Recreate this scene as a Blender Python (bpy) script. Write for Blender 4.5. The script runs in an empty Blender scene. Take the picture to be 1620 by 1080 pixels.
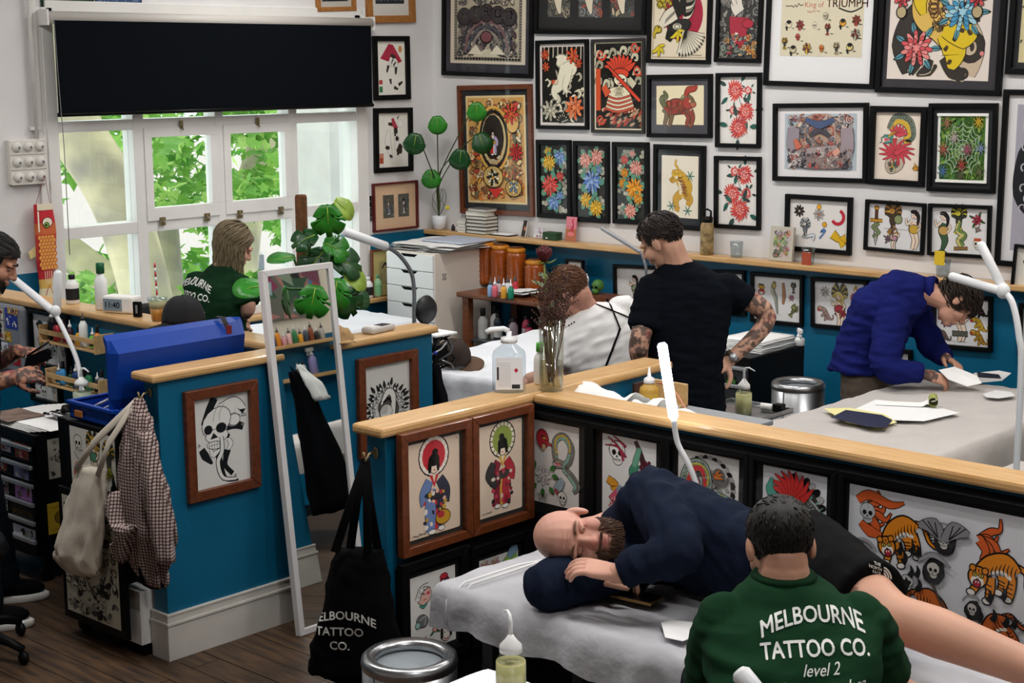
import bpy,bmesh,math,random
import numpy as np
from mathutils import Vector,Matrix,Euler
from mathutils.bvhtree import BVHTree
random.seed(7)
S=bpy.context.scene
COL=S.collection
PI=math.pi
CAM_H=2.4
AZ,PITCH,ROLL,FPX=0.745496,0.175022,-0.006063,2484.5
_f=Vector((-math.sin(AZ)*math.cos(PITCH),math.cos(AZ)*math.cos(PITCH),-math.sin(PITCH)))
_r0=Vector((math.cos(AZ),math.sin(AZ),0));_u0=_r0.cross(_f)
_r=_r0*math.cos(ROLL)+_u0*math.sin(ROLL);_u=_u0*math.cos(ROLL)-_r0*math.sin(ROLL)
cam_d=bpy.data.cameras.new('camera');cam=bpy.data.objects.new('camera',cam_d);COL.objects.link(cam)
cam_d.sensor_width=36;cam_d.lens=FPX/1620*36;cam_d.clip_start=.05;cam_d.clip_end=200
M=Matrix(((_r.x,_u.x,-_f.x),(_r.y,_u.y,-_f.y),(_r.z,_u.z,-_f.z))).to_4x4()
M.translation=(0,0,CAM_H);cam.matrix_world=M
S.camera=cam
S.view_settings.view_transform='Standard';S.view_settings.look='None'
S.view_settings.gamma=1;S.view_settings.use_curve_mapping=False
S.view_settings.exposure=-0.12
S.cycles.max_bounces=7;S.cycles.diffuse_bounces=4;S.cycles.glossy_bounces=4
S.cycles.transmission_bounces=6;S.cycles.transparent_max_bounces=12
S.cycles.caustics_reflective=False;S.cycles.caustics_refractive=False
S.cycles.sample_clamp_indirect=6
W=bpy.data.worlds.new('overcast_sky');S.world=W;W.use_nodes=True
nt=W.node_tree;bg=nt.nodes['Background']
sky=nt.nodes.new('ShaderNodeTexSky');sky.sky_type='HOSEK_WILKIE';sky.turbidity=8;sky.ground_albedo=.4
sky.sun_direction=(-.3,.5,.8)
mx=nt.nodes.new('ShaderNodeMixRGB');mx.inputs[0].default_value=.8;mx.inputs[2].default_value=(.95,.98,1,1)
nt.links.new(sky.outputs[0],mx.inputs[1]);nt.links.new(mx.outputs[0],bg.inputs[0]);bg.inputs[1].default_value=3.0
ROOM_LIGHT=40.0
def lin(c):
 if isinstance(c,str):
  c=c.lstrip('#');c=''.join(q*2 for q in c)if len(c)==3 else c;c=[int(c[i:i+2],16)/255 for i in(0,2,4)]
 return tuple((x/12.92 if x<=.04045 else((x+.055)/1.055)**2.4)for x in c[:3])
MATS={}
def mat(name,col=(.8,.8,.8),rough=.6,metal=0,spec=.5,coat=0,noise=0,nscale=8,bump=0,bscale=60,alpha=1,trans=0,ior=1.45,emit=None,estr=0,stretch=None,sheen=0,attr=None,col2=None,sss=0,detail=4,bdist=.004):
 if name in MATS:return MATS[name]
 m=bpy.data.materials.new(name);m.use_nodes=True;MATS[name]=m
 t=m.node_tree;b=t.nodes['Principled BSDF'];I=b.inputs
 c=lin(col);I['Base Color'].default_value=(*c,1);I['Roughness'].default_value=rough;I['Metallic'].default_value=metal
 I['Specular IOR Level'].default_value=spec;I['Coat Weight'].default_value=coat;I['Coat Roughness'].default_value=.08
 I['Transmission Weight'].default_value=trans;I['IOR'].default_value=ior;I['Alpha'].default_value=alpha
 I['Sheen Weight'].default_value=sheen
 if sss:I['Subsurface Weight'].default_value=sss;I['Subsurface Radius'].default_value=(.012,.005,.003);I['Subsurface Scale'].default_value=1
 if emit:I['Emission Color'].default_value=(*lin(emit),1);I['Emission Strength'].default_value=estr
 src=None
 if attr:
  a=t.nodes.new('ShaderNodeVertexColor');a.layer_name=attr;src=a.outputs[0];t.links.new(src,I['Base Color'])
 if noise or bump or col2:
  tc=t.nodes.new('ShaderNodeTexCoord');mp=t.nodes.new('ShaderNodeMapping');t.links.new(tc.outputs['Object'],mp.inputs[0])
  if stretch:mp.inputs['Scale'].default_value=stretch
 if noise or col2:
  n=t.nodes.new('ShaderNodeTexNoise');n.inputs['Scale'].default_value=nscale;n.inputs['Detail'].default_value=detail
  t.links.new(mp.outputs[0],n.inputs[0])
  r=t.nodes.new('ShaderNodeValToRGB');t.links.new(n.outputs[0],r.inputs[0])
  r.color_ramp.elements[0].position=.3;r.color_ramp.elements[1].position=.7
  if col2:r.color_ramp.elements[0].color=(*c,1);r.color_ramp.elements[1].color=(*lin(col2),1)
  else:
   r.color_ramp.elements[0].color=(1-noise,)*3+(1,);r.color_ramp.elements[1].color=(1+noise*.4,)*3+(1,)
  if col2:t.links.new(r.outputs[0],I['Base Color'])
  else:
   mm=t.nodes.new('ShaderNodeMixRGB');mm.blend_type='MULTIPLY';mm.inputs[0].default_value=1
   if src:t.links.new(src,mm.inputs[1])
   else:mm.inputs[1].default_value=(*c,1)
   t.links.new(r.outputs[0],mm.inputs[2]);t.links.new(mm.outputs[0],I['Base Color'])
 if bump:
  n=t.nodes.new('ShaderNodeTexNoise');n.inputs['Scale'].default_value=bscale;n.inputs['Detail'].default_value=3
  t.links.new(mp.outputs[0],n.inputs[0])
  bp=t.nodes.new('ShaderNodeBump');bp.inputs['Strength'].default_value=bump;bp.inputs['Distance'].default_value=bdist
  t.links.new(n.outputs[0],bp.inputs['Height']);t.links.new(bp.outputs[0],I['Normal'])
 return m
def glass_mat(name,tint=(1,1,1),refl=.06,rough=.02):
 if name in MATS:return MATS[name]
 m=bpy.data.materials.new(name);m.use_nodes=True;MATS[name]=m;t=m.node_tree;t.nodes.clear()
 o=t.nodes.new('ShaderNodeOutputMaterial');mixn=t.nodes.new('ShaderNodeMixShader')
 tr=t.nodes.new('ShaderNodeBsdfTransparent');gl=t.nodes.new('ShaderNodeBsdfGlossy')
 tr.inputs[0].default_value=(*lin(tint),1);gl.inputs['Roughness'].default_value=rough
 lw=t.nodes.new('ShaderNodeLayerWeight');lw.inputs[0].default_value=.5
 pw=t.nodes.new('ShaderNodeMath');pw.operation='POWER';pw.inputs[1].default_value=4;t.links.new(lw.outputs['Facing'],pw.inputs[0])
 ma=t.nodes.new('ShaderNodeMath');ma.operation='MULTIPLY_ADD';ma.inputs[1].default_value=.4;ma.inputs[2].default_value=refl
 t.links.new(pw.outputs[0],ma.inputs[0])
 t.links.new(ma.outputs[0],mixn.inputs[0]);t.links.new(tr.outputs[0],mixn.inputs[1]);t.links.new(gl.outputs[0],mixn.inputs[2])
 t.links.new(mixn.outputs[0],o.inputs[0]);return m
def wood(name,c1,c2,scale=6,stretch=(1,12,12),rough=.45,bump=.05,coat=0):
 return mat(name,c1,rough,col2=c2,nscale=scale,stretch=stretch,bump=bump,bscale=scale*3,coat=coat,detail=8)
PRINT=mat('printed_ink',rough=.55,attr='Col',spec=.3)
TEAL=mat('teal_paint','#046184',.42,noise=.10,nscale=3,bump=.06,bscale=25)
WHITEW=mat('white_wall_paint','#dcdad9',.75,noise=.05,nscale=2.5,bump=.25,bscale=14)
WHITE=mat('white_gloss_paint','#e4e2de',.35,noise=.05,nscale=5)
BLACK=mat('black_satin','#0b0b0c',.42,spec=.18)
BLACKM=mat('black_matt','#09090a',.9,spec=.1)
CAPW=wood('pale_varnished_wood','#c39a66','#ad8250',5,(14,14,14),.38,.03,.2)
CAPX=wood('pale_varnished_wood_across','#d2ab76','#bd915b',4,(1.5,14,14),.38,.03,.2)
CAPY=wood('pale_varnished_wood_along','#d2ab76','#bd915b',4,(14,1.5,14),.38,.03,.2)
REDWOOD=wood('reddish_stained_wood','#54280f','#70381b',5,(10,10,2),.4,.05,.2)
CHROME=mat('brushed_steel','#a9abad',.34,1,noise=.25,nscale=30,stretch=(1,1,.05))
STEEL=mat('polished_steel','#b4b6b8',.3,1,noise=.2,nscale=20)
GREYM=mat('grey_metal','#7c7f83',.4,.7)
PAPER=mat('white_paper','#eeeeec',.8)
CREAM=mat('cream_paper','#e9dfcb',.8)
GLASS=glass_mat('picture_glass',refl=.012)
WGLASS=glass_mat('window_glass',(.97,.99,.98),.03)
CLEAR=glass_mat('clear_plastic',(.93,.95,.96),.08,.08)
def ray(x,y):return _f+_r*((x-810)/FPX)-_u*((y-540)/FPX)
def at(x,y,X=None,Y=None,Z=None):
 d=ray(x,y);t=X/d.x if X is not None else Y/d.y if Y is not None else(Z-CAM_H)/d.z
 return Vector((0,0,CAM_H))+d*t
class MB:
 def __init__(s):s.v=[];s.f=[];s.c=[];s.smooth=[]
 def add(s,vs,fs,col=None,smooth=False,M=None):
  o=len(s.v)
  if M is not None:vs=[M@Vector(p)for p in vs]
  s.v+=[tuple(p)for p in vs]
  for f in fs:
   s.f.append(tuple(i+o for i in f));s.c.append(col);s.smooth.append(smooth)
  return s
 def box(s,x0,x1,y0,y1,z0,z1,col=None,M=None):
  vs=[(x,y,z)for x in(x0,x1)for y in(y0,y1)for z in(z0,z1)]
  return s.add(vs,[(0,1,3,2),(4,6,7,5),(0,4,5,1),(2,3,7,6),(0,2,6,4),(1,5,7,3)],col,M=M)
 def cbox(s,c,d,col=None,M=None):
  return s.box(c[0]-d[0]/2,c[0]+d[0]/2,c[1]-d[1]/2,c[1]+d[1]/2,c[2]-d[2]/2,c[2]+d[2]/2,col,M)
 def tube(s,pts,r,n=8,col=None,cap=True,M=None,flat=1,up=None):
  pts=[Vector(p)for p in pts];rs=r if isinstance(r,(list,tuple))else[r]*len(pts)
  vs,fs=[],[];pu=None
  for i,p in enumerate(pts):
   d=(pts[min(i+1,len(pts)-1)]-pts[max(i-1,0)]);d=d.normalized()if d.length>1e-9 else Vector((0,0,1))
   if pu is None:
    a=Vector(up)if up else(Vector((0,0,1))if abs(d.z)<.9 else Vector((1,0,0)))
   else:a=pu
   u=(a-d*a.dot(d));u=u.normalized()if u.length>1e-6 else d.orthogonal().normalized();pu=u;w=d.cross(u)
   for k in range(n):
    t=2*PI*k/n;vs.append(p+u*(math.cos(t)*rs[i]*flat)+w*(math.sin(t)*rs[i]))
  for i in range(len(pts)-1):
   for k in range(n):
    a,b=i*n+k,i*n+(k+1)%n;fs.append((a,b,b+n,a+n))
  if cap:fs.append(tuple(range(n-1,-1,-1)));fs.append(tuple((len(pts)-1)*n+k for k in range(n)))
  return s.add(vs,fs,col,True,M)
 def lathe(s,prof,n=20,o=(0,0,0),col=None,M=None,cap=True,sx=1,sy=1):
  vs,fs=[],[]
  for r,z in prof:
   for k in range(n):
    t=2*PI*k/n;vs.append((o[0]+r*sx*math.cos(t),o[1]+r*sy*math.sin(t),o[2]+z))
  for i in range(len(prof)-1):
   for k in range(n):
    a,b=i*n+k,i*n+(k+1)%n;fs.append((a,b,b+n,a+n))
  if cap:
   if prof[0][0]>1e-5:fs.append(tuple(range(n-1,-1,-1)))
   if prof[-1][0]>1e-5:fs.append(tuple((len(prof)-1)*n+k for k in range(n)))
  return s.add(vs,fs,col,True,M)
 def prism(s,poly,z0,z1,col=None,M=None):
  n=len(poly);vs=[(x,y,z0)for x,y in poly]+[(x,y,z1)for x,y in poly]
  fs=[tuple(range(n-1,-1,-1)),tuple(range(n,2*n))]+[(i,(i+1)%n,n+(i+1)%n,n+i)for i in range(n)]
  return s.add(vs,fs,col,False,M)
 def ell(s,c,r,n=12,m=8,col=None,M=None):
  vs,fs=[],[]
  for i in range(m+1):
   ph=-PI/2+PI*i/m
   for k in range(n):
    t=2*PI*k/n;vs.append((c[0]+r[0]*math.cos(ph)*math.cos(t),c[1]+r[1]*math.cos(ph)*math.sin(t),c[2]+r[2]*math.sin(ph)))
  for i in range(m):
   for k in range(n):
    a,b=i*n+k,i*n+(k+1)%n;fs.append((a,b,b+n,a+n))
  return s.add(vs,fs,col,True,M)
 def grid(s,fn,nu,nv,col=None,M=None,thick=0):
  vs=[Vector(fn(i/nu,j/nv))for j in range(nv+1)for i in range(nu+1)]
  fs=[(j*(nu+1)+i,j*(nu+1)+i+1,(j+1)*(nu+1)+i+1,(j+1)*(nu+1)+i)for j in range(nv)for i in range(nu)]
  return s.add(vs,fs,col,True,M)
 def mesh(s,name):
  me=bpy.data.meshes.new(name);me.from_pydata(s.v,[],s.f)
  if s.f:
   me.polygons.foreach_set('use_smooth',s.smooth)
   if any(c is not None for c in s.c):
    ca=me.color_attributes.new('Col','FLOAT_COLOR','CORNER');buf=[]
    for f,c in zip(s.f,s.c):
     q=(*lin(c),1)if c is not None else(.8,.8,.8,1);buf+=list(q)*len(f)
    ca.data.foreach_set('color',buf)
  me.update();return me
def tag(o,label=None,cat=None,group=None,kind=None):
 if label:o['label']=label
 if cat:o['category']=cat
 if group:o['group']=group
 if kind:o['kind']=kind
 return o
def obj(name,mb,m,parent=None,world=False,bevel=0,solid=0,sub=0,autosm=False):
 me=mb if isinstance(mb,bpy.types.Mesh)else mb.mesh(name)
 o=bpy.data.objects.new(name,me);COL.objects.link(o)
 if m is not None:me.materials.append(m)
 if parent:
  o.parent=parent
  if world:o.matrix_parent_inverse=parent.matrix_basis.inverted()
 if solid:q=o.modifiers.new('s','SOLIDIFY');q.thickness=solid;q.offset=0
 if bevel:q=o.modifiers.new('b','BEVEL');q.width=bevel;q.segments=2;q.limit_method='ANGLE';q.harden_normals=False
 if sub:q=o.modifiers.new('u','SUBSURF');q.levels=sub;q.render_levels=sub
 return o
def thing(name,label,cat,loc=(0,0,0),rz=0,group=None,M=None):
 o=bpy.data.objects.new(name,None);COL.objects.link(o);o.empty_display_size=.05
 if M is not None:o.matrix_basis=M
 else:o.location=loc;o.rotation_euler=(0,0,rz)
 return tag(o,label,cat,group)
def dup(root,label=None,loc=None,rz=None,group=None):
 def cp(o,par):
  c=o.copy();COL.objects.link(c)
  if par:c.parent=par
  for ch in list(o.children):cp(ch,c)
  return c
 r=cp(root,None)
 if label:r['label']=label
 if group:r['group']=group
 if loc is not None:r.location=loc
 if rz is not None:r.rotation_euler=(0,0,rz)
 return r
def struct(name,mb,m,parent=None,**k):
 o=obj(name,mb,m,parent,**k)
 if parent is None:o['kind']='structure'
 return o
def RZ(a,loc=(0,0,0)):return Matrix.Translation(Vector(loc))@Matrix.Rotation(a,4,'Z')
# ================================================================== THE ROOM
XW,YB=-8.33,8.2
XR=-0.72
CEIL=3.9
CAPZ=1.2
struct('floor',MB().box(XW,3.0,-2.5,YB,-.12,-.012),mat('dark_subfloor','#1b130d',.8))
FL=bpy.data.objects['floor']
BOARD=wood('worn_floor_board','#5e452f','#2b231e',2.2,(2.2,16,4),.5,.12)
bw=.135;rows=int((5.0-2.2)/bw);rng=random.Random(3)
bmesh_cache={}
for j in range(rows):
 y0=2.2+j*bw;x=-8.3+rng.random()*1.2-1.2
 while x<-2.2:
  L=rng.choice((1.5,1.9,2.3));xa,xb=max(x,XW+.005),min(x+L,-2.2)
  if xb-xa>.05:
   o=obj('plank',MB().box(0,xb-xa-.003,0,bw-.004,-.02,0),BOARD,FL);o.location=(xa,y0,rng.random()*.0012)
  x+=L
struct('floor_far',MB().box(XW,3,2.2+rows*bw,YB,-.02,0).box(XW,3,-2.5,2.2,-.02,0).box(-2.2,3,2.2,2.2+rows*bw,-.02,0),BOARD)
WY0,WY1,WZ0,WZ1=5.02,7.47,.76,2.74
t=.24
ww=MB()
ww.box(XW-t,XW,-2.5,WY0,CAPZ,CEIL).box(XW-t,XW,WY1,YB+t,CAPZ,CEIL).box(XW-t,XW,WY0,WY1,WZ1,CEIL)
struct('wall_window',ww,WHITEW)
wd=MB();wd.box(XW-t,XW+.004,-2.5,WY0,0,CAPZ).box(XW-t,XW+.004,WY1,YB+t,0,CAPZ).box(XW-t,XW+.004,WY0,WY1,0,WZ0)
obj('dado',wd,TEAL,bpy.data.objects['wall_window'])
struct('wall_back',MB().box(XW,3.0,YB,YB+.2,CAPZ,CEIL),WHITEW)
obj('dado',MB().box(XW,3.0,YB-.004,YB+.2,0,CAPZ),TEAL,bpy.data.objects['wall_back'])
struct('wall_right',MB().box(XR,XR+.15,4.36,YB,1.3,CEIL),mat('cream_wall_paint','#e6dccb',.75,bump=.2,bscale=14))
obj('dado',MB().box(XR-.004,XR+.15,4.36,YB,0,1.3),TEAL,bpy.data.objects['wall_right'])
struct('wall_near',MB().box(XW,3,-2.6,-2.5,0,CEIL),WHITEW)
struct('wall_side',MB().box(3,3.1,-2.6,YB,0,CEIL),WHITEW)
struct('ceiling',MB().box(XW-t,3.1,-2.6,YB+.2,CEIL,CEIL+.1),mat('white_ceiling','#e8e6e2',.8))
struct('trim_1',MB().box(XW,XR,YB-.14,YB,CAPZ-.035,CAPZ),CAPX,bevel=.008)
struct('trim_2',MB().box(XW-.2,XW+.1,WY0-.02,YB-.14,WZ0-.035,WZ0),CAPY,bevel=.008)
def partition(n,x0,x1,y0,y1,capm,over=.028,base=True,cx0=None,cx1=None):
 w=struct('wall_partition_%d'%n,MB().box(x0,x1,y0,y1,0,CAPZ-.035),TEAL,bevel=.003)
 struct('trim_%d'%(n+2),MB().box(cx0 or x0-over,cx1 or x1+over,y0-over*(1.6 if base else 1),y1+over*.7,CAPZ-.035,CAPZ),capm,bevel=.011)
 if base:
  b=MB()
  for o,z0,z1 in((.012,0,.15),(.017,.15,.162),(.010,.162,.19),(.013,.19,.2)):
   b.box(x0-o,x1+o,y0-o,y1+o,z0,z1)
  struct('baseboard_partition_%d'%n,b,mat('baseboard_paint','#cfcac2',.4,noise=.1,nscale=6),bevel=.002)
partition(1,-5.275,-5.18,3.535,5.06,CAPY)
partition(2,-3.915,-3.82,3.505,5.06,CAPY)
partition(3,-3.82,XR,4.245,4.345,CAPX,base=False,cx0=-3.79)
partition(4,XW+.004,-5.275,4.26,4.38,CAPX,base=False,cx1=-5.305)
win=tag(thing('window_1',None,None,(XW,WY0,WZ0)),kind='structure')
def wbar(name,y0,y1,z0,z1,x0=-.07,x1=.012,m=WHITE,par=None):
 return obj(name,MB().box(XW+x0,XW+x1,y0,y1,z0,z1),m,par or win,world=True,bevel=.004)
wbar('frame_post',WY0-.03,WY0+.045,WZ0,WZ1,-.14,.02);wbar('frame_post',7.415,WY1+.03,WZ0,WZ1,-.14,.02)
wbar('frame_post',WY0-.06,WY0-.03,WZ0,WZ1,-.02,.012)
wbar('frame_head',WY0,WY1,WZ1-.04,WZ1+.04,-.14,.02);wbar('frame_sill',WY0,WY1,WZ0,WZ0+.06,-.16,.02)
for y0,y1 in((5.585,5.662),(6.205,6.268),(6.812,6.882)):
 wbar('mullion',y0,y1,WZ0+.06,WZ1-.04,-.11)
wbar('transom',WY0+.045,7.415,2.012,2.078,-.11,.008);wbar('transom',WY0+.045,7.415,1.375,1.447,-.11,.008)
cols=((5.065,5.585),(5.662,6.205),(6.268,6.812),(6.882,7.415))
BR=mat('aged_brass','#8b7d5c',.45,.8)
def pane(y0,y1,z0,z1,par,dx=-.05):
 obj('pane',MB().box(XW+dx-.002,XW+dx+.002,y0,y1,z0,z1),WGLASS,par,world=True)
for i,(a,b)in enumerate(cols):
 pane(a,b,WZ0+.06,1.375,win);pane(a,b,2.078,WZ1-.04,win)
 if i in(0,3):pane(a,b,1.447,2.012,win)
 else:
  s=obj('sash',MB().box(XW-.03,XW+.022,a-.006,b+.012,1.442,1.525).box(XW-.03,XW+.022,a-.006,b+.012,1.962,2.02).box(XW-.03,XW+.022,a-.006,a+.05,1.525,1.962).box(XW-.03,XW+.022,b-.046,b+.012,1.525,1.962),WHITE,win,world=True,bevel=.003)
  pane(a+.05,b-.046,1.525,1.962,s,-.01)
  for y in(a+.1,b-.1):
   h=MB()
   for dy,dz in((-.012,.015),(.012,.015),(-.012,-.015),(.012,-.015)):h.cbox((XW+.024,y+dy,1.436+dz),(.006,.02,.022))
   h.tube([(XW+.028,y,1.415),(XW+.028,y,1.457)],.004,6)
   obj('hinge',h,BR,s,world=True)
  obj('latch',MB().cbox((XW+.026,(a+b)/2,2.035),(.008,.022,.05)).tube([(XW+.03,(a+b)/2,2.02),(XW+.045,(a+b)/2,2.0)],.005,6),BR,s,world=True)
struct('trim_8',MB().box(XW,XW+.02,WY0-.09,WY0-.06,WZ0,WZ1+.05).box(XW,XW+.02,WY1+.03,WY1+.05,WZ0,WZ1+.05),WHITE,bevel=.004)
bl=thing('roller_blind','black roller blind pulled down over the top of the window','blind',(XW+.09,WY0,2.12))
obj('roller',MB().tube([(XW+.09,4.985,2.68),(XW+.09,7.5,2.68)],.036,16),mat('blind_roller','#c9c4bd',.5),bl,world=True)
obj('bracket',MB().cbox((XW+.07,4.975,2.68),(.1,.012,.09)),WHITE,bl,world=True);obj('bracket',MB().cbox((XW+.07,7.51,2.68),(.1,.012,.09)),WHITE,bl,world=True)
obj('fabric',MB().box(XW+.118,XW+.121,5.01,7.475,2.125,2.68),mat('black_blind_fabric','#0a0e13',.9,spec=.08),bl,world=True)
obj('bottom_bar',MB().tube([(XW+.12,5.005,2.122),(XW+.12,7.48,2.122)],.013,8),BLACK,bl,world=True)
obj('cord',MB().tube([(XW+.14,5.0,2.66),(XW+.145,5.005,2.3),(XW+.14,5.02,1.95),(XW+.12,5.03,1.3)],.0025,5),mat('cord_grey','#777777',.6),bl,world=True)
FIT=mat('light_diffuser','#ffffff',.5,emit='#fffaf6',estr=2.2)
lab=('over the window bay','over the middle aisle','over the lying client bay','over the back wall bed','over the blue shirt bench','over the near landing','over the left bay','near the right wall')
k=0
for(x,y)in((-6.8,6.4),(-4.6,2.9),(-2.6,3.3),(-5.0,6.6),(-2.4,6.4),(-.4,1.6),(-6.8,2.9),(-1.2,4.6)):
 L=thing('ceiling_light','long white fluorescent ceiling fitting '+lab[k],'ceiling light',(x,y,CEIL-.14),0,'fluorescent ceiling fittings');k+=1
 obj('housing',MB().box(-.7,.7,-.09,.09,.05,.14),WHITE,L,bevel=.01);obj('diffuser',MB().box(-.68,.68,-.07,.07,.0,.05),FIT,L,bevel=.01)
 ld=bpy.data.lights.new('tube_light','AREA');ld.shape='RECTANGLE';ld.size=1.36;ld.size_y=.14;ld.energy=ROOM_LIGHT;ld.color=(1,.98,.96)
 lo=bpy.data.objects.new('tube_light',ld);COL.objects.link(lo);lo.parent=L;lo.location=(0,0,-.004)
# ================================================================== PICTURES: flat print drawn as coloured shapes
K='#14110f'
_txt={}
def text_mesh(s,bold=0.0,shear=0.0,spacing=1.0):
 key=(s,bold,shear,spacing)
 if key in _txt:return _txt[key]
 cu=bpy.data.curves.new('t','FONT');cu.body=s;cu.align_x='CENTER';cu.shear=shear;cu.space_character=spacing;cu.resolution_u=3
 o=bpy.data.objects.new('t',cu);COL.objects.link(o)
 dg=bpy.context.evaluated_depsgraph_get();me=bpy.data.meshes.new_from_object(o.evaluated_get(dg))
 v=[tuple(p.co)for p in me.vertices];f=[tuple(p.vertices)for p in me.polygons]
 bpy.data.objects.remove(o);bpy.data.curves.remove(cu);bpy.data.meshes.remove(me)
 if bold:
  o_=[(0,0),(bold,0),(-bold,0),(0,bold),(0,-bold)];n=len(v)
  v,f=[(x+a,y+b,0)for a,b in o_ for x,y,_ in v],[tuple(i+k*n for i in q)for k in range(5)for q in f]
 _txt[key]=(v,f);return v,f
def catmull(p,n=6,closed=False):
 p=[np.array(q,float)for q in p];out=[]
 N=len(p)
 for i in range(N if closed else N-1):
  g=lambda k:p[k%N]if closed else p[max(0,min(N-1,k))]
  a,b,c,d=g(i-1),g(i),g(i+1),g(i+2)
  for k in range(n):
   t=k/n;out.append(.5*((2*b)+(-a+c)*t+(2*a-5*b+4*c-d)*t*t+(-a+3*b-3*c+d)*t**3))
 if not closed:out.append(p[-1])
 return out
class Art:
 """x to the right 0..1 and y down 0..1 over a sheet w x h metres; lengths are in sheet widths"""
 def __init__(s,w,h,seed=1):s.w,s.h,s.mb,s.z,s.R=w,h,MB(),0.0,random.Random(seed);s.ox=s.oy=0;s.k=1;s.fl=1;s.rot=0
 def at(s,x,y,k,fl=1,rot=0):s.ox,s.oy,s.k,s.fl,s.rot=x,y,k,fl,rot;return s
 def home(s):return s.at(0,0,1)
 def P(s,p):
  x,y=p
  if s.k==1 and s.ox==0:return(x*s.w,(1-y)*s.h)
  c,n=math.cos(s.rot),math.sin(s.rot);x,y=x*s.fl,y
  x,y=(c*x-n*y)*s.k,(n*x+c*y)*s.k
  return((s.ox+x)*s.w,(1-s.oy)*s.h-y*s.w)
 def L(s,p):return(p[0],p[1])
 def poly(s,pts,col,smooth=0):
  if smooth:pts=catmull(pts,smooth,True)
  q=[s.P(p)for p in pts];s.z+=2e-5
  if len(q)<=4 and not smooth:s.mb.add([(x,y,s.z)for x,y in q],[tuple(range(len(q)))],col);return s
  cx,cy=sum(p[0]for p in q)/len(q),sum(p[1]for p in q)/len(q)
  s.mb.add([(cx,cy,s.z)]+[(x,y,s.z)for x,y in q],[(0,i+1,(i+1)%len(q)+1)for i in range(len(q))],col);return s
 def ar(s):return 1 if not(s.k==1 and s.ox==0)else s.w/s.h
 def blob(s,x,y,rx,ry,col,rot=0,wob=0,n=14):
  c,t=math.cos(rot),math.sin(rot);a=s.ar();pts=[]
  for i in range(n):
   u=2*PI*i/n;k=1+wob*(s.R.random()-.5);X,Y=rx*k*math.cos(u),ry*k*math.sin(u)
   pts.append((x+c*X-t*Y,y+(t*X+c*Y)*a))
  return s.poly(pts,col)
 def ob(s,x,y,rx,ry,col,rot=0,o=.012,oc=K,wob=0,n=14):
  s.blob(x,y,rx+o/max(s.k,.2)if s.k!=1 else rx+o,ry+o/max(s.k,.2)if s.k!=1 else ry+o,oc,rot,wob,n);return s.blob(x,y,rx,ry,col,rot,wob,n)
 def stroke(s,pts,wd,col,n=5,taper=None):
  pts=catmull(pts,n)if n>1 else[np.array(p,float)for p in pts]
  q=[np.array(s.P(p))for p in pts];s.z+=2e-5;vs=[];N=len(q);sc=s.w*s.k
  for i in range(N):
   d=q[min(i+1,N-1)]-q[max(i-1,0)];l=np.hypot(*d)or 1;nx,ny=-d[1]/l,d[0]/l
   u=i/(N-1);ww=(np.interp(u,np.linspace(0,1,len(wd)),wd)if isinstance(wd,(list,tuple))else wd)*sc/2
   vs+=[(q[i][0]+nx*ww,q[i][1]+ny*ww,s.z),(q[i][0]-nx*ww,q[i][1]-ny*ww,s.z)]
  s.mb.add(vs,[(2*i,2*i+1,2*i+3,2*i+2)for i in range(N-1)],col);return s
 def os(s,pts,wd,col,o=.012,n=5,oc=K):
  o=o/max(s.k,.2)if s.k!=1 else o
  w2=[w+2*o for w in wd]if isinstance(wd,(list,tuple))else wd+2*o
  s.stroke(pts,w2,oc,n);return s.stroke(pts,wd,col,n)
 def rect(s,x0,y0,x1,y1,col):return s.poly([(x0,y0),(x1,y0),(x1,y1),(x0,y1)],col)
 def ring(s,x,y,r,wd,col,a0=0,a1=2*PI,n=20,sq=1):
  a=s.ar();return s.stroke([(x+r*math.cos(a0+(a1-a0)*i/n),y+r*sq*math.sin(a0+(a1-a0)*i/n)*a)for i in range(n+1)],wd,col,1)
 def spiral(s,x,y,r,wd,col,turns=1.6,a0=0,sg=1):
  a=s.ar();n=int(14*turns);pts=[]
  for i in range(n+1):
   u=i/n;rr=r*(1-u*.85);t=a0+sg*2*PI*turns*u;pts.append((x+rr*math.cos(t),y+rr*math.sin(t)*a))
  return s.stroke(pts,[wd,wd*.4],col,1)
 def text(s,x,y,t,size,col,shear=0,bold=0,rot=0):
  v,f=text_mesh(t,bold,shear);s.z+=2e-5;c,n=math.cos(rot),math.sin(rot);k=size*s.w
  q=s.P((x,y));s.mb.add([(q[0]+k*(c*a-n*b),q[1]+k*(n*a+c*b),s.z)for a,b,_ in v],f,col);return s
 def scribble(s,x,y,ln,col=K,h=.02,wd=.005):
  n=max(4,int(ln/h*1.6));a=s.ar()
  return s.stroke([(x+ln*i/n,y+(s.R.random()-.5)*h*2*a)for i in range(n+1)],wd,col,3)
 def flower(s,x,y,r,c1,c2,n=11,layers=3,c3=None,o=.012):
  a=s.ar()
  for l in range(layers):
   rr=r*(1-l/(layers+.3));m=max(6,n-l*2)
   for i in range(m):
    t=2*PI*(i+.5*l)/m+s.R.random()*.1;d=rr*.68;w=rr*2.2/m+rr*.06
    s.ob(x+d*math.cos(t),y+d*math.sin(t)*a,rr*.34,w*.5,c1 if(l+i)%2==0 else c2,math.atan2(math.sin(t),math.cos(t)),o*.5,n=8)
  return s.blob(x,y,r*.18,r*.18,c3 or c2)
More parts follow.
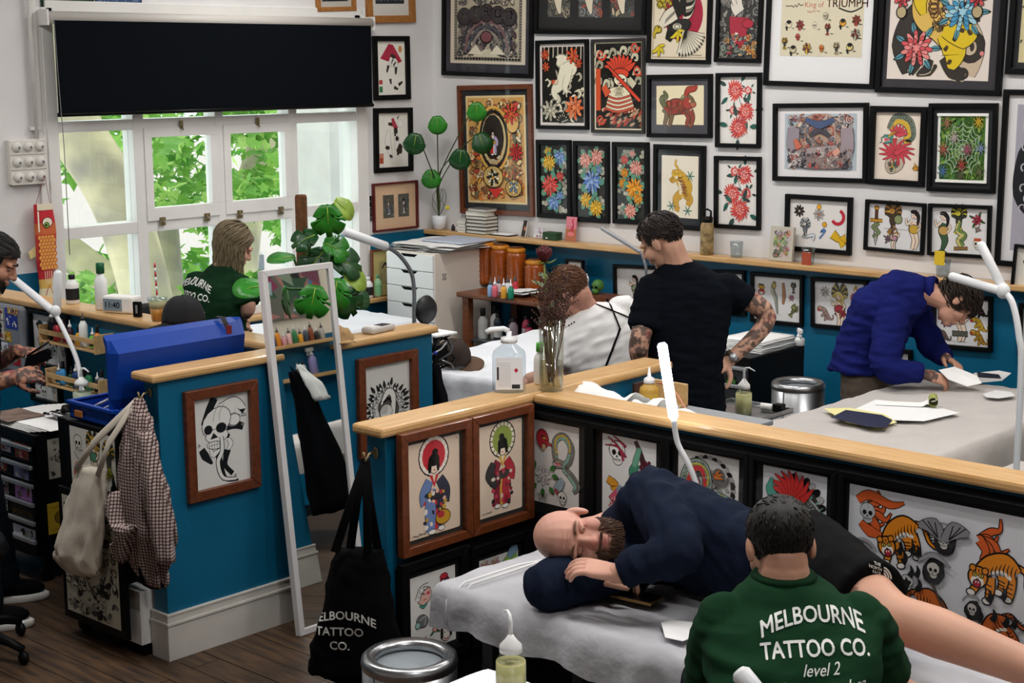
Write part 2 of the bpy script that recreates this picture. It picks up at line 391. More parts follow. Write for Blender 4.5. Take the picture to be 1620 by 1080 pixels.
 def leaf(s,x,y,ln,ang,col,wd=.4,o=.01):
  a=s.ar();q=[]
  for u,v in((0,0),(.3,wd*.5),(.65,wd*.42),(1,0),(.65,-wd*.42),(.3,-wd*.5)):
   X,Y=u*ln,v*ln;q.append((x+math.cos(ang)*X-math.sin(ang)*Y,y+(math.sin(ang)*X+math.cos(ang)*Y)*a))
  s.poly([(x+(p[0]-x)*1.15-(0),y+(p[1]-y)*1.15)for p in q],K,3)if o else None
  s.poly(q,col,3);return s.stroke([q[0],q[3]],.008,K,2)
 def skull(s,x,y,k,c='#efece2',jaw=True,fl=1,rot=0):
  s.at(x,y,k,fl,rot)
  if jaw:s.ob(.05,.62,.42,.36,c,0,.012)
  s.ob(0,-.1,.72,.7,c,0,.014,wob=.06);s.ob(.02,.42,.42,.3,c,0,.004)
  for q in(-.3,.28):s.blob(q,.06,.2,.22,K)
  s.poly([(-.02,.2),(-.13,.42),(.1,.42)],K)
  s.stroke([(-.34,.58),(.36,.58)],.05,K,2)
  for q in(-.25,-.1,.06,.22):s.stroke([(q,.48),(q,.74)],.03,K,2)
  s.stroke([(-.1,-.75),(.1,-.5),(0,-.3)],.03,'#777',4);s.stroke([(.45,-.5),(.6,-.1)],.05,'#999',3)
  return s.home()
 def tiger(s,x,y,k,fl=1,rot=0,c='#e58a1f',dark='#c2581a',pose=0):
  s.at(x,y,k,fl,rot)
  s.os([(.75,-.5),(1.1,-.35),(1.2,.2),(1.45,.5)],[.16,.13,.1,.08],c,.012)
  for i in range(7):u=i/7;s.stroke([(1.0+.4*u,-.42+.8*u),(1.16+.36*u,-.38+.8*u)],.05,K,2)
  for lx,ly,ex,ey in((.55,-.1,.62,.75),(.3,0,.25,.6),(-.55,.1,-.75,.9),(-.2,.2,-.12,1.05)):
   s.os([(lx,ly),((lx+ex)/2+.06,(ly+ey)/2),(ex,ey)],[.42,.28,.2],c,.012);s.ob(ex-.05,ey+.04,.15,.1,'#f4efe6',0,.01)
   for u in(.3,.5,.7):s.stroke([(lx+(ex-lx)*u-.16,ly+(ey-ly)*u),(lx+(ex-lx)*u+.12,ly+(ey-ly)*u+.05)],.045,K,2)
  s.os([(.72,-.2),(.3,-.5),(-.2,-.3),(-.55,.1)],[.5,.62,.6,.48],c,.014)
  s.stroke([(.6,.02),(.2,-.14),(-.2,.05)],[.14,.12,.1],'#f2e9dc')
  for i in range(9):
   u=i/8;bx,by=.75-1.15*u,-.42+.25*abs(u-.35)+.35*u*u
   s.stroke([(bx,by-.12),(bx-.05,by+.12),(bx+.02,by+.34)],[.015,.055,.01],K,3)
  s.ob(-.62,.3,.34,.36,c,0,.014);s.ob(-.86,.02,.1,.1,c,0,.01);s.ob(-.38,.02,.1,.1,c,0,.01)
  s.blob(-.62,.47,.25,.22,'#f6f1e8');s.ob(-.62,.56,.13,.13,'#b5243a',0,.008)
  for q in(-.74,-.5):s.ob(q,.24,.07,.05,'#e8d44c',0,.008);s.blob(q,.24,.025,.04,K)
  s.poly([(-.68,.36),(-.56,.36),(-.62,.43)],K)
  for q in(-.5,-.62,-.74):s.stroke([(q,0),(q*.98,.14)],.04,K,2)
  for q in(-.67,-.57):s.poly([(q-.03,.47),(q+.03,.47),(q,.56)],'#ffffff')
  return s.home()
 def flames(s,x,y,k,col,n=5,ang=-PI/2,spread=1.4,seed=0):
  s.at(x,y,k);R=random.Random(seed)
  for i in range(n):
   t=ang+spread*(i/(n-1)-.5);l=.7+.5*R.random()
   px=[(0,0),(math.cos(t)*l*.4+.1*R.random(),math.sin(t)*l*.4),(math.cos(t+.3)*l*.75,math.sin(t+.3)*l*.75),(math.cos(t)*l,math.sin(t)*l)]
   s.os(px,[.34,.26,.14,.02],col,.008)
  return s.home()
 def serpent(s,pts,wd,c,belly=None,o=.012,scale=None,spikes=None,nb=26):
  s.os(pts,wd,c,o,8);f=catmull(pts,8);N=len(f);g=lambda u:np.interp(u,np.linspace(0,1,len(wd)),wd)if isinstance(wd,(list,tuple))else wd
  a=s.ar()
  for i in range(nb):
   u=(i+.5)/nb;j=min(N-2,int(u*(N-1)));p,d=f[j],f[j+1]-f[j];d=d*np.array([1,1/a]);d=d/(np.hypot(*d)or 1);w=g(u)
   nx,ny=-d[1],d[0]*a
   if belly:s.stroke([(p[0]+nx*w*.05,p[1]+ny*w*.05),(p[0]+nx*w*.46,p[1]+ny*w*.46)],w*.34,belly,1)
   if scale:s.ring(p[0]-nx*w*.2,p[1]-ny*w*.2,w*.17,w*.05,scale,n=6)
   if spikes and i%2==0:s.poly([(p[0]-nx*w*.5-d[0]*w*.12,p[1]-ny*w*.5),(p[0]-nx*w*.5+d[0]*w*.12,p[1]-ny*w*.5),(p[0]-nx*w*.85,p[1]-ny*w*.85)],spikes)
  return s
 def dhead(s,x,y,k,c,mouth='#c43a4a',fl=1,rot=0,horn='#d8a53a',mane=None):
  s.at(x,y,k,fl,rot)
  if mane:
   for i in range(8):t=-2.4+i*.45;s.os([(.2*math.cos(t),.2*math.sin(t)),(.8*math.cos(t+.2),.8*math.sin(t+.2)),(1.25*math.cos(t),1.25*math.sin(t))],[.2,.16,.02],mane,.008)
  s.os([(.4,-.1),(-.2,-.25),(-.9,-.35)],[.6,.5,.25],c,.012);s.os([(.3,.2),(-.2,.35),(-.75,.5)],[.4,.3,.14],c,.012)
  s.poly([(.1,0),(-.8,-.2),(-.65,.4)],mouth);s.stroke([(0,.1),(-.5,.15),(-.85,.05)],[.12,.08,.02],'#e89aa2')
  for i in range(5):s.poly([(-.75+.15*i,-.2+.03*i),(-.65+.15*i,-.18+.03*i),(-.7+.15*i,-.05)],'#fff');s.poly([(-.65+.14*i,.38-.05*i),(-.56+.14*i,.36-.05*i),(-.6+.14*i,.24)],'#fff')
  s.ob(-.1,-.32,.14,.1,'#f3e36a',0,.01);s.blob(-.12,-.32,.05,.06,K)
  if horn:
   for q in(-.1,.15):s.os([(q,-.4),(q+.4,-.8),(q+.9,-.95)],[.16,.1,.02],horn,.008)
  s.os([(-.85,-.3),(-1.2,-.1),(-1.1,.3),(-1.4,.5)],[.05,.04,.03,.01],c,.006)
  return s.home()
 def figure(s,x,y,k,robe,robe2,sash,hair=K,skin='#f0dcc4',fl=1,parasol=None,trim='#fff',pat=None):
  s.at(x,y,k,fl)
  if parasol:
   s.ob(0,-1.35,.62,.62,parasol[1],0,.02);s.blob(0,-1.35,.5,.5,parasol[0])
   for i in range(18):t=i*PI/9;s.stroke([(.5*math.cos(t),-1.35+.5*math.sin(t)),(.62*math.cos(t),-1.35+.62*math.sin(t))],.035,K if parasol[2]else '#fff',1)
   s.ring(0,-1.35,.64,.04,K)
  s.os([(-.05,1.0),(-.1,.3),(0,-.3)],[.62,.6,.46],robe,.012);s.os([(.3,.9),(.25,.3),(.15,-.2)],[.3,.34,.3],robe2,.01)
  s.stroke([(.06,1.0),(.1,.4),(.02,-.1)],[.14,.1,.08],trim)
  s.os([(-.2,-.6),(-.42,-.2),(-.35,.12)],[.3,.4,.46],robe,.01);s.os([(.22,-.6),(.45,-.2),(.38,.18)],[.3,.42,.5],robe2,.01)
  s.ob(0,-.1,.36,.13,sash,.1,.01);s.poly([(-.2,-.75),(.2,-.75),(0,-.35)],trim);s.poly([(-.09,-.8),(.09,-.8),(0,-.5)],skin)
  if pat:
   for i in range(26):s.blob(-.45+.95*s.R.random(),-.25+1.25*s.R.random(),.05+.05*s.R.random(),.05+.04*s.R.random(),s.R.choice(pat),s.R.random()*3,.3,7)
  s.ob(0,-1.02,.18,.23,skin,0,.01);s.blob(0,-1.22,.24,.2,hair);s.blob(-.19,-1.02,.08,.2,hair);s.blob(.17,-1.02,.07,.18,hair);s.ob(.05,-1.46,.12,.1,hair,0,.004)
  s.stroke([(-.12,-1.04),(-.03,-1.04)],.025,K,1);s.stroke([(.05,-1.04),(.13,-1.04)],.025,K,1);s.blob(.01,-.9,.04,.02,'#b22')
  s.ob(-.12,1.05,.16,.07,'#f4efe6',0,.01);s.ob(.28,1.0,.14,.07,'#f4efe6',0,.01)
  return s.home()
 def bird(s,x,y,k,c1='#3a3a3a',c2='#d9d4c5',fl=1,rot=0,beak='#e3b52c'):
  s.at(x,y,k,fl,rot)
  for sg in(-1,1):
   for i in range(6):
    t=-PI/2+sg*(.25+.2*i);l=1.1-.1*i;s.os([(sg*.1,-.05),(math.cos(t)*l*.6,math.sin(t)*l*.6-.1),(math.cos(t)*l,math.sin(t)*l)],[.2,.22,.05],c1 if i%2 else c2,.01)
  s.os([(0,-.3),(0,.2),(.05,.6)],[.3,.42,.16],c1,.01)
  for i in range(5):s.os([(.05,.5),(-.3+.16*i,1.0)],[.1,.18],c2,.01)
  s.ob(-.08,-.4,.2,.17,c2,0,.01);s.poly([(-.24,-.46),(-.24,-.32),(-.46,-.32)],beak);s.blob(-.12,-.42,.04,.04,K)
  return s.home()
 def lady(s,x,y,k,dress,hair=K,skin='#f0d9c3',fl=1,tail=None):
  s.at(x,y,k,fl)
  s.os([(.05,-.35),(-.05,0),(.1,.45),(-.05,.95)],[.3,.36,.3,.1],tail or skin,.012)
  if tail:s.os([(-.05,.9),(-.3,1.1)],[.06,.22],tail,.01);s.os([(-.05,.9),(.2,1.12)],[.06,.22],tail,.01)
  else:s.os([(.12,.2),(.22,.55),(.12,.95)],[.2,.15,.08],skin,.01)
  s.ob(.02,0,.24,.2,dress,0,.01);s.os([(.15,-.4),(.36,-.15),(.2,.08)],[.12,.1,.08],skin,.008);s.os([(-.1,-.4),(-.34,-.2),(-.4,-.5)],[.12,.1,.07],skin,.008)
  s.ob(.02,-.66,.16,.19,skin,0,.008);s.os([(.02,-.82),(.22,-.6),(.2,-.2)],[.2,.16,.06],hair,.006);s.blob(-.02,-.8,.17,.1,hair)
  s.blob(-.04,-.64,.025,.02,K);s.blob(.07,-.64,.025,.02,K);s.blob(.01,-.55,.04,.02,'#b02030')
  return s.home()
 def rose(s,x,y,r,c='#b8283c',c2='#8e1a2e',lf='#3f6b3a'):
  for t in(.3,2.1,3.6,5.2):s.leaf(x+r*.6*math.cos(t),y+r*.6*math.sin(t)*s.ar(),r*1.0,t,lf)
  s.flower(x,y,r,c,c2,7,3);s.spiral(x,y,r*.4,r*.12,K,1.5);return s
 def dagger(s,x,y,k,c='#b9b9b4',rot=0):
  s.at(x,y,k,1,rot);s.poly([(-.12,-.2),(.12,-.2),(.13,.6),(0,1.1),(-.13,.6)],K);s.poly([(-.08,-.2),(.08,-.2),(.08,.6),(0,1.0),(-.08,.6)],c)
  s.os([(-.35,-.25),(.35,-.25)],.14,'#c9932e',.01);s.os([(0,-.3),(0,-.8)],.14,'#5a3a22',.01);s.ob(0,-.9,.12,.1,'#c9932e',0,.01)
  s.os([(.2,-.1),(-.2,.1),(.2,.35),(-.2,.6)],[.1,.14,.14,.06],'#7b8a5a',.01,5);return s.home()
 def panther(s,x,y,k,c='#26241f',fl=1,rot=0,sp=None):
  s.at(x,y,k,fl,rot);s.os([(.6,.6),(.2,.2),(-.1,-.3),(-.5,-.4)],[.2,.5,.44,.34],c,.01);s.ob(-.55,-.42,.28,.24,c,0,.01);s.ob(-.7,-.3,.12,.12,'#c23a3a',0,.008)
  for q in(-.66,-.46):s.blob(q,-.5,.05,.035,'#e8d44c')
  for a,b in(((.1,0),(-.4,.4)),((.3,.3),(0,.8))):s.os([a,((a[0]+b[0])/2-.1,(a[1]+b[1])/2),b],[.24,.18,.1],c,.01)
  s.os([(.6,.6),(.9,.5),(.9,.1)],[.14,.1,.05],c,.008)
  if sp:
   for i in range(12):s.blob(-.3+.8*s.R.random(),-.3+.7*s.R.random(),.05,.04,sp)
  return s.home()
 def cloud(s,x,y,r,c,n=4):
  for i in range(n):t=s.R.random()*2*PI;s.ob(x+r*.6*math.cos(t),y+r*.5*math.sin(t)*s.ar(),r*.5,r*.45,c,0,.006)
  return s
 def splash(s,cols,n,r0,r1,x0=0,y0=0,x1=1,y1=1,o=.006,spiral=.3):
  for i in range(n):
   x,y,r=x0+(x1-x0)*s.R.random(),y0+(y1-y0)*s.R.random(),r0+(r1-r0)*s.R.random();c=s.R.choice(cols)
   x=min(max(x,x0+r*.8),x1-r*.8);y=min(max(y,y0+r*.8*s.ar()),y1-r*.8*s.ar())
   if s.R.random()<spiral:s.spiral(x,y,r,r*.35,c,1.4,s.R.random()*6,s.R.choice((-1,1)))
   else:s.ob(x,y,r*(.5+.4*s.R.random()),r*.4,c,s.R.random()*3,o,wob=.5,n=9)
  return s
def plane_rect(c4,plane,v):
 q=[at(x,y,**{plane:v})for x,y in c4]
 top,bot=(q[0]+q[1])/2,(q[2]+q[3])/2;lf,rt=(q[0]+q[3])/2,(q[1]+q[2])/2
 c=(top+bot)/2;return c,(rt-lf).length,(top-bot).length,(rt-lf),(top-bot)
def picture(name,label,c4,plane,v,draw,border=.035,bm=None,paper='#ece7da',mount=None,mcol=None,group=None,depth=.028,seed=1,cat='framed picture',tilt=True,lean=0,mt=None,glass=True,mono=False):
 """mount: (left, top, right, bottom) margins in metres between frame and sheet"""
 c,w,h,rv,uv=plane_rect(c4,plane,v)
 nrm={'X':Vector((1,0,0)),'Y':Vector((0,-1,0))}[plane]
 rt=(Vector((0,1,0))if plane=='X' else Vector((1,0,0)))
 up=Vector((0,0,1))
 if tilt:
  a=math.atan2(rv.normalized().dot(up),rv.normalized().dot(rt));rt2=rt*math.cos(a)+up*math.sin(a);up=nrm.cross(rt2);rt=rt2
 base=c-up*(h/2)
 M=Matrix(((rt.x,up.x,nrm.x),(rt.y,up.y,nrm.y),(rt.z,up.z,nrm.z))).to_4x4();M.translation=base
 if lean:M=M@Matrix.Rotation(-lean,4,'X')
 T=thing(name,label,cat,group=group,M=M)
 b,d=border,depth
 f=MB()
 for pts in(((-w/2,0),(w/2,0),(w/2-b,b),(-w/2+b,b)),((w/2,0),(w/2,h),(w/2-b,h-b),(w/2-b,b)),((w/2,h),(-w/2,h),(-w/2+b,h-b),(w/2-b,h-b)),((-w/2,h),(-w/2,0),(-w/2+b,b),(-w/2+b,h-b))):
  f.prism(pts,0,d)
 obj('border',f,bm or BLACK,T,bevel=.003)
 m4=mount or(0,0,0,0)
 if mount:obj('mount',MB().box(-w/2+b*.9,w/2-b*.9,b*.9,h-b*.9,.001,.006),mat('mount_'+(mcol or '#eeeae4').strip('#'),mcol or '#eeeae4',.85),T)
 x0,x1,y0,y1=-w/2+b+m4[0],w/2-b-m4[2],b+m4[3],h-b-m4[1]
 if mt:y1=min(y1,y0+mt)
 A=Art(x1-x0,y1-y0,seed);A.rect(0,0,1,1,paper)
 if draw:draw(A)
 pr=obj('print',A.mb,PRINT,T);pr.location=(x0,y0,.0075 if mount else.006)
 if glass:obj('glass',MB().box(-w/2+b*.95,w/2-b*.95,b*.95,h-b*.95,d-.010,d-.0085),GLASS,T)
 return T
# ================================================================== THE PICTURES ON THE WALLS
YF=YB
GW='pictures on the back wall'
def d_psy(a):
 a.rect(.05,.03,.95,.97,'#8d8577');a.rect(.09,.05,.91,.94,'#bdb39c')
 for i in range(22):a.poly([(.06+i*.04,.95),(.08+i*.04,.93),(.1+i*.04,.95),(.08+i*.04,.965)],K)
 for sx in(.07,.93):
  for i in range(30):a.poly([(sx-.015,.05+i*.03),(sx+.015,.04+i*.03),(sx+.015,.055+i*.03)],K)
 a.splash(['#5d5a5c','#7d7670','#9a9082','#5b3f46','#c7bda4','#44424a'],260,.02,.05,.1,.55,.9,.93,.005,.4)
 for i in range(4):a.ring(.5,.86,.33-.05*i,.03,('#3d3b40','#7a5a60','#4a4a52','#8c8276')[i],PI,2*PI,20,1)
 a.ob(.5,.72,.07,.05,'#7d4b50');a.poly([(.3,.93),(.5,.84),(.7,.93)],'#cfc6ad');a.poly([(.25,.9),(.36,.8),(.45,.9)],'#e2d9c0');a.poly([(.55,.9),(.64,.8),(.75,.9)],'#e2d9c0')
 for i,ch in enumerate('HEROD'):a.ob(.2+.15*i,.47+.02*abs(i-2),.09,.08,'#3a3438',0,.01);a.text(.2+.15*i,.5+.02*abs(i-2),ch,.13,'#a8a090',bold=.008)
 a.splash(['#5d5a5c','#7d7670','#c7bda4'],80,.02,.05,.1,.08,.9,.4,.005,.4)
picture('poster_print','grey psychedelic lettered print in black frame, above the red-brown framed painting',[(701,-70),(847,-70),(845,122),(704,121)],'Y',YF,d_psy,.03,mount=(.045,.05,.045,.06),mcol='#35343a',paper='#d8ccb6',group=GW,seed=4)
def d_red(a):
 a.rect(.03,.02,.97,.98,'#d9a55c')
 a.splash(['#c2452f','#e0a13f','#f0cf8e','#8b5a35','#e8792f','#a33a35','#6c6a4c','#f2e3bf'],330,.03,.075,.05,.04,.95,.96,.006,.35)
 for i in range(3):a.ring(.48,.4,.26-.035*i,.035,('#e3b257','#1d1813','#d9c590')[i],0,2*PI,24,1.5)
 a.ob(.47,.38,.17,.26,'#2a2119');a.figure(.47,.44,.13,'#c63a30','#b9a8c9','#e0b23c');a.ob(.8,.25,.1,.12,'#e6b96a');a.flower(.78,.17,.13,'#d43f35','#e26a3d',9,2)
 a.flower(.85,.52,.11,'#d43f35','#c23030',9,2);a.ob(.46,.75,.16,.13,'#d7b36a');a.flower(.46,.76,.11,'#f0e5c8','#2d2a20',10,2,'#e0a52a');a.poly([(.38,.86),(.62,.86),(.5,.95)],'#c8322c')
 a.ob(.8,.85,.13,.1,'#caa05a');a.flower(.8,.84,.09,'#e9d7a0','#6f8fa8',8,2)
picture('painting','dense red and gold painting in red-brown wooden frame behind the potted plant',[(725,134),(843,134),(848,341),(733,338)],'Y',YF,d_red,.035,REDWOOD,mount=(.035,.04,.035,.045),mcol='#23262a',paper='#e8cf9a',group=GW,seed=9)
def d_three(a):
 a.rect(0,0,1,1,'#111214')
 for i,cols in enumerate((['#6d6a5e','#8a7f6c','#3c3f3a','#a79a80'],['#7f8483','#3a3d40','#a8503c','#5d6663'],['#3d6f73','#9c4a3c','#b9a785','#2f3336'])):
  x=.09+.305*i;a.rect(x,.05,x+.22,.8,'#4a4842');a.splash(cols,60,.015,.04,x,.06,x+.22,.79,.004,.4);a.os([(x+.12,.2),(x+.1,.5),(x+.12,.74)],[.05,.08,.02],'#d9cdb4',.006)
picture('triptych','black frame holding three dark narrow prints at the top of the wall',[(848,-60),(1025,-60),(1025,53),(850,56)],'Y',YF,d_three,.03,group=GW,paper='#111214')
def d_gei(a):
 a.rect(0,0,1,1,'#15130f');W,O='#f0e9cf','#d84f2c'
 for i in range(9):a.stroke([(.06+.11*i,0),(.05+.11*i,.18)],.022,'#d9d0b4',1)
 for i in range(26):x,y=a.R.random(),.4+.58*a.R.random();a.os([(x,y),(x+.06,y-.05),(x+.02,y-.1),(x-.06,y-.08)],[.03,.05,.05,.01],'#e6dec3' if i%3 else '#b3ac94',.008)
 for i in range(8):a.ring(.15+.7*a.R.random(),.55+.4*a.R.random(),.06,.025,'#e6dec3',a.R.random()*3,a.R.random()*3+4)
 a.ob(.52,.2,.2,.12,W,.3,.02,'#9a947c');a.ob(.64,.3,.2,.14,W,-.2,.012,'#9a947c');a.os([(.6,.26),(.52,.42),(.38,.52),(.3,.6),(.36,.7)],[.3,.28,.22,.14,.05],W,.012,oc='#9a947c');a.os([(.62,.4),(.56,.52),(.6,.6)],[.16,.12,.05],W,.01,oc='#9a947c')
 a.os([(.34,.14),(.24,.28),(.34,.42)],[.08,.2,.05],'#171410',.002);a.ob(.3,.45,.09,.06,'#e9c9a8',.3,.008);a.blob(.26,.41,.12,.05,'#171410');a.os([(.3,.44),(.24,.48)],.05,O,.006)
 for x,y,r in((.08,.1,.1),(.1,.26,.09),(.74,.12,.15),(.88,.22,.09)):a.flower(x,y,r,O,'#e8683a',7,2)
 a.flower(.78,.8,.22,'#e5692f','#f08a55',9,3);a.flower(.2,.84,.2,'#b7b09a','#d6cfb6',9,3)
 for i in range(7):a.leaf(.5,.99,.17,-PI/2+(i-3)*.42,'#1c1a15',.4);a.stroke([(.5,.99),(.5+.14*math.sin((i-3)*.42),.99-.1*math.cos((i-3)*.42))],.012,'#e6dec3',1)
picture('print','crane-like white figure print on black ground, white mount and black frame',[(850,64),(932,62),(934,205),(852,204)],'Y',YF,d_gei,.026,mount=(.02,.02,.02,.02),mcol='#efe6df',group=GW,paper='#15130f',seed=3)
def d_sam(a):
 a.rect(.03,.015,.97,.985,'#17140f');R_,C_='#d8472e','#e6dcbc'
 for i in range(22):x,y=.08+.84*a.R.random(),.04+.46*a.R.random();a.os([(x-.07,y+.04),(x-.02,y-.03),(x+.05,y-.02),(x+.05,y+.03),(x,y+.03)],[.03,.055,.055,.04,.015],'#a9a48c' if i%2 else '#cfc8ab',.012)
 a.rect(.03,.3,.13,.78,'#d5552c')
 for i in range(5):a.os([(.16+.06*i,.78-.01*i),(.4,.73),(.86-.03*i,.77+.005*i)],.05,'#b2563a' if i%2 else '#e8c9a4',.006)
 for i in range(40):x,y=.05+.9*a.R.random(),.78+.19*a.R.random();a.leaf(x,y,.14,-.9+.5*a.R.random(),a.R.choice(['#c9563c','#b45a3c','#e0b890','#d8472e']),.28)
 for i in range(9):t=-2.7+.28*i;a.os([(.55,.36),(.55+.22*math.cos(t),.34+.12*math.sin(t)),(.55+.36*math.cos(t-.1),.34+.2*math.sin(t-.1))],[.12,.09,.01],R_,.008)
 a.ob(.55,.36,.17,.08,'#e0492e',0,.014);a.ob(.55,.43,.13,.09,'#efe4c8');a.stroke([(.47,.42),(.53,.43)],.025,K,1);a.stroke([(.58,.43),(.64,.42)],.025,K,1);a.stroke([(.5,.47),(.6,.47)],.02,'#b22',2);a.ob(.52,.57,.24,.09,'#ede3c4');a.flower(.52,.56,.1,C_,'#cbbf9c',8,2)
 for i in range(7):a.os([(.3-.01*i,.62+.022*i),(.5,.65+.024*i),(.76+.012*i,.61+.022*i)],.034,C_ if i%2 else '#c9523a',.006)
 a.os([(.3,.28),(.6,.46),(.95,.67)],[.03,.055,.05],R_,.012);a.os([(.72,.42),(.84,.5)],[.1,.12],'#cfc8ab',.008);a.os([(.2,.5),(.3,.6)],[.1,.14],'#d85a38',.008)
 for x,y in((.15,.14),(.85,.06),(.9,.32),(.14,.88)):a.spiral(x,y,.1,.035,R_,1.3)
picture('print','orange and cream warrior print with waves in thin dark frame',[(936,62),(1021,60),(1023,211),(939,210)],'Y',YF,d_sam,.022,mat('charcoal_frame','#2b2927',.4),group=GW,paper='#efe3c6',depth=.022,seed=5)
def d_eag(a):
 for x0,y0,x1,y1 in((.03,.02,.97,.025),(.03,.975,.97,.98),(.03,.02,.037,.98),(.963,.02,.97,.98)):a.rect(x0,y0,x1,y1,'#6b5c44')
 a.blob(.56,.52,.34,.38,'#a3203a',n=28);C_,D_='#ded6c0','#22201c'
 for i in range(60):a.ob(.05+.28*a.R.random(),.08+.36*a.R.random(),.05,.028,'#b5a32c',.4+.4*a.R.random(),.01,'#2a260f')
 for w in range(2):
  for j in range(13):x,y=.36+.2*w+.01*j,.56-.036*j;a.os([(x,y),(x+.1,y-.02),(x+.2-.02*w,y-.09)],[.05,.055,.012],(C_,D_,'#8f8b7c')[j%3],.008)
 a.os([(.36,.1),(.4,.3),(.46,.55)],[.05,.1,.12],D_,.004);a.os([(.56,.05),(.56,.3),(.54,.52)],[.05,.09,.12],D_,.004)
 a.os([(.52,.6),(.4,.66),(.3,.8)],[.22,.17,.08],D_);a.ob(.52,.65,.18,.09,D_,-.3);a.ob(.46,.65,.08,.045,'#cfc7ad');a.ob(.46,.65,.04,.025,C_)
 a.os([(.42,.5),(.3,.55),(.18,.63)],[.2,.2,.11],C_,.012)
 for i in range(9):a.stroke([(.24+.02*i,.62-.012*i),(.27+.02*i,.56-.012*i)],.01,'#55524a',2)
 a.ob(.12,.68,.06,.045,'#c0a92c',.3);a.os([(.1,.69),(.05,.73),(.07,.78)],[.05,.04,.01],'#c9b02c',.006);a.blob(.13,.66,.014,.012,K)
 for i in range(11):
  t=.25+i*.15;e=(.58+.36*math.cos(t),.7+.25*math.sin(t));a.os([(.58,.7),e],[.03,.095],C_,.008);a.stroke([(.6,.71),(.58+.27*math.cos(t),.7+.19*math.sin(t))],[.035,.008],D_,1);a.blob(*e,.03,.014,D_,t)
 for x,y in((.13,.88),(.46,.72)):
  for t in(-.5,.4,1.3,2.4):a.os([(x,y),(x+.07*math.cos(t),y+.05*math.sin(t)),(x+.13*math.cos(t+.2),y+.1*math.sin(t+.2))],[.05,.045,.01],'#d8c22a',.006)
 a.scribble(.7,.95,.2,'#6b5c44',.008)
picture('print','eagle over a crimson sun disc on cream paper in black frame',[(1027,-62),(1127,-62),(1129,100),(1028,101)],'Y',YF,d_eag,.026,group=GW,paper='#e4d6bb',seed=6)
def d_wom(a):
 a.rect(0,0,1,1,'#3b3a38');a.splash(['#77756e','#9a978e','#55534e','#2a2928','#8c8a86'],170,.04,.1,0,.1,1,1,.01,.5)
 a.os([(.5,.55),(.5,.7),(.62,.85)],[.5,.45,.16],'#a62a3c');a.ob(.72,.62,.14,.09,'#b02a40');a.os([(.45,.3),(.42,.42),(.5,.5)],[.16,.3,.26],'#e0d8cc');a.ob(.6,.3,.12,.09,'#e6ddd0');a.blob(.55,.25,.15,.07,'#1a1816');a.os([(.38,.42),(.3,.3),(.38,.14)],[.1,.09,.07],'#e0d8cc')
 a.os([(.45,.72),(.4,.82)],[.08,.06],'#e6ddd0',.006)
 a.splash(['#c9862e','#b5303a','#8f9a8a','#5a6d70','#d0aa70'],60,.04,.08,.05,.74,.98,.99,.008,.4)
picture('print','grey and crimson kneeling woman print in black frame beside the eagle',[(1135,-60),(1208,-60),(1209,99),(1136,99)],'Y',YF,d_wom,.026,group=GW,paper='#2b2a29',seed=7)
def d_kir(a):
 cs=['#a23a32','#8a4636','#6c6a48','#7c3a34','#b3543f'];a.at(.5,.54,.36)
 a.os([(-.8,.15),(-.3,.0),(.3,.0)],[.55,.7,.6],'#a24138',.02,oc='#5c3a2c')
 for x,y in((-.85,.8),(-.55,.85),(.45,.8),(.7,.85)):a.os([(x*.85,.2),(x+.06,.5),(x-.05,y),(x-.14,y+.04)],[.36,.2,.16,.1],'#7a6148' if x<0 else '#93473a',.014,oc='#4a3a2a')
 for i in range(46):a.ob(-.95+1.4*a.R.random(),-.25+.55*a.R.random(),.11,.09,a.R.choice(cs),a.R.random()*3,.006,'#5a3228',.3,8)
 a.ob(.5,-.2,.34,.3,'#a8443a',0,.016,'#5a2a24');a.ob(.78,-.12,.16,.13,'#b86a50',0,.012,'#5a2a24');a.blob(.6,-.26,.06,.06,'#f0e2bd');a.blob(.61,-.26,.03,.03,K)
 for i in range(8):t=-2.6+.35*i;a.spiral(.42+.34*math.cos(t),-.24+.32*math.sin(t),.11,.06,'#6c6a48',1.2)
 a.os([(-.85,0),(-1.05,-.35),(-.8,-.5),(-.95,-.75)],[.2,.28,.2,.04],'#6f7350',.014,oc='#44442c');a.os([(.35,-.5),(.5,-.78),(.85,-.85),(1.0,-1.0)],[.16,.26,.2,.05],'#b0463c',.014,oc='#6a2a24');a.home()
picture('print','red mythical lion print with wide dark grey mount, black frame',[(1026,118),(1128,117),(1129,218),(1027,217)],'Y',YF,d_kir,.026,mount=(.042,.045,.042,.055),mcol='#4c4a50',group=GW,paper='#efe2bd',seed=8)
def d_peo(a,sch):
 a.blob(.5,.5,.33,.8,'#e5dccb',n=24);a.blob(.5,.5,.31,.78,'#ece8e2',n=24)
 a.stroke([(.56,.06),(.5,.3),(.6,.55),(.5,.92)],.015,'#2c4a40')
 for(x,y,r)in sch:
  for i in range(4):a.leaf(x+(r*1.1)*math.cos(i*1.7+x*9),y+r*.65*math.sin(i*1.7+x*9),r*.8,i*1.7+x*9,'#2d6a5c' if i%2 else '#37504a')
  n=20
  for i in range(n):
   t=2*PI*i/n;rr=r*(.75+.3*a.R.random());a.os([(x,y),(x+rr*.6*math.cos(t),y+rr*.6*math.sin(t)*a.ar()),(x+rr*math.cos(t+.15),y+rr*math.sin(t+.15)*a.ar())],[.02,.05,.015],a.R.choice(['#cc2f2e','#d9432f','#b82430']),.003,oc='#f6d8d0')
  for i in range(9):t=i*.7;a.blob(x+r*.35*math.cos(t),y+r*.35*math.sin(t)*a.ar(),.018,.018,'#f3c9bd',n=6)
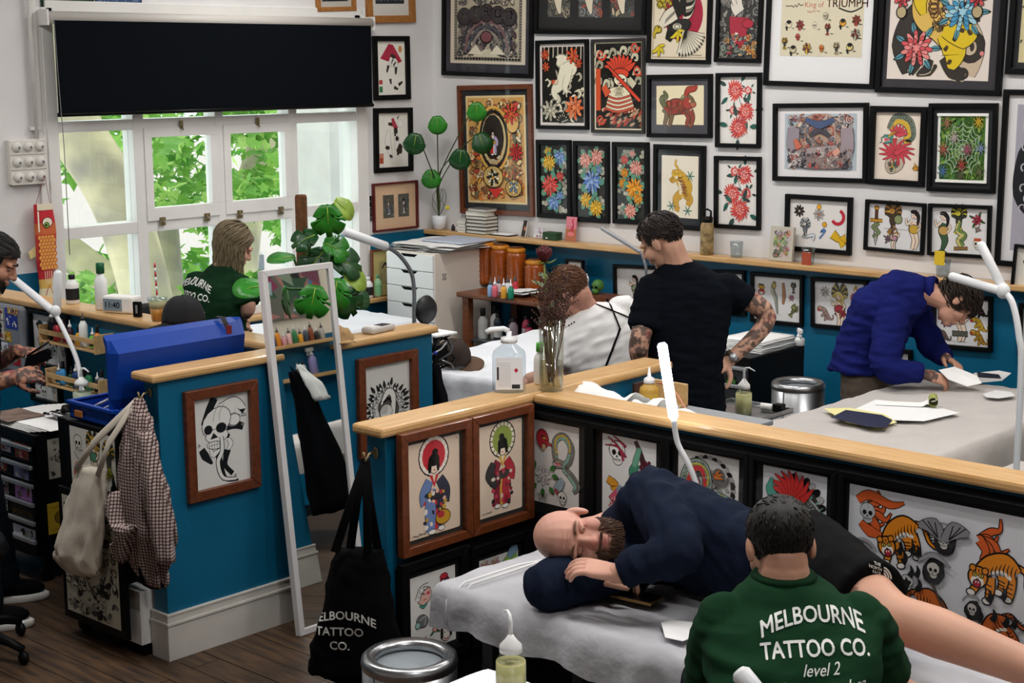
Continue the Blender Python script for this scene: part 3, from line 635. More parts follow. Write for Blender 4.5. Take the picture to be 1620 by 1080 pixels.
picture('print','red chrysanthemum spray print in black frame, upper of the two',[(1134,115),(1206,115),(1206,234),(1136,233)],'Y',YF,lambda a:d_peo(a,[(.4,.2,.25),(.74,.2,.1),(.68,.52,.23),(.35,.5,.1),(.5,.76,.27)]),.026,group=GW,paper='#ece8e2',seed=10)
picture('print','orange-red chrysanthemum spray print in black frame, lower of the two',[(1132,246),(1206,248),(1205,364),(1133,360)],'Y',YF,lambda a:d_peo(a,[(.66,.22,.23),(.42,.17,.12),(.36,.52,.24),(.72,.5,.13),(.56,.76,.26)]),.026,group=GW,paper='#ece8e2',seed=11)
def d_flo(a,fl):
 a.rect(0,0,1,1,'#252522')
 for i in range(16):a.cloud(a.R.choice((.1,.3,.75,.9)),.06+.9*a.R.random(),.14,a.R.choice(['#b5b0a0','#c6c1b0','#9c988a']),4)
 for x,y,r,c1,c2 in fl:
  for i in range(5):t=i*1.3+x*7;a.ob(x+r*1.0*math.cos(t),y+r*1.0*math.sin(t)*a.ar(),r*.36,r*.3,'#5f9c80',t,.008)
  a.flower(x,y,r,c1,c2,13,4,o=.008)
YE,PK,RD,BL,OR=('#e3a81f','#f0c648'),('#e58a7a','#f2b3a3'),('#cf3a35','#e8675a'),('#5b83c9','#9db9e3'),('#e58a1f','#f0ab3a')
picture('print','narrow flower print with yellow, red and blue blooms, leftmost of three',[(851,220),(904,222),(908,346),(853,344)],'Y',YF,lambda a:d_flo(a,[(.25,.08,.14,*YE),(.72,.17,.24,*BL),(.3,.25,.26,*YE),(.75,.45,.16,*RD),(.35,.6,.34,*RD),(.75,.75,.15,*BL),(.5,.86,.23,*BL)]),.032,group=GW,mount=(.012,.012,.012,.012),mcol='#1c1c1c',paper='#252522',seed=12)
picture('print','narrow flower print with pink, blue and yellow blooms, middle of three',[(909,222),(965,224),(967,353),(911,350)],'Y',YF,lambda a:d_flo(a,[(.68,.14,.27,*PK),(.25,.19,.24,*PK),(.75,.32,.14,*BL),(.52,.5,.36,*BL),(.3,.77,.24,*YE),(.7,.88,.26,*YE)]),.032,group=GW,mount=(.012,.012,.012,.012),mcol='#1c1c1c',paper='#252522',seed=13)
picture('print','narrow flower print with orange and pink blooms, rightmost of three',[(971,224),(1029,225),(1029,356),(973,353)],'Y',YF,lambda a:d_flo(a,[(.24,.16,.16,*RD),(.55,.07,.12,*PK),(.7,.28,.26,*PK),(.25,.35,.16,*OR),(.2,.5,.16,*OR),(.66,.58,.34,*OR),(.8,.72,.18,*OR),(.5,.9,.24,*PK)]),.032,group=GW,mount=(.012,.012,.012,.012),mcol='#1c1c1c',paper='#252522',seed=14)
def d_tig(a):
 O,B='#d6a93a','#8a6a2a'
 a.os([(.4,.06),(.38,.14),(.44,.2),(.46,.27)],[.03,.045,.05,.06],O,.007,oc=B)
 for p,w in(([(.4,.34),(.3,.4),(.24,.36)],[.15,.12,.08]),([(.62,.38),(.72,.44),(.7,.5)],[.16,.12,.08]),([(.68,.62),(.78,.7),(.72,.8)],[.2,.17,.1]),([(.52,.62),(.4,.7),(.42,.84),(.5,.87)],[.2,.17,.13,.1])):a.os(p,w,'#d0a03c',.008,oc=B)
 a.os([(.47,.28),(.55,.38),(.66,.5),(.58,.66)],[.2,.32,.36,.3],O,.008,oc=B);a.stroke([(.5,.4),(.54,.52),(.52,.62)],[.1,.12,.06],'#efe2c0');a.ob(.42,.3,.14,.1,'#dcb13c',.2,.008,B);a.ob(.33,.25,.035,.03,O,0,.006,B);a.ob(.5,.24,.035,.03,O,0,.006,B);a.blob(.38,.29,.016,.012,K);a.blob(.46,.29,.016,.012,K);a.blob(.41,.35,.05,.03,'#f2e8d0')
 for i in range(30):u=a.R.random();x,y=.5+.2*u,.32+.34*u+.1*(a.R.random()-.5);a.stroke([(x-.08,y),(x,y+.015),(x+.07,y-.01)],[.006,.018,.004],a.R.choice(['#7a4218','#5a3a18','#a8662c']),3)
 for x,y in((.28,.82),(.72,.88),(.78,.32)):
  for t in range(6):a.leaf(x,y,.13,t*1.05,'#6fa08c',.22,0)
picture('print','climbing golden tiger on pale paper, black frame behind the standing man',[(1036,227),(1117,231),(1118,365),(1037,360)],'Y',YF,d_tig,.03,mount=(.028,.04,.028,.045),mcol='#2d2f33',group=GW,paper='#efe6d2',seed=15)
def d_tri(a):
 a.scribble(.05,.41,.22,'#5c4a3c',.03,.01);a.text(.4,.42,'King of',.08,'#b5543a');a.scribble(.32,.47,.16,'#a8624a',.015,.006);a.text(.8,.42,'TRIUMPH',.12,'#b23a34',bold=.008);a.os([(.7,.43),(.85,.475),(.98,.42)],.012,K,.002)
 R=a.R
 def head(x,y,c):a.ob(x,y,.035,.035,c,0,.006);a.blob(x,y-.025,.03,.02,K);a.blob(x-.012,y,.006,.006,K);a.blob(x+.012,y,.006,.006,K)
 for i,(x,y)in enumerate([(.1,.62),(.24,.63),(.42,.63),(.58,.68),(.76,.6),(.92,.57),(.22,.77),(.06,.85),(.17,.92),(.34,.9),(.52,.9),(.7,.9),(.86,.88),(.92,.73),(.55,.52)]):
  c=['#e6d9b9','#b0483c','#e6dcc4','#b8503c','#d99a2c','#b0402c','#b0443a','#c9a22e','#cfc4a0','#d8b03c','#d0782c','#cdbb8c','#d6c27a','#bdb69c','#cfc6a8'][i]
  k=i%4
  if k==0:head(x,y,c);a.os([(x-.03,y+.03),(x-.02,y+.08)],[.03,.01],K,.002)
  elif k==1:a.flower(x,y,.05,c,'#8a4030',7,2);a.os([(x,y+.03),(x,y+.07)],.02,c,.004)
  elif k==2:a.skull(x,y,.04,c)
  else:a.bird(x,y,.06,'#3a352c',c)
  a.stroke([(x+.04,y+.05),(x+.07,y+.05)],.008,K,1)
picture('poster_print','white mounted sheet of small heads with red motorcycle lettering, black frame',[(1214,-62),(1391,-62),(1391,139),(1215,137)],'Y',YF,d_tri,.03,mount=(.07,.03,.07,.15),mcol='#ecebea',group=GW,paper='#ddd3b7',seed=16)
def d_koi(a):
 D='#37302b'
 a.os([(.42,.3),(.26,.5),(.2,.7),(.26,.93)],[.2,.3,.32,.2],D,.006);a.os([(.6,.4),(.75,.7),(.72,.94)],[.3,.4,.3],'#cdb79c',.006,oc=D);a.os([(.78,.3),(.84,.5)],[.14,.1],D,.004)
 for p,w in(([(.5,.97-.1),(.42,.92),(.3,.96)],[.02,.1,.03]),([(.56,.8),(.66,.92),(.78,.95)],[.1,.14,.1]),([(.2,.72),(.3,.84),(.24,.95)],[.04,.1,.06]),([(.44,.82),(.4,.9),(.32,.94)],[.05,.09,.03])):a.os(p,w,D,.008,oc='#d9c9b0')
 a.spiral(.8,.72,.13,.09,D,1.3,-1.2);a.spiral(.4,.4,.07,.04,D,1.2);a.spiral(.76,.95,.07,.04,D,1.3,2)
 a.serpent([(.62,.05),(.42,.2),(.38,.4),(.52,.56),(.6,.66)],[.2,.3,.3,.22,.16],'#e0b95e',None,.01,'#5c3a20',None,18)
 for i in range(26):a.ring(.44+.14*a.R.random(),.3+.26*a.R.random(),.018,.007,'#3a2a1a',n=6)
 a.os([(.52,.6),(.66,.74),(.64,.9)],[.08,.24,.06],'#e0c124',.008);a.os([(.54,.57),(.74,.6),(.86,.55)],[.08,.24,.08],'#e0c124',.008);a.os([(.36,.2),(.3,.3),(.34,.42)],[.1,.13,.05],'#e0c124',.008);a.os([(.5,.02),(.4,.16)],[.2,.08],'#e0c124',.008)
 for x,y in((.62,.84),(.58,.72),(.72,.56),(.66,.63),(.5,.08),(.8,.58)):a.blob(x,y,.03,.02,'#4a3a1c',x*9,.4)
 for x,y,c1,c2,r in((.72,.4,'#4a9ac4','#9fd0de',.17),(.29,.72,'#d8565a','#e98d88',.16)):
  for i in range(7):a.leaf(x+r*.85*math.cos(i*.9),y+r*.85*math.sin(i*.9)*a.ar(),r*.65,i*.9,'#5b9cab')
  a.flower(x,y,r,c1,c2,11,4)
 for x in(.12,.86):a.ob(x,.4,.045,.05,'#b9a77e');a.flower(x,.28,.08,'#b8343a','#d8585a',7,2)
 a.blob(.93,.76,.02,.02,'#e08a8a')
picture('print','large yellow koi with blue and pink peonies on pale paper, black frame',[(1392,-75),(1597,-75),(1589,149),(1393,149)],'Y',YF,d_koi,.034,mount=(.03,.04,.05,.045),mcol='#3a373c',group=GW,paper='#e9ddd2',seed=17)
def d_edge(a):a.splash(['#c8b27a','#8d8a5a','#4c5a4a','#b5a05a'],60,.05,.1)
picture('print','black framed print cut off by the right edge beside the yellow koi',[(1600,-60),(1690,-60),(1686,119),(1598,118)],'Y',YF,d_edge,.034,mount=(.03,.03,.03,.03),mcol='#2b2d30',group=GW,paper='#d6c99c',seed=18)
def d_pho(a):
 a.rect(0,0,1,1,'#b9c4ca');a.ob(.5,.5,.44,.34,'#b99a86',0,.004,'#6a5a58')
 a.splash(['#c9b3a8','#8a8488','#5d5c66','#d8c4b4','#a06a58','#77808c','#b0584a'],260,.02,.06,.05,.02,.95,.98,.003,.4)
 a.os([(.3,.1),(.5,.2),(.7,.1)],[.05,.09,.05],'#4d5d80',.004);a.os([(.36,.4),(.5,.3),(.64,.4)],.05,'#4a4850',.004)
 a.os([(.14,.25),(.13,.6),(.2,.8)],[.16,.18,.14],'#9a9098',.004);a.os([(.87,.25),(.88,.6),(.8,.8)],[.16,.18,.14],'#a3949a',.004);a.os([(.14,.83),(.4,.74),(.75,.66)],[.2,.18,.14],'#a99a98',.005,oc='#4a4046');a.os([(.88,.84),(.6,.85),(.3,.88)],[.18,.18,.14],'#8d7a76',.005,oc='#4a4046')
 a.splash(['#c75a52','#55525a','#d8cfc8','#3c3b44','#a8988f'],120,.02,.045,.05,.62,.95,.98,.003,.5)
 a.os([(.72,.64),(.76,.72)],.1,'#d8a08c',.003);a.os([(.22,.62),(.16,.46)],[.1,.05],'#c9705a',.004)
picture('photograph','photo of a heavily tattooed chest with folded arms, black frame hung askew',[(1223,164),(1372,162),(1378,290),(1228,285)],'Y',YF,d_pho,.028,mount=(.05,.035,.05,.045),mcol='#ebe8e8',group=GW,seed=19)
def d_drg(a):
 a.serpent([(.3,.26),(.45,.1),(.7,.15),(.78,.34),(.66,.42),(.8,.44)],[.12,.2,.22,.18,.14,.04],'#7d8a78','#d9b23c',.01,'#2e352c')
 a.serpent([(.46,.4),(.52,.6),(.56,.78),(.36,.86),(.3,.76),(.42,.7)],[.2,.16,.14,.14,.12,.1],'#c7b7a2','#b9484a',.01)
 for i in range(14):t=i*.45;a.os([(.48,.6),(.48+.2*math.cos(t),.58+.1*math.sin(t)),(.48+.4*math.cos(t+.2),.58+.2*math.sin(t+.2))],[.1,.06,.01],'#cf4450',.006)
 for i in range(7):t=-2.6+i*.4;a.os([(.5,.34),(.5+.22*math.cos(t),.34+.16*math.sin(t))],[.09,.02],'#d64a55',.006)
 a.dhead(.32,.4,.16,'#4b8f83','#c43a4a',1,0,'#d8a53a');a.flower(.4,.8,.12,'#5a6a60','#c9b98a',7,2,'#e0a52a');a.flames(.86,.84,.12,'#dc9a30',5,-.9,1.2)
picture('print','coiled red and green dragon on cream paper, narrow black frame',[(1378,167),(1468,169),(1465,296),(1377,291)],'Y',YF,d_drg,.034,group=GW,paper='#efe0cf',seed=20)
def d_spi(a):
 a.rect(.055,.04,.945,.96,'#4f7a2c');a.splash(['#3f6a26','#6a9438','#2f5524','#86a848','#4c8040'],220,.04,.09,.06,.045,.94,.955,.003,.2)
 for r in range(5):
  n=12
  for i in range(n):t,u=2*PI*i/n,2*PI*(i+1)/n;q=.08+.075*r;a.stroke([(.52+q*math.cos(t),.52+q*1.0*math.sin(t)),(.52+q*.86*math.cos((t+u)/2),.52+q*.86*math.sin((t+u)/2)),(.52+q*math.cos(u),.52+q*math.sin(u))],.011,'#b9cdb0')
 for i in range(12):t=2*PI*i/12;a.stroke([(.52,.52),(.52+.42*math.cos(t),.52+.42*math.sin(t))],.01,'#a9c4a4',1)
 for x,y,c in((.2,.14,'#a87c54'),(.82,.12,'#d8b02c'),(.14,.84,'#4f78a8'),(.86,.84,'#6f7a4a'),(.88,.5,'#7f93b0'),(.14,.52,'#b0604a'),(.35,.35,'#c9b8b0'),(.62,.52,'#a85a6c'),(.5,.9,'#5c5c44'),(.52,.74,'#a04038')):
  a.ob(x,y,.05,.04,c,x*7,.01)
  for i in range(8):t=i*PI/4+.3;a.os([(x,y),(x+.07*math.cos(t),y+.07*math.sin(t)),(x+.12*math.cos(t+.3),y+.11*math.sin(t+.3))],[.02,.014,.005],c,.004)
 a.rect(0,0,1,.0398,'#eeeee6');a.rect(0,.96,1,1,'#eeeee6')
picture('print','green spider web print with white margin and dark mount, black frame',[(1471,163),(1580,163),(1577,306),(1470,302)],'Y',YF,d_spi,.026,mount=(.026,.03,.03,.028),mcol='#25262a',group=GW,paper='#eeeee6',seed=21)
def d_bp(a):
 a.rect(0,0,1,1,'#a9a6b2');a.os([(.55,.12),(.3,.35),(.25,.6),(.5,.75)],[.2,.5,.5,.3],'#1f1e24',.004)
 for i in range(9):
  for j in range(4):a.spiral(.2+.2*j+.08*(i%2),.14+.07*i,.09,.03,'#b9b8be',.8,2)
 [a.scribble(.3,.82+.03*i,.16,K,.02,.012)for i in range(3)]
picture('print','tall scale-patterned print with pale mount cut off by the right edge',[(1588,142),(1720,142),(1708,432),(1578,418)],'Y',YF,d_bp,.03,mount=(.05,.05,.05,.06),mcol='#e4e2e2',group=GW,paper='#a9a6b2',seed=22)
def d_f1(a):
 a.flower(.16,.25,.09,'#2b2624','#5a4a44',9,3,'#e0d2bd');a.flower(.5,.3,.09,'#b9b4ae','#d8d4ce',8,3,'#c9482e');a.ob(.5,.14,.035,.035,'#e5a62a',0,.006);a.ob(.6,.5,.035,.035,'#e5a62a',0,.006);a.ring(.82,.33,.1,.05,'#c02c3c',-1.2,2.6)
 a.os([(.6,.58),(.54,.66),(.62,.62),(.52,.8)],.02,'#5a86c4',.004);a.bird(.27,.6,.15,'#6f7476','#c9cbc9');a.os([(.74,.68),(.86,.8)],[.14,.08],'#e0b324',.008);a.os([(.86,.8),(.97,.76)],[.04,.14],'#e0b324',.006);a.os([(.86,.8),(.93,.92)],[.04,.1],'#e0b324',.006);a.os([(.3,.78),(.42,.74),(.4,.86)],[.02,.05,.02],'#dfe6ea',.006)
picture('flash_sheet','flash sheet with crane, red ring and yellow fish, behind the acrylic print',[(1244,305),(1350,313),(1349,403),(1245,396)],'Y',YF,d_f1,.028,group=GW,paper='#ebe7e2',seed=23)
def d_f2(a):
 a.dagger(.14,.5,.33);a.bird(.45,.3,.27,'#4a3a2a','#b9853a');a.ob(.55,.33,.07,.07,'#8f9a6a');a.lady(.84,.52,.36,'#c9a23c','#2a1c16',tail=None);a.lady(.5,.76,.2,'#b98a9a','#6a4a3a',fl=-1);a.rose(.38,.78,.06,'#a9808a','#8a6470');a.scribble(.3,.55,.45,'#8a8580',.01,.004);a.scribble(.74,.12,.2,K,.01,.004)
picture('flash_sheet','flash sheet with dagger, eagle and standing woman, middle of the lower row',[(1371,315),(1466,321),(1464,404),(1370,394)],'Y',YF,d_f2,.02,group=GW,paper='#e6e4e4',seed=24)
def d_f3(a):
 a.lady(.2,.52,.36,'#c9a05a','#1d1614',tail='#3c5a3c');a.bird(.48,.25,.24,'#3a382c','#c9c23c');a.serpent([(.5,.3),(.46,.5),(.58,.6),(.5,.72),(.55,.85)],[.06,.08,.1,.12,.1],'#6f8a4c','#cfc27a',.008);a.os([(.4,.9),(.65,.88)],.05,'#8a6a3c',.006);a.rose(.8,.25,.09,'#a8243a','#c94a5a');a.skull(.82,.76,.1,'#e9e2d2');a.stroke([(.76,.68),(.88,.68)],.05,'#c2562c',1);a.rose(.82,.45,.04,'#d8b0a8','#e8ccc4');a.scribble(.06,.14,.16,'#8a8580',.01,.004)
picture('flash_sheet','flash sheet with mermaid, serpent and red rose, rightmost of the lower row',[(1471,321),(1571,325),(1568,409),(1470,403)],'Y',YF,d_f3,.02,group=GW,paper='#e8e5e3',seed=25)
GD='flash sheets on the teal dado'
def d_g0(a):a.lady(.3,.5,.2,'#8a9a7a');a.bird(.7,.4,.15,'#b0b0a8','#cfcfc8');a.flower(.6,.75,.1,'#c8b8b0','#dcd0c8',8,2)
picture('flash_sheet','pale flash sheet under the ledge, behind the bowed head of the man in white',[(973,417),(1075,423),(1075,497),(974,490)],'Y',YF-.004,d_g0,.022,group=GD,paper='#e4e4e2',seed=26)
picture('flash_sheet','flash sheet under the ledge mostly hidden by the man in black',[(1088,424),(1183,428),(1181,499),(1088,493)],'Y',YF-.004,lambda a:(a.rose(.3,.4,.1),a.dagger(.65,.5,.2)),.022,group=GD,paper='#e4e4e2',seed=27)
def d_g1(a):
 a.at(.15,.3,.14);a.ob(0,-.3,.5,.3,'#c9a23c',.3,.012);a.os([(-.4,-.6),(.4,-.5)],.12,'#4a4a42',.01);a.ob(0,.4,.5,.36,'#b8343c',0,.012);a.poly([(-.4,.4),(.4,.4),(0,.8)],'#e6ddd0');a.home()
 a.serpent([(.44,.1),(.4,.3),(.46,.5),(.5,.85)],[.04,.08,.07,.02],'#8b8f80','#c9c4b0',.008);a.ob(.42,.2,.04,.05,'#c9b46a');a.os([(.62,.12),(.64,.4),(.62,.62)],[.03,.07,.03],'#b07850',.008);a.bird(.84,.22,.1,'#33342f','#6a6a60');a.flower(.8,.45,.06,'#c98a9c','#a86a80',6,2);a.bird(.84,.74,.13,'#5f6a34','#a0a468',rot=.6);a.rose(.2,.68,.07,'#5a5c50','#8a8c70');a.scribble(.36,.86,.24,'#a09a94',.008,.003)
picture('flash_sheet','flash sheet with coiled snakes, birds and cowboy skull under the ledge',[(1190,429),(1274,436),(1272,516),(1190,508)],'Y',YF-.004,d_g1,.022,group=GD,paper='#e9e7e6',seed=28)
def d_g2(a):
 a.at(.2,.24,.1);a.flower(0,0,1,'#c9c4be','#9a948e',9,3);a.home();a.panther(.2,.74,.18,'#a88a80',sp='#6a5a54');a.bird(.5,.4,.28,'#b9a24a','#4c4636');a.lady(.48,.62,.34,'#a8283a','#d8c06a');a.rose(.56,.72,.07,'#a8243a','#c23a44');a.figure(.82,.36,.15,'#b84a44','#3a3a34','#d8b23c','#b0923c');a.rose(.8,.8,.06,'#b9a03c','#8a7a30');a.scribble(.56,.95,.28,'#a09a94',.008,.003)
picture('flash_sheet','flash sheet with winged woman and red rose under the ledge, partly behind the blue shirt',[(1286,437),(1375,444),(1374,523),(1285,517)],'Y',YF-.004,d_g2,.022,group=GD,paper='#e9e7e6',seed=29)
def d_g3(a):
 a.panther(.8,.2,.19,'#1f1c1c',sp='#b03a44');a.panther(.8,.52,.19,'#c9a22e',sp='#5a4518');a.panther(.8,.8,.19,'#b98a2a',sp='#4a3818');a.lady(.45,.46,.4,'#c9b8a0','#8a3030');a.os([(.3,.75),(.6,.75)],.08,'#5a5a50',.01);a.panther(.15,.5,.14,'#5a4a74');a.panther(.15,.8,.14,'#6a5a52');a.scribble(.3,.92,.3,'#8a8580',.01,.004)
picture('flash_sheet','flash sheet of big cats behind the face of the man in the blue shirt',[(1476,464),(1573,469),(1571,556),(1478,548)],'Y',YF-.004,d_g3,.022,group=GD,paper='#e8e6e6',seed=30)
picture('flash_sheet','flash sheet under the ledge cut off by the right edge of the frame',[(1614,478),(1700,486),(1698,570),(1613,562)],'Y',YF-.004,d_f3,.022,group=GD,paper='#e8e6e6',seed=31)
picture('flash_sheet','flash sheet glimpsed low between the arms of the man in blue',[(1392,548),(1446,553),(1444,640),(1391,634)],'Y',YF-.004,d_g1,.022,group=GD,paper='#e8e6e6',seed=32)
GV='pictures on the window wall'
def d_cow(a,hat):
 if hat:
  a.poly([(.44,.05),(.6,.07),(.9,.38),(.74,.42),(.58,.25),(.42,.38),(.14,.32)],'#b02a44');a.os([(.5,.28),(.62,.3),(.6,.45)],.1,'#3a3430',.004);a.os([(.5,.3),(.55,.4),(.66,.4),(.66,.62)],[.05,.2,.18,.05],'#f1eee6',.006)
  for p in([(.42,.45),(.36,.58)],[(.68,.48),(.67,.62)],[(.47,.7),(.5,.8)],[(.6,.86),(.74,.9)],[(.76,.82),(.9,.76)]):a.stroke(p,[.09,.05],'#2a2622',2)
  a.blob(.84,.15,.06,.09,'#d08a4a');a.rect(.08,.72,.2,.8,'#b5402e');a.rect(.09,.84,.2,.95,'#3a7a4c')
 else:
  a.os([(.4,.3),(.34,.5),(.4,.7),(.46,.85)],[.06,.18,.14,.04],'#f1eee6',.006);a.os([(.56,.35),(.64,.5),(.6,.7)],[.1,.14,.08],'#f1eee6',.006);a.ob(.76,.2,.1,.09,'#f2efe8',0,.004);a.os([(.36,.2),(.6,.22)],[.06,.1],'#3a322c',.004);a.os([(.5,.1),(.56,.22),(.64,.3)],[.07,.12,.1],'#b53a4c',.004);a.stroke([(.66,.12),(.7,.06)],.03,'#2a2622',2)
  for x,y,r in((.6,.33,.06),(.64,.48,.05),(.32,.64,.05),(.44,.8,.04),(.72,.68,.09),(.58,.4,.03)):a.blob(x,y,r,r*1.4,'#2a2622',x*5,.5)
  a.rect(.06,.74,.2,.93,'#c98a7a');a.rect(.08,.82,.18,.92,'#a8482c')
picture('print','upper print with dancing legs under a red cape, black frame beside the window',[(588,57),(645,57),(646,157),(589,159)],'X',XW,lambda a:d_cow(a,True),.036,group=GV,paper='#efece2',seed=33)
picture('print','lower print of a dancing spotted cow, black frame beside the window',[(588,171),(649,170),(651,270),(592,274)],'X',XW,lambda a:d_cow(a,False),.036,group=GV,paper='#efece2',seed=34)
def d_uki(a):
 for x,c in((.22,'#4a5a6c'),(.58,'#6a7064')):a.rect(x,.24,x+.26,.76,'#57584f');a.figure(x+.13,.54,.1,c,'#3d4a66','#a8704a');a.splash(['#3f4a5c','#8a8672','#6a4a3c'],14,.02,.04,x,.24,x+.26,.76,.003,.4)
picture('print','two small woodblock prints on a peach mount in thin dark red frame',[(588,291),(659,284),(658,360),(588,367)],'X',XW,d_uki,.014,mat('dark_red_lacquer','#5a1a1a',.3),group=GV,paper='#d8b694',seed=35)
OAK=wood('honey_oak','#a87038','#8f5c2c',6,(8,8,8),.45)
def d_bars(a):
 a.rect(.12,0,.88,.68,'#2a2c33')
 for i in range(8):a.rect(.17+.09*i,0,.2+.09*i,.6,'#8a8f9a' if i%2 else '#5a5e68')
picture('print','dark barred print on white mount in oak frame above the cape print',[(577,-45),(653,-45),(653,36),(577,36)],'X',XW,d_bars,.05,OAK,group=GV,paper='#d8d4cc',seed=36)
picture('print','small dark print in oak frame above the roller blind',[(497,-40),(559,-40),(559,17),(498,19)],'X',XW,lambda a:a.rect(.1,0,.9,.8,'#23252b'),.03,OAK,group=GV,paper='#bdb8ae',seed=37)
def d_maze(a):
 for i in range(60):
  x,y=.03+.94*a.R.random(),.03+.94*a.R.random();l=.12
  a.stroke([(x,y),(min(x+l,.97),y),(min(x+l,.97),min(y+l,.97))]if i%2 else[(x,y),(x,min(y+l,.97)),(max(x-l,.03),min(y+l,.97))],.014,'#7f97b8',1)
picture('panel','blue maze-patterned panel above the blind',[(149,-60),(222,-58),(222,25),(149,23)],'X',XW,d_maze,.004,mat('slate_blue','#2b3d5c',.6),group=GV,paper='#33496b',seed=38,glass=False,cat='wall panel',depth=.012)
picture('panel','dark green panel above the left end of the blind',[(62,-60),(146,-58),(146,22),(62,20)],'X',XW,None,.004,mat('deep_green','#0e3020',.6),group=GV,paper='#0f3322',glass=False,cat='wall panel',depth=.012)
def d_pan(a):
 W,B,G='#f2f1ec','#151515','#8d8d8b'
 a.os([(.4,.02),(.3,.14),(.18,.3)],[.13,.12,.07],B,.003);a.os([(.14,.56),(.2,.64),(.32,.74)],[.1,.13,.03],B,.003)
 a.os([(.42,.62),(.46,.75),(.55,.94),(.78,.985)],[.09,.1,.06,.02],B,.003);a.os([(.6,.62),(.55,.78),(.68,.9)],[.12,.07,.07],B,.003)
 a.os([(.55,.2),(.75,.14),(.9,.22)],[.3,.24,.14],W,.012);a.os([(.6,.36),(.76,.36),(.9,.4)],[.12,.12,.1],B,.003);a.ob(.72,.3,.13,.1,G,0,.003);a.ob(.74,.3,.1,.08,W,0,.0);a.os([(.55,.3),(.56,.42),(.64,.48)],[.14,.1,.05],B,.003)
 a.ob(.42,.29,.27,.2,W,-.5,.012);a.ob(.42,.44,.2,.1,W,0,.01);a.blob(.27,.36,.075,.07,B);a.ob(.5,.36,.095,.075,B,0,.012,'#dddad2');a.poly([(.36,.4),(.3,.47),(.44,.46)],B)
 a.ob(.38,.54,.14,.055,W,.1,.01)
 for i in range(5):a.stroke([(.28+.045*i,.5),(.28+.045*i,.58)],.006,B,1)
 a.stroke([(.26,.54),(.5,.535)],.006,B,1);a.os([(.3,.58),(.34,.64),(.46,.6)],[.03,.09,.03],W,.008);a.os([(.5,.46),(.5,.62),(.42,.74),(.5,.92),(.74,.965)],[.05,.06,.06,.05,.03],W,.012)
 a.os([(.62,.5),(.66,.56),(.6,.62)],[.05,.08,.03],W,.008);a.os([(.46,.1),(.38,.2),(.36,.28)],.008,G,.0);a.os([(.56,.1),(.48,.2),(.47,.28)],.008,G,.0)
 for x,y,t in((.86,.37,0),(.12,.52,3.6),(.42,.03,-1.2),(.7,.92,.2)):
  for i in range(4):a.stroke([(x,y),(x+.05*math.cos(t+(i-1.5)*.4),y+.05*math.sin(t+(i-1.5)*.4)*a.ar())],.008,G,1)
 a.poly([(.82,.2),(.95,.2),(.9,.25)],B);a.blob(.82,.19,.012,.008,B);a.os([(.86,.26),(.96,.27)],[.05,.02],'#b9b9b6',.006)
picture('framed_print','black and white panther skull print in brown wooden frame, left of the mirror',[(288,616),(404,601),(406,767),(294,797)],'X',-5.18,d_pan,.042,REDWOOD,paper='#e7e5e0',seed=39,tilt=False)
def d_cat(a):
 for i in range(34):
  t=i*2.4;r=.3+.1*a.R.random();x,y=.5+r*math.cos(t)*1.0,.56+r*.78*math.sin(t)*.9
  a.leaf(x,y,.13,t,'#2b2b2a');
 for i in range(13):t=i*2*PI/13;a.flower(.5+.33*math.cos(t),.58+.25*math.sin(t),.085,'#efeeea','#c9c8c4',6,1,'#222')
 a.ob(.52,.56,.22,.17,'#55534f',.4);a.os([(.36,.5),(.5,.36),(.62,.42),(.6,.7)],[.03,.1,.1,.08],'#e8e6e1',.012);a.os([(.4,.48),(.52,.44),(.58,.5)],[.03,.06,.02],K,.0);a.ob(.46,.6,.13,.12,'#dedcd6',0,.01)
 for i in range(6):a.stroke([(.36+.03*i,.5),(.36+.02*i,.62)],.008,'#666',1)
picture('framed_print','black and white bird in a flower wreath print, brown wooden frame right of the mirror',[(560,568),(656,551),(658,700),(566,729)],'X',-5.18,d_cat,.042,REDWOOD,paper='#dfddd8',seed=40,tilt=False)
def d_gs1(a):
 a.rect(-.03,-.02,1.03,1.02,'#33302c');a.poly([(.02,0),(.98,0),(1,.015),(1,.985),(.98,1),(.02,1),(0,.985),(0,.015)],'#e5cfb8')
 a.figure(.5,.62,.45,'#6f86b8','#3a3d4c','#38363a',parasol=('#c8333c','#f0e2d0',False),trim='#c8333c',pat=['#eae2d4','#2f3240','#b83a44','#c9a13c','#e8b9a4'])
 a.ob(.66,.84,.14,.1,'#c9982c',0,.012);a.blob(.62,.81,.07,.05,'#b8343c');a.text(.94,.045,'72',.05,'#6a5a4a');a.scribble(.06,.965,.26,'#2a2622',.018,.008)
def d_gs2(a):
 a.rect(-.03,-.02,1.03,1.02,'#33302c');a.poly([(.02,0),(.98,0),(1,.015),(1,.985),(.98,1),(.02,1),(0,.985),(0,.015)],'#e5cfb8')
 a.figure(.55,.60,.45,'#b8303c','#8a2c3a','#45403e',fl=-1,parasol=('#8fa04c','#efe6cc',True),trim='#d8a83c',pat=['#c8485a','#2f2c30','#e2c9b4','#8a2230'])
 a.os([(.34,.42),(.26,.55),(.4,.7)],[.1,.2,.06],'#3c3a3a',.01);a.blob(.33,.6,.05,.03,'#e6dcc8');a.text(.94,.045,'71',.05,'#6a5a4a');a.scribble(.06,.955,.24,'#2a2622',.018,.008)
GG='kimono prints on the end partition'
picture('framed_print','kimono figure with red parasol, deep brown wooden frame, left of the pair',[(626,686),(737,661),(741,847),(629,882)],'X',-3.79,d_gs1,.032,REDWOOD,mount=(.014,.016,.014,.016),mcol='#2c2a28',paper='#33302c',group=GG,seed=41,tilt=False,depth=.03)
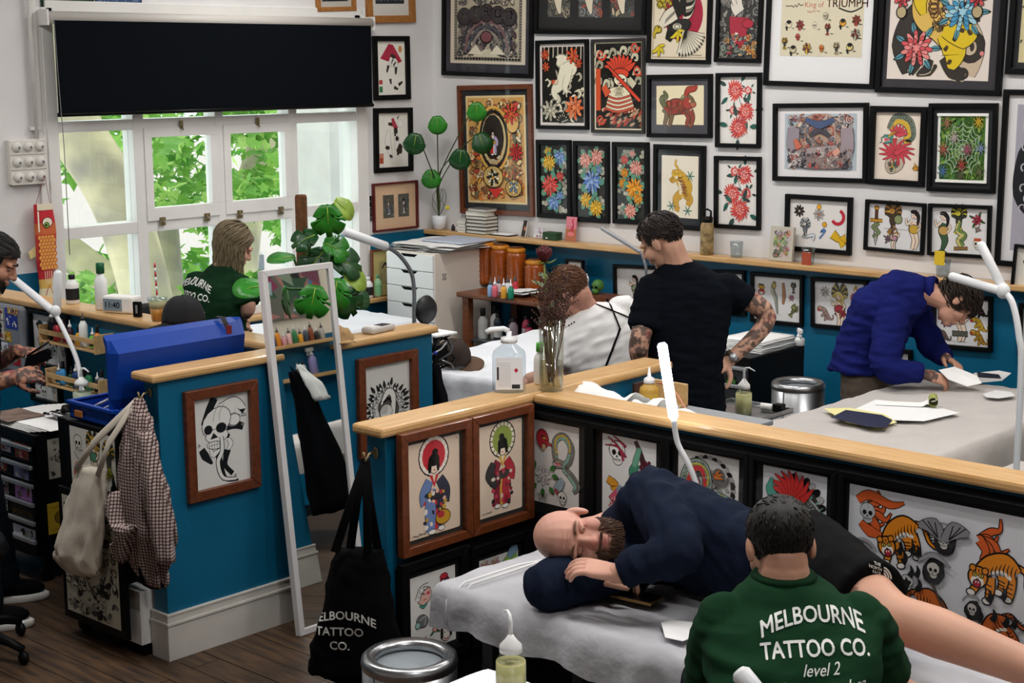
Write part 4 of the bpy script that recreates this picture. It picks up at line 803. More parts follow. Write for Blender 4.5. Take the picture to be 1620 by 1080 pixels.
picture('framed_print','red kimono figure with striped parasol, brown wooden frame, right of the pair',[(738,660),(836,636),(837,817),(742,846)],'X',-3.79,d_gs2,.032,REDWOOD,mount=(.014,.016,.014,.016),mcol='#2c2a28',paper='#33302c',group=GG,seed=42,tilt=False,depth=.03)
def d_msk(a):
 a.at(.3,.27,.2);a.ob(0,0,.75,.8,'#e8b8ac',.3,.014);a.os([(-.75,.3),(-.3,-.5),(.5,-.75)],[.4,.5,.3],'#f1f0ec',.014)
 for i in range(24):a.blob(-.7+1.1*a.R.random(),-.7+.8*a.R.random(),.05,.05,K)
 a.blob(.45,-.1,.16,.14,'#cc3a4c');a.stroke([(-.1,-.05),(.15,-.1)],.06,K,1);a.stroke([(-.1,.4),(.3,.35)],.06,'#b03040',3);a.os([(-.5,.7),(-.1,.95),(.3,.7)],[.1,.2,.1],'#4aa08c',.01);a.home()
 a.at(.76,.2,.17);a.ob(0,0,.6,.8,'#b8283a',0,.014);a.ob(-.1,-.7,.5,.3,'#c23040',0,.012);a.os([(-.1,0),(-.6,.05),(-.95,-.1)],[.3,.28,.2],'#b8283a',.012);a.ob(-.2,-.25,.16,.14,'#eef',0,.01);a.ob(.25,-.2,.16,.14,'#8ab4e0',0,.01);a.blob(-.2,-.25,.06,.06,K);a.blob(.25,-.2,.06,.06,K);a.stroke([(-.4,-.5),(-.05,-.42)],.1,K,1);a.stroke([(.5,-.5),(.1,-.4)],.1,K,1);a.ob(.05,.5,.3,.14,'#f2e6d8',0,.01);a.home()
 a.at(.53,.42,.08);a.ob(0,-.5,.5,.45,'#c08a34',0,.01);a.ob(0,.5,.5,.5,'#c08a34',0,.01);a.home()
 a.ob(.25,.6,.13,.1,'#77777a',.4);a.ob(.15,.64,.05,.05,'#9ac4b8');a.os([(.2,.58),(.32,.55),(.3,.66)],.03,'#b5b5b4',.006);a.ob(.7,.56,.09,.075,'#dcdad4');a.os([(.62,.64),(.7,.52),(.8,.64)],[.06,.08,.06],'#4c4a48',.006);a.ob(.53,.76,.05,.045,'#e8a89a');a.leaf(.55,.78,.09,.4,'#3f7a55');a.leaf(.5,.79,.09,2.6,'#3f7a55')
 a.ob(.78,.86,.11,.14,'#efe7dc');a.os([(.68,.92),(.7,.74),(.86,.74),(.88,.92)],.05,'#2a2826',.004);a.stroke([(.73,.92),(.78,.95),(.84,.92)],.02,'#b03040',3);a.blob(.74,.85,.015,.01,K);a.blob(.82,.85,.015,.01,K);a.poly([(.12,.95),(.3,.85),(.34,.97)],'#3d4a5c');a.poly([(.28,.9),(.32,.8),(.35,.94)],K)
GL='flash sheets below the kimono prints'
picture('flash_sheet','flash sheet of red and polka-dot mask faces, black frame, behind the steel bin',[(624,888),(735,863),(735,1030),(634,1062)],'X',-3.79,d_msk,.035,mount=(.02,.03,.02,.02),mcol='#0c0c0d',paper='#e9e7e2',group=GL,seed=43,tilt=False)
def d_fl2(a):
 for x,y in((.14,.1),(.4,.1),(.3,.17)):a.flower(x,y,.12,'#d8a0a4','#efe0c8',7,2,'#c98a3c')
 a.os([(.55,.17),(.75,.1),(.95,.05)],[.05,.16,.2],'#8fb85a',.01);a.os([(.75,.08),(.85,0),(.98,-.02)],[.1,.2,.1],'#7f9fb8',.008);a.spiral(.2,.28,.12,.05,'#333',1.4);a.skull(.5,.5,.2);a.rose(.5,.75,.15);a.scribble(.2,.88,.16,K,.02,.01)
picture('flash_sheet','flash sheet with pale flowers and hummingbird half hidden by the client bed',[(737,862),(832,838),(834,990),(742,1020)],'X',-3.79,d_fl2,.035,mount=(.02,.03,.02,.02),mcol='#0c0c0d',paper='#e4e4e2',group=GL,seed=44,tilt=False)
GT='flash panels on the long partition'
def d_t1(a):
 a.at(.22,.22,.17);a.os([(-.5,-.7),(-.2,.4),(.1,1.3)],[.5,1.3,.1],'#a9a49c',.01);a.ob(.05,0,.75,.95,'#bf2f3c',-.15,.014);a.os([(.1,.15),(.7,.35),(1.35,.5)],[.3,.24,.16],'#c8323e',.014);a.stroke([(-.2,-.3),(.35,-.35)],.09,K,2);a.ob(.25,-.12,.2,.13,'#d8a84c',0,.01);a.ob(.2,.75,.25,.3,'#e0b48a',0,.01);a.home()
 a.serpent([(.62,.5),(.5,.42),(.5,.22),(.68,.14),(.84,.26),(.8,.42),(.7,.52),(.86,.62),(.96,.72),(.88,.8)],[.06,.1,.11,.11,.12,.13,.12,.13,.13,.05],'#8f8d84','#8fbfae',.01,'#55544e',None,34);a.ring(.66,.26,.16,.03,'#d8b23c',2.2,6.8,18,1.1)
 a.dhead(.62,.48,.14,'#8f8d84','#c4485a',1,0,None);a.flower(.25,.66,.17,'#f0ece6','#e0d8d6',8,3,'#e8d8d8')
 for x,y,t in((.08,.58,-2),(.4,.58,-.6),(.44,.64,.2),(.1,.78,2.4),(.24,.82,1.6),(.38,.79,.8)):a.leaf(x,y,.13,t,'#3f8a38',.6)
 a.skull(.66,.88,.12,'#eceae2');a.os([(.52,.82),(.6,.74),(.68,.66)],[.12,.16,.08],'#9fb4bc',.008);a.os([(.5,.8),(.58,.84)],.05,'#b03a44',.006);a.text(.22,.93,'-WEST',.09,'#55524e');a.text(.24,.98,'KTC',.09,'#55524e')
picture('flash_sheet','panel with red long-nosed mask, coiled snake and white rose by the clients head',[(838,646),(938,665),(938,830),(838,812)],'Y',4.23,d_t1,.02,mount=(.0,.015,.04,.03),mcol='#0b0b0c',paper='#e6e2dc',group=GT,seed=45,tilt=False)
def d_t2(a):
 a.skull(.28,.2,.2,'#f0eee8')
 for p in([(.1,.03),(.25,.1),(.45,.25)],[(.2,.0),(.35,.07),(.45,.12)],[(.05,.14),(.3,.14),(.4,.3)]):a.os(p,[.01,.03,.04],'#a82a44',.004)
 a.os([(.62,.02),(.7,.14),(.78,.3)],[.05,.07,.1],'#4a2a2c',.008);a.os([(.66,.3),(.58,.4),(.6,.52)],[.1,.14,.12],'#3f8a6a',.01);a.os([(.7,.1),(.64,.24),(.6,.34)],[.08,.1,.08],'#6aa88c',.008)
 for i in range(16):a.ob(.72+.18*a.R.random(),.24+.2*a.R.random(),.025,.025,'#6a2030',0,.006)
 a.os([(.1,.56),(.24,.62),(.22,.7)],[.1,.14,.1],'#d8952c',.01);a.os([(.2,.72),(.3,.82),(.24,.95)],[.2,.22,.24],'#c95a6a',.01)
 for i in range(40):a.blob(.14+.2*a.R.random(),.78+.2*a.R.random(),.012,.012,'#f0e0da',n=6)
 a.spiral(.36,.66,.1,.04,'#8f9fc0',1.2);a.flower(.6,.52,.09,'#9a86c0','#c9c06a',7,2);a.skull(.7,.75,.15)
picture('flash_sheet','panel with bloody skull and green hand, behind the clients raised shoulder',[(938,665),(1058,689),(1058,850),(938,830)],'Y',4.23,d_t2,.02,mount=(.03,.015,.03,.03),mcol='#0b0b0c',paper='#e6e3df',group=GT,seed=46,tilt=False)
def d_t3(a):
 for i in range(34):t=2*PI*i/34;a.ob(.5+.4*math.cos(t),.42+.35*math.sin(t),.055,.05,K if i%2 else '#a9a7a4',t,.004)
 a.blob(.5,.42,.38,.38,'#cfccc6',n=24);a.splash(['#8f8d8a','#bdbab4','#5a5856'],60,.03,.07,.2,.2,.85,.65,.006,.5)
 a.serpent([(.3,.85),(.14,.5),(.22,.22),(.42,.18),(.5,.4),(.42,.62),(.58,.9)],[.12,.2,.18,.16,.14,.14,.14],'#a8b8a6','#c93c3c',.012,'#4a5a4c',None,36)
 a.ring(.34,.32,.18,.02,'#d8c23c',3.6,6.8);a.spiral(.7,.26,.14,.05,'#6a6866',1.8);a.dhead(.72,.55,.17,'#8fb0a0','#c4405a',-1,.3,None)
 for x,y,t in((.62,.28,-.5),(.36,.4,3),(.46,.66,2.2),(.2,.44,.4)):
  for d in(-.5,0,.5):a.os([(x,y),(x+.14*math.cos(t+d),y+.12*math.sin(t+d))],[.06,.015],'#dd7a2c',.006)
picture('flash_sheet','panel with round green and red dragon design behind the lamp stem',[(1058,689),(1190,714),(1190,880),(1058,850)],'Y',4.23,d_t3,.02,mount=(.025,.015,.03,.04),mcol='#0b0b0c',paper='#e2dfd8',group=GT,seed=47,tilt=False)
def d_t4(a):
 for i in range(26):t=2*PI*i/26;a.ob(.55+.38*math.cos(t),.45+.36*math.sin(t),.08,.05,K if i%2 else '#b9b8b6',t,.004)
 a.blob(.55,.45,.36,.4,'#3a3a3a',n=24);a.serpent([(.5,.3),(.75,.4),(.88,.6),(.7,.7),(.85,.9)],[.2,.24,.26,.26,.2],'#b5b8b6',None,.012,'#3a3c3c','#8fc4b4',40)
 for i in range(60):a.ring(.6+.3*a.R.random(),.36+.5*a.R.random(),.03,.009,'#3c3e3e',3.3,6.1,6)
 for i in range(9):t=-2.6+.28*i;a.os([(.48,.4),(.48+.2*math.cos(t),.36+.2*math.sin(t)),(.45+.42*math.cos(t-.2),.34+.34*math.sin(t-.2))],[.14,.09,.01],'#cc2f2a',.006)
 a.os([(.52,.3),(.56,.5),(.5,.66)],[.14,.22,.18],'#cf2c2a',.008);a.dhead(.34,.5,.22,'#c9a0a6','#d88a9c',1,.35,None);a.os([(.2,.34),(.12,.25),(.16,.12)],[.14,.12,.02],'#4aa08c',.006)
 for x,y,t in((.62,.8,-1.3),(.75,.85,-.9),(.72,.95,-1.5)):a.os([(x,y),(x+.24*math.cos(t),y+.2*math.sin(t))],[.07,.01],'#d8b82a',.006)
picture('flash_sheet','panel with grey dragon in red flames above the tattooists head',[(1190,714),(1328,740),(1328,930),(1190,900)],'Y',4.23,d_t4,.02,mount=(.025,.015,.025,.05),mcol='#0b0b0c',paper='#e6e6e8',group=GT,seed=48,tilt=False)
def d_t5(a):
 O='#d8602a';S=1.0
 a.flames(.1,.2,.15,O,6,-.5,2.2,1);a.skull(.11,.17,.06,'#c6c8cc');a.os([(.07,.25),(.13,.3),(.2,.31)],[.03,.06,.02],O,.004);a.os([(.05,.1),(.12,.05),(.24,.09),(.32,.06)],[.04,.05,.04,.01],O,.004)
 a.tiger(.3,.3,.135,1,-.25);a.flames(.74,.2,.14,O,5,.1,2,2);a.tiger(.83,.4,.14,1,.1);a.tiger(.5,.74,.125,-1,.15,'#d06a2a');a.tiger(.85,.8,.12,1,-.7,'#c9622a')
 for x,y,k in((.09,.5,.06),(.55,.25,.055),(.5,.46,.055),(.18,.64,.045),(.72,.66,.04)):
  a.ob(x+.005,y+.01,k*1.05,k*1.25,'#2b2b2d',.2,.004,wob=.15);a.skull(x,y,k*.85,'#cfcdc4');a.ring(x,y-.02,k*1.3,.014,'#9a9a9c',3.4,5.6)
 for sx in(-1,1):
  a.os([(.55,.25),(.55+sx*.06,.17),(.55+sx*.14,.18)],[.03,.09,.02],'#8d8d90',.004)
  for q in(.05,.09,.12):a.stroke([(.55+sx*.03,.24),(.55+sx*q,.14)],.006,K,1)
 a.skull(.36,.58,.045,'#c9c9c4')
 for i in range(22):
  x,y=(.3+.14*a.R.random(),.36+.3*a.R.random())if i<8 else(.68+.28*a.R.random(),.55+.42*a.R.random())if i<16 else(.2+.2*a.R.random(),.66+.3*a.R.random())
  a.os([(x,y),(x+.015,y-.04),(x+.004,y-.08)],[.034,.024,.003],'#1b1b1d',.001)
 for x,y in((.22,.76),(.6,.93),(.66,.97),(.55,.95),(.4,.86),(.3,.9)):a.flames(x,y,.09,'#b53a34',4,-1.2,1.6,int(x*50))
 a.os([(.42,.42),(.5,.36),(.6,.42)],[.01,.028,.005],'#9a9a9c',.002);a.os([(.5,.55),(.56,.68),(.6,.76)],.01,'#5a5046',.002);a.ring(.1,.46,.08,.018,'#9a9a9c',3.2,6.0)
picture('flash_sheet','wide white panel crowded with orange tigers, skulls and flames',[(1328,740),(1650,801),(1650,1085),(1328,1010)],'Y',4.23,d_t5,.022,mount=(.012,.02,.02,.02),mcol='#0b0b0c',paper='#dfe0e4',group=GT,seed=49,tilt=False)
struct('trim_9',MB().box(-3.8,XR,4.231,4.2465,0,1.15),BLACKM)
struct('trim_10',MB().box(-3.822,-3.791,3.62,4.24,0,.86),BLACKM)
# ================================================================== FURNITURE
from mathutils import noise as mnoise
def nz(x,y,z=0):return mnoise.noise(Vector((x,y,z)))
def basis(p,right,up):
 r,u=Vector(right).normalized(),Vector(up).normalized();n=r.cross(u)
 M=Matrix(((r.x,u.x,n.x),(r.y,u.y,n.y),(r.z,u.z,n.z))).to_4x4();M.translation=Vector(p);return M
def decal(parent,name,p,right,up,w,h,draw=None,paper='#eeeeee',seed=1,world=True,label=None):
 A=Art(w,h,seed)
 if paper:A.rect(0,0,1,1,paper)
 if draw:draw(A)
 o=obj(name,A.mb,PRINT);o.matrix_basis=basis(p,right,up)
 if parent:
  o.parent=parent
  if world:o.matrix_parent_inverse=parent.matrix_basis.inverted()
 if label:o['label']=label
 return o
SHEET=mat('paper_bed_sheet','#b9b9be',.75,bump=.8,bscale=11,bdist=.012,noise=.16,nscale=4)
SHEETW=mat('white_bed_sheet','#e3e6ec',.75,bump=.5,bscale=16,bdist=.006,noise=.05,nscale=5)
SHEETG=mat('grey_bed_sheet','#bdb8b4',.8,bump=.45,bscale=14,bdist=.006,noise=.06,nscale=5)
VINYL=mat('dark_teal_vinyl','#0d3c4e',.4)
DKMET=mat('dark_grey_metal','#4a4d52',.45,.6)
def bed(label,x0,x1,y0,y1,H,sheet,drop=.14,seed=0,headx=None,runner=None,axis='X',th=.1):
 """padded treatment bed under a loose paper sheet"""
 T=thing('treatment_bed',label,'bed',((x0+x1)/2,(y0+y1)/2,0),group='treatment beds')
 L,Wd=(x1-x0,y1-y0)
 def cover(off):
  m=MB();nu,nv=56,90;rows=[]
  for j in range(nv+1):
   v=j/nv;row=[]
   for i in range(nu+1):
    u=i/nu
    s=(u-.5)*2;a=abs(s)
    topw=.72
    if a<topw:yy=s/topw*(Wd/2-.03);zz=H
    else:
     q=(a-topw)/(1-topw);ang=min(q*2.2,1)*PI/2;yy=math.copysign(Wd/2-.03+.035*math.sin(ang),s);zz=H-.035*(1-math.cos(ang))-drop*max(0,q-.3)/.7
    e=(v-.5)*2;b=abs(e);tl=.86
    if b<tl:xx=e/tl*(L/2-.03)
    else:
     q=(b-tl)/(1-tl);ang=min(q*2.2,1)*PI/2;xx=math.copysign(L/2-.03+.035*math.sin(ang),e);zz=min(zz,H-.035*(1-math.cos(ang))-drop*max(0,q-.3)/.7);yy*=1-.0*q
    w=nz(xx*3+seed,yy*3,seed)*.016+nz(xx*9+seed,yy*9,zz*6)*.011+(.35-abs(nz(xx*4+seed,yy*9+xx*5,seed+4)))*.016*(1 if seed==3 else.5)
    if zz<H-.02:
     k=(H-zz)/drop;f=nz(xx*14+seed,yy*14,3)*.02*k
     if a>=topw:yy+=math.copysign(f+w,s)
     if b>=tl:xx+=math.copysign(f+w,e)
     zz+=nz(xx*6,yy*6,9)*.02*k
    else:zz+=abs(w)*.8-.002
    row.append(((x0+x1)/2+xx,(y0+y1)/2+yy,zz))
   rows.append(row)
  vs=[p for r in rows for p in r];n=nu+1
  m.add(vs,[(j*n+i,j*n+i+1,(j+1)*n+i+1,(j+1)*n+i)for j in range(nv)for i in range(nu)],None,True);return m
 c=obj('sheet',cover(0),sheet,T,world=True)
 obj('mattress',MB().box(x0+.03,x1-.03,y0+.03,y1-.03,H-th,H-.012),VINYL,T,world=True,bevel=.02)
 f=MB();f.box(x0+.1,x1-.1,y0+.08,y0+.12,H-th-.05,H-th).box(x0+.1,x1-.1,y1-.12,y1-.08,H-th-.05,H-th)
 obj('frame',f,DKMET,T,world=True)
 for x in(x0+.16,x1-.16):
  for y in(y0+.1,y1-.1):obj('leg',MB().box(x-.022,x+.022,y-.022,y+.022,0,H-th),DKMET,T,world=True)
 obj('stretcher',MB().box(x0+.16,x1-.16,(y0+y1)/2-.02,(y0+y1)/2+.02,.2,.24).box(x0+.14,x0+.18,y0+.1,y1-.1,.2,.24).box(x1-.18,x1-.14,y0+.1,y1-.1,.2,.24),DKMET,T,world=True)
 return T
bedC=bed('treatment bed under grey paper sheet with the bald man lying on it',-3.43,-1.25,3.34,3.98,.78,SHEET,.1,3)
bedM=bed('white-sheeted treatment bed with a brown cap on it',-6.42,-5.56,5.9,7.5,.75,SHEETW,.16,8);bedM.rotation_euler.z=.16
bedR=bed('wide grey-sheeted bed covered with stencils, before the man in blue',-3.98,-3.06,5.95,7.55,.75,SHEETG,.16,14)
bedR2=bed('low grey-sheeted bed at the right edge of the frame',-2.95,-1.6,5.7,6.5,.66,SHEETG,.14,21)
bedL=bed('white-sheeted bed by the window behind the wall mirror',-8.1,-7.4,5.7,7.15,.74,SHEETW,.14,31)
for k,(xx,dz)in enumerate(((-3.36,0),(-3.33,.004))):
 o=obj('elastic_cord',MB().tube([(xx,3.325+.05*k,.66),(xx,3.33+.03*k,.74),(xx+.03,3.38,.792),(xx+.06,3.6+.05*k,.802),(xx+.12,3.8,.802)],.0035,6),PAPER,bedC,world=True)
def steel_bin(label,x,y,r,h):
 T=thing('steel_bin',label,'bin',(x,y,0),group='brushed steel bins')
 obj('body',MB().lathe([(r*.96,0),(r*.98,.01),(r*.98,h-.03),(r*.95,h-.03),(r*.93,.02),(0,.02)],40),CHROME,T)
 obj('rim',MB().lathe([(r*.98,h-.035),(r*1.0,h-.02),(r*.98,h-.004),(r*.9,h+.006),(r*.72,h-.002),(r*.70,h-.02),(r*.75,h-.035),(r*.98,h-.035)],40,cap=False),STEEL,T)
 obj('seam',MB().box(-.003,.003,-r*.985,-r*.975,.01,h-.03),GREYM,T)
 obj('bin_liner',MB().lathe([(r*.73,h-.03),(r*.9,h-.06),(r*.88,h*.5),(r*.6,h*.3),(0,h*.28)],24),mat('grey_bin_liner','#8f979c',.5,bump=.6,bscale=30),T)
 return T
steel_bin('brushed steel bin beside the foot of the black tote bag',-3.345,3.15,.15,.615)
steel_bin('brushed steel bin by the teal wall behind the soap tray',-4.5,7.15,.146,.7)
MIR_A=math.atan(.115)
mir=thing('standing_mirror','tall white-framed mirror leaning on the teal partition','mirror',M=Matrix.Translation((-4.985,4.062,.003))@Matrix.Rotation(-MIR_A,4,'Y'))
mw,mh,ft=.388,1.565,.028
MF=mat('mirror_white_paint','#d6d3d2',.45)
fm=[((0,0),(mw,0),(mw-ft,ft),(ft,ft)),((mw,0),(mw,mh),(mw-ft,mh-ft),(mw-ft,ft)),((mw,mh),(0,mh),(ft,mh-ft),(mw-ft,mh-ft)),((0,mh),(0,0),(ft,ft),(ft,mh-ft))]
for pts in fm:
 q=MB();n4=[(-.034,y,z)for y,z in pts]+[(0,y,z)for y,z in pts]
 q.add(n4,[(3,2,1,0),(4,5,6,7),(0,1,5,4),(1,2,6,5),(2,3,7,6),(3,0,4,7)]);obj('frame_bar',q,MF,mir,bevel=.003)
obj('mirror_glass',MB().box(-.014,-.010,ft*.9,mw-ft*.9,ft*.9,mh-ft*.9),mat('silvered_mirror','#eef2f0',.015,1),mir)
obj('back_panel',MB().box(-.03,-.015,ft*.9,mw-ft*.9,ft*.9,mh-ft*.9),BLACKM,mir)
dt=thing('drawer_tower','tall white office drawer unit in the far corner','drawer unit',(-7.86,7.82,0))
obj('carcass',MB().box(-8.1,-7.63,7.49,8.05,.0,1.12),mat('ivory_melamine','#dcd3c8',.5),dt,world=True,bevel=.004)
WM=mat('white_melamine','#e6eaea',.45)
for i in range(9):
 z0=.06+i*.117
 d=obj('drawer',MB().box(-8.095,-7.635,7.472,7.49,z0,z0+.112),WM,dt,world=True,bevel=.002)
 obj('handle_slot',MB().add([(-7.95,7.4715,z0+.112),(-7.78,7.4715,z0+.112),(-7.81,7.4715,z0+.092),(-7.92,7.4715,z0+.092)],[(0,1,2,3)]),BLACKM,d,world=True)
decal(dt,'sticker',(-7.629,7.56,.93),(0,1,0),(0,0,1),.04,.05,lambda a:[a.rect(.1+.3*i,.1+.3*j,.3+.3*i,.3+.3*j,K)for i in range(3)for j in range(3)if(i+j)%2==0],'#b9b2aa')
pile=thing('paper_pile','loose white papers heaped on the drawer tower','papers',(-7.86,7.8,1.12))
for i in range(9):
 a=(i*37%50-25)/100;w,h=.2+.04*(i%3),.27+.03*(i%2)
 obj('sheet',MB().grid(lambda u,v,a=a,i=i,w=w,h=h:((u-.5)*2*w*math.cos(a)-(v-.5)*2*h*math.sin(a)+.02*(i%3)-.02,(u-.5)*2*w*math.sin(a)+(v-.5)*2*h*math.cos(a)+.01*(i%4),.004+.005*i+.012*abs(nz(u*3+i,v*3,i))),8,8),PAPER,pile)
obj('folder',MB().box(-.12,.28,-.1,.25,.05,.062),mat('pale_blue_folder','#b9c1d2',.6),pile,bevel=.004)
su=thing('wooden_shelf_unit','low brown wooden shelf unit packed with bottles, along the back wall','shelf unit',(-7.2,7.9,0))
TEAK=wood('teak_brown_wood','#5a3018','#7a4424',4,(2,12,12),.4,.05,.2)
sx0,sx1,sy0,sy1,SHZ=-7.5,-6.05,7.62,8.16,.86
obj('top',MB().box(sx0-.03,sx1+.03,sy0-.03,sy1+.02,SHZ-.035,SHZ),TEAK,su,world=True,bevel=.008)
for x in(sx0,sx1-.06):
 obj('post',MB().box(x,x+.06,sy0,sy0+.05,0,SHZ-.035),TEAK,su,world=True,bevel=.004);obj('post',MB().box(x,x+.06,sy1-.05,sy1,0,SHZ-.035),TEAK,su,world=True,bevel=.004)
obj('back_panel',MB().box(sx0,sx1,sy1-.012,sy1,.1,SHZ-.035),mat('charcoal_board','#17181a',.6),su,world=True)
obj('glass_shelf',MB().box(sx0+.02,sx1-.02,sy0+.02,sy1-.02,.52,.532),mat('smoked_shelf','#3b4447',.15),su,world=True)
obj('bottom_shelf',MB().box(sx0+.01,sx1-.01,sy0+.01,sy1-.01,.16,.19),TEAK,su,world=True)
def toolcab(label,x0,x1,y0,y1,z0,z1,n,face,fcol,hcol,extra=None):
 T=thing('tool_cabinet',label,'tool cabinet',((x0+x1)/2,(y0+y1)/2,0),group='black roller tool cabinets')
 obj('body',MB().box(x0,x1,y0,y1,z0,z1),BLACK,T,world=True,bevel=.006)
 dh=(z1-z0-.06)/n
 for i in range(n):
  a=z0+.02+i*dh
  d=obj('drawer',MB().box(x0+.015,x1-.015,y0-.014,y0,a,a+dh-.012),fcol,T,world=True,bevel=.003)
  obj('pull',MB().box(x0+.015,x1-.015,y0-.03,y0-.012,a+dh-.034,a+dh-.014),hcol,d,world=True,bevel=.004)
 for x in(x0+.05,x1-.05):
  for y in(y0+.05,y1-.05):
   c=MB();M=Matrix.Translation((x,y,.04))@Matrix.Rotation(PI/2,4,'Y');c.lathe([(.0,-.015),(.036,-.015),(.04,-.008),(.04,.008),(.036,.015),(0,.015)],14,M=M);c.box(x-.02,x+.02,y-.012,y+.012,.05,z0)
   obj('castor',c,BLACK,T,world=True)
 return T
SILV=mat('silver_pull','#b7b9bc',.35,.6)
tcR=toolcab('dark grey roller tool cabinet with paper towels on top, by the back wall',-5.2,-4.84,7.2,7.75,.1,.78,6,None,mat('grey_drawer_face','#3d4046',.4),SILV)
decal(tcR,'sticker',(-5.0,7.184,.6),(1,0,0),(0,0,1),.075,.07,lambda a:[a.ob(.5+.3*math.cos(i),.5+.3*math.sin(i),.12,.12,'#3f8a34')for i in range(7)],'#1c2a1c')
tcL=toolcab('black roller tool cabinet plastered with stickers, beside the standing man',-6.95,-6.42,3.70,4.1,.12,.72,6,None,BLACK,SILV)
def st(a,c1,c2,t=None):
 a.ob(.5,.5,.34,.34/max(a.ar(),.3)*.6,c1,0,.02)
 if t:a.text(.5,.62,t,.3,c2,bold=.02)
R2=random.Random(5)
for i,(x,z,w,h,pc,t)in enumerate([(-6.86,.61,.12,.06,'#cfe6d0',None),(-6.72,.61,.1,.06,'#c8c8d8',None),(-6.58,.6,.12,.07,'#c25a4c',None),(-6.9,.51,.06,.06,'#c9a62c',None),(-6.82,.51,.17,.045,'#1c1c1e',None),(-6.6,.5,.13,.06,'#9aa4d8',None),(-6.9,.41,.07,.06,'#c8452e',None),(-6.78,.4,.12,.07,'#7a7a7c',None),(-6.6,.4,.15,.07,'#c28ad8',None),(-6.9,.31,.1,.06,'#d8b02c',None),(-6.78,.31,.1,.055,'#e0e2ea',None),(-6.64,.305,.19,.06,'#23201a','GET TATTOOED'),(-6.86,.2,.12,.06,'#3a5a3c',None),(-6.64,.2,.2,.065,'#cdd4e6',None)]):
 def dr(a,t=t,i=i,pc=pc):
  if t:a.text(.5,.68,t,1.25/len(t)*1.3,'#d8b62c' if pc=='#23201a' else('#e8e8e8' if pc=='#1c1c1e' else '#2a3a7a'),bold=.02)
  else:a.splash(['#222','#eee','#a33','#446','#885'],10,.08,.16,.05,.05,.95,.95,.01)
 decal(tcL,'sticker',(x,3.6840,z),(1,0,0),(0,0,1),w,h,dr,pc,i)
def d_stk(a):a.splash(['#4a463e','#8a8578','#2a2825','#b5ae9c'],40,.05,.12,.05,.05,.95,.95,.01)
decal(tcL,'sticker',(-6.419,3.76,.5),(0,1,0),(0,0,1),.17,.19,d_stk,'#a8a294',3)
decal(tcL,'sticker',(-6.419,3.74,.235),(0,1,0),(0,0,1),.13,.15,lambda a:(a.ob(.5,.5,.2,.2,'#8a6a1c',0,.03),a.scribble(.2,.16,.6,K,.02,.012),a.scribble(.15,.86,.7,K,.015,.01)),'#c9a42c',4)
decal(tcL,'sticker',(-6.419,3.94,.25),(0,1,0),(0,0,1),.13,.2,lambda a:(a.scribble(.15,.12,.6,'#bbb',.02,.014),a.flower(.6,.6,.3,'#8a8a8a','#bdbdbd',8,2)),'#141416',5)
decal(tcL,'sticker',(-6.4195,3.77,.13),(0,1,0),(0,0,1),.1,.1,lambda a:(a.ob(.5,.5,.45,.45,'#9a9da0',0,.03),a.bird(.5,.5,.3)),None,6)
cl=thing('work_surface_papers','white paper towels and sketches spread over the stickered tool cabinet','papers',(-6.68,3.9,.72))
for i in range(5):
 obj('sheet',MB().grid(lambda u,v,i=i:((u-.5)*.5+.03*(i-2),(v-.5)*.38+.01*i,.003+.004*i+.004*abs(nz(u*4+i,v*4,i))),8,6),PAPER,cl)
obj('sketch',MB().grid(lambda u,v:(-.24+u*.25,-.19+v*.2,.026+.004*nz(u*5,v*5)),6,6),mat('brown_sketch_paper','#8a7468',.8,noise=.5,nscale=12),cl)
pb=thing('pen_holder','tangle of grey tattoo machine cords and clips on the papers','tattoo machine',(-6.55,3.95,.745))
for i in range(7):obj('cord',MB().tube([(.09*math.cos(k*.9+i),.07*math.sin(k*.8+i*1.3),.008+.02*abs(math.sin(k+i)))for k in range(7)],.006,6),(BLACK,GREYM,PAPER)[i%3],pb)
obj('machine_body',MB().lathe([(.0,0),(.03,.004),(.032,.03),(.02,.06),(0,.062)],14),BLACK,pb)
tk=thing('art_panel_cabinet','black wheeled cabinet faced with framed flash art, under the blue toolbox','cabinet',(-5.54,3.65,0))
obj('body',MB().box(-5.79,-5.43,3.445,3.86,.07,.95).box(-5.43,-5.315,3.445,3.86,.68,.95),BLACK,tk,world=True,bevel=.004)
def d_tk1(a):
 a.skull(.18,.27,.12);a.os([(.1,.42),(.2,.5),(.3,.42)],[.05,.12,.05],'#cfcdc6',.01);a.bird(.52,.36,.26,'#b8963c','#2f2c26');a.lady(.52,.46,.3,'#4f8a70','#c9a23c');a.bird(.86,.42,.22,'#3a3a34','#d8b82c');a.rose(.84,.66,.08,'#c9c23c','#8a8a30');a.ring(.24,.82,.14,.06,'#c8502c',1.2,5.0);a.skull(.28,.8,.1);a.poly([(.6,.9),(.7,.82),(.72,.95)],'#7a4a4a')
p1=obj('upper_panel',MB().box(-5.70,-5.315,3.425,3.445,.67,.955),BLACK,tk,world=True,bevel=.003)
decal(p1,'print',(-5.665,3.4242,.7),(1,0,0),(0,0,1),.33,.235,d_tk1,'#dfded6',51)
def d_tk2(a):
 a.splash(['#4a4a48','#8f8d82','#2b2b2a','#c9c6b4','#6a6a64','#a9a698'],190,.03,.08,.02,.02,.98,.98,.008,.3)
 for i in range(8):a.skull(.1+.8*a.R.random(),.1+.8*a.R.random(),.07,'#d8d6c8')
 for i in range(4):a.lady(.15+.7*a.R.random(),.2+.6*a.R.random(),.14,'#8a8a80',K)
p2=obj('lower_panel',MB().box(-5.785,-5.315,3.425,3.445,.08,.655),BLACK,tk,world=True,bevel=.003)
decal(p2,'print',(-5.755,3.4242,.115),(1,0,0),(0,0,1),.40,.51,d_tk2,'#c6c4b2',52)
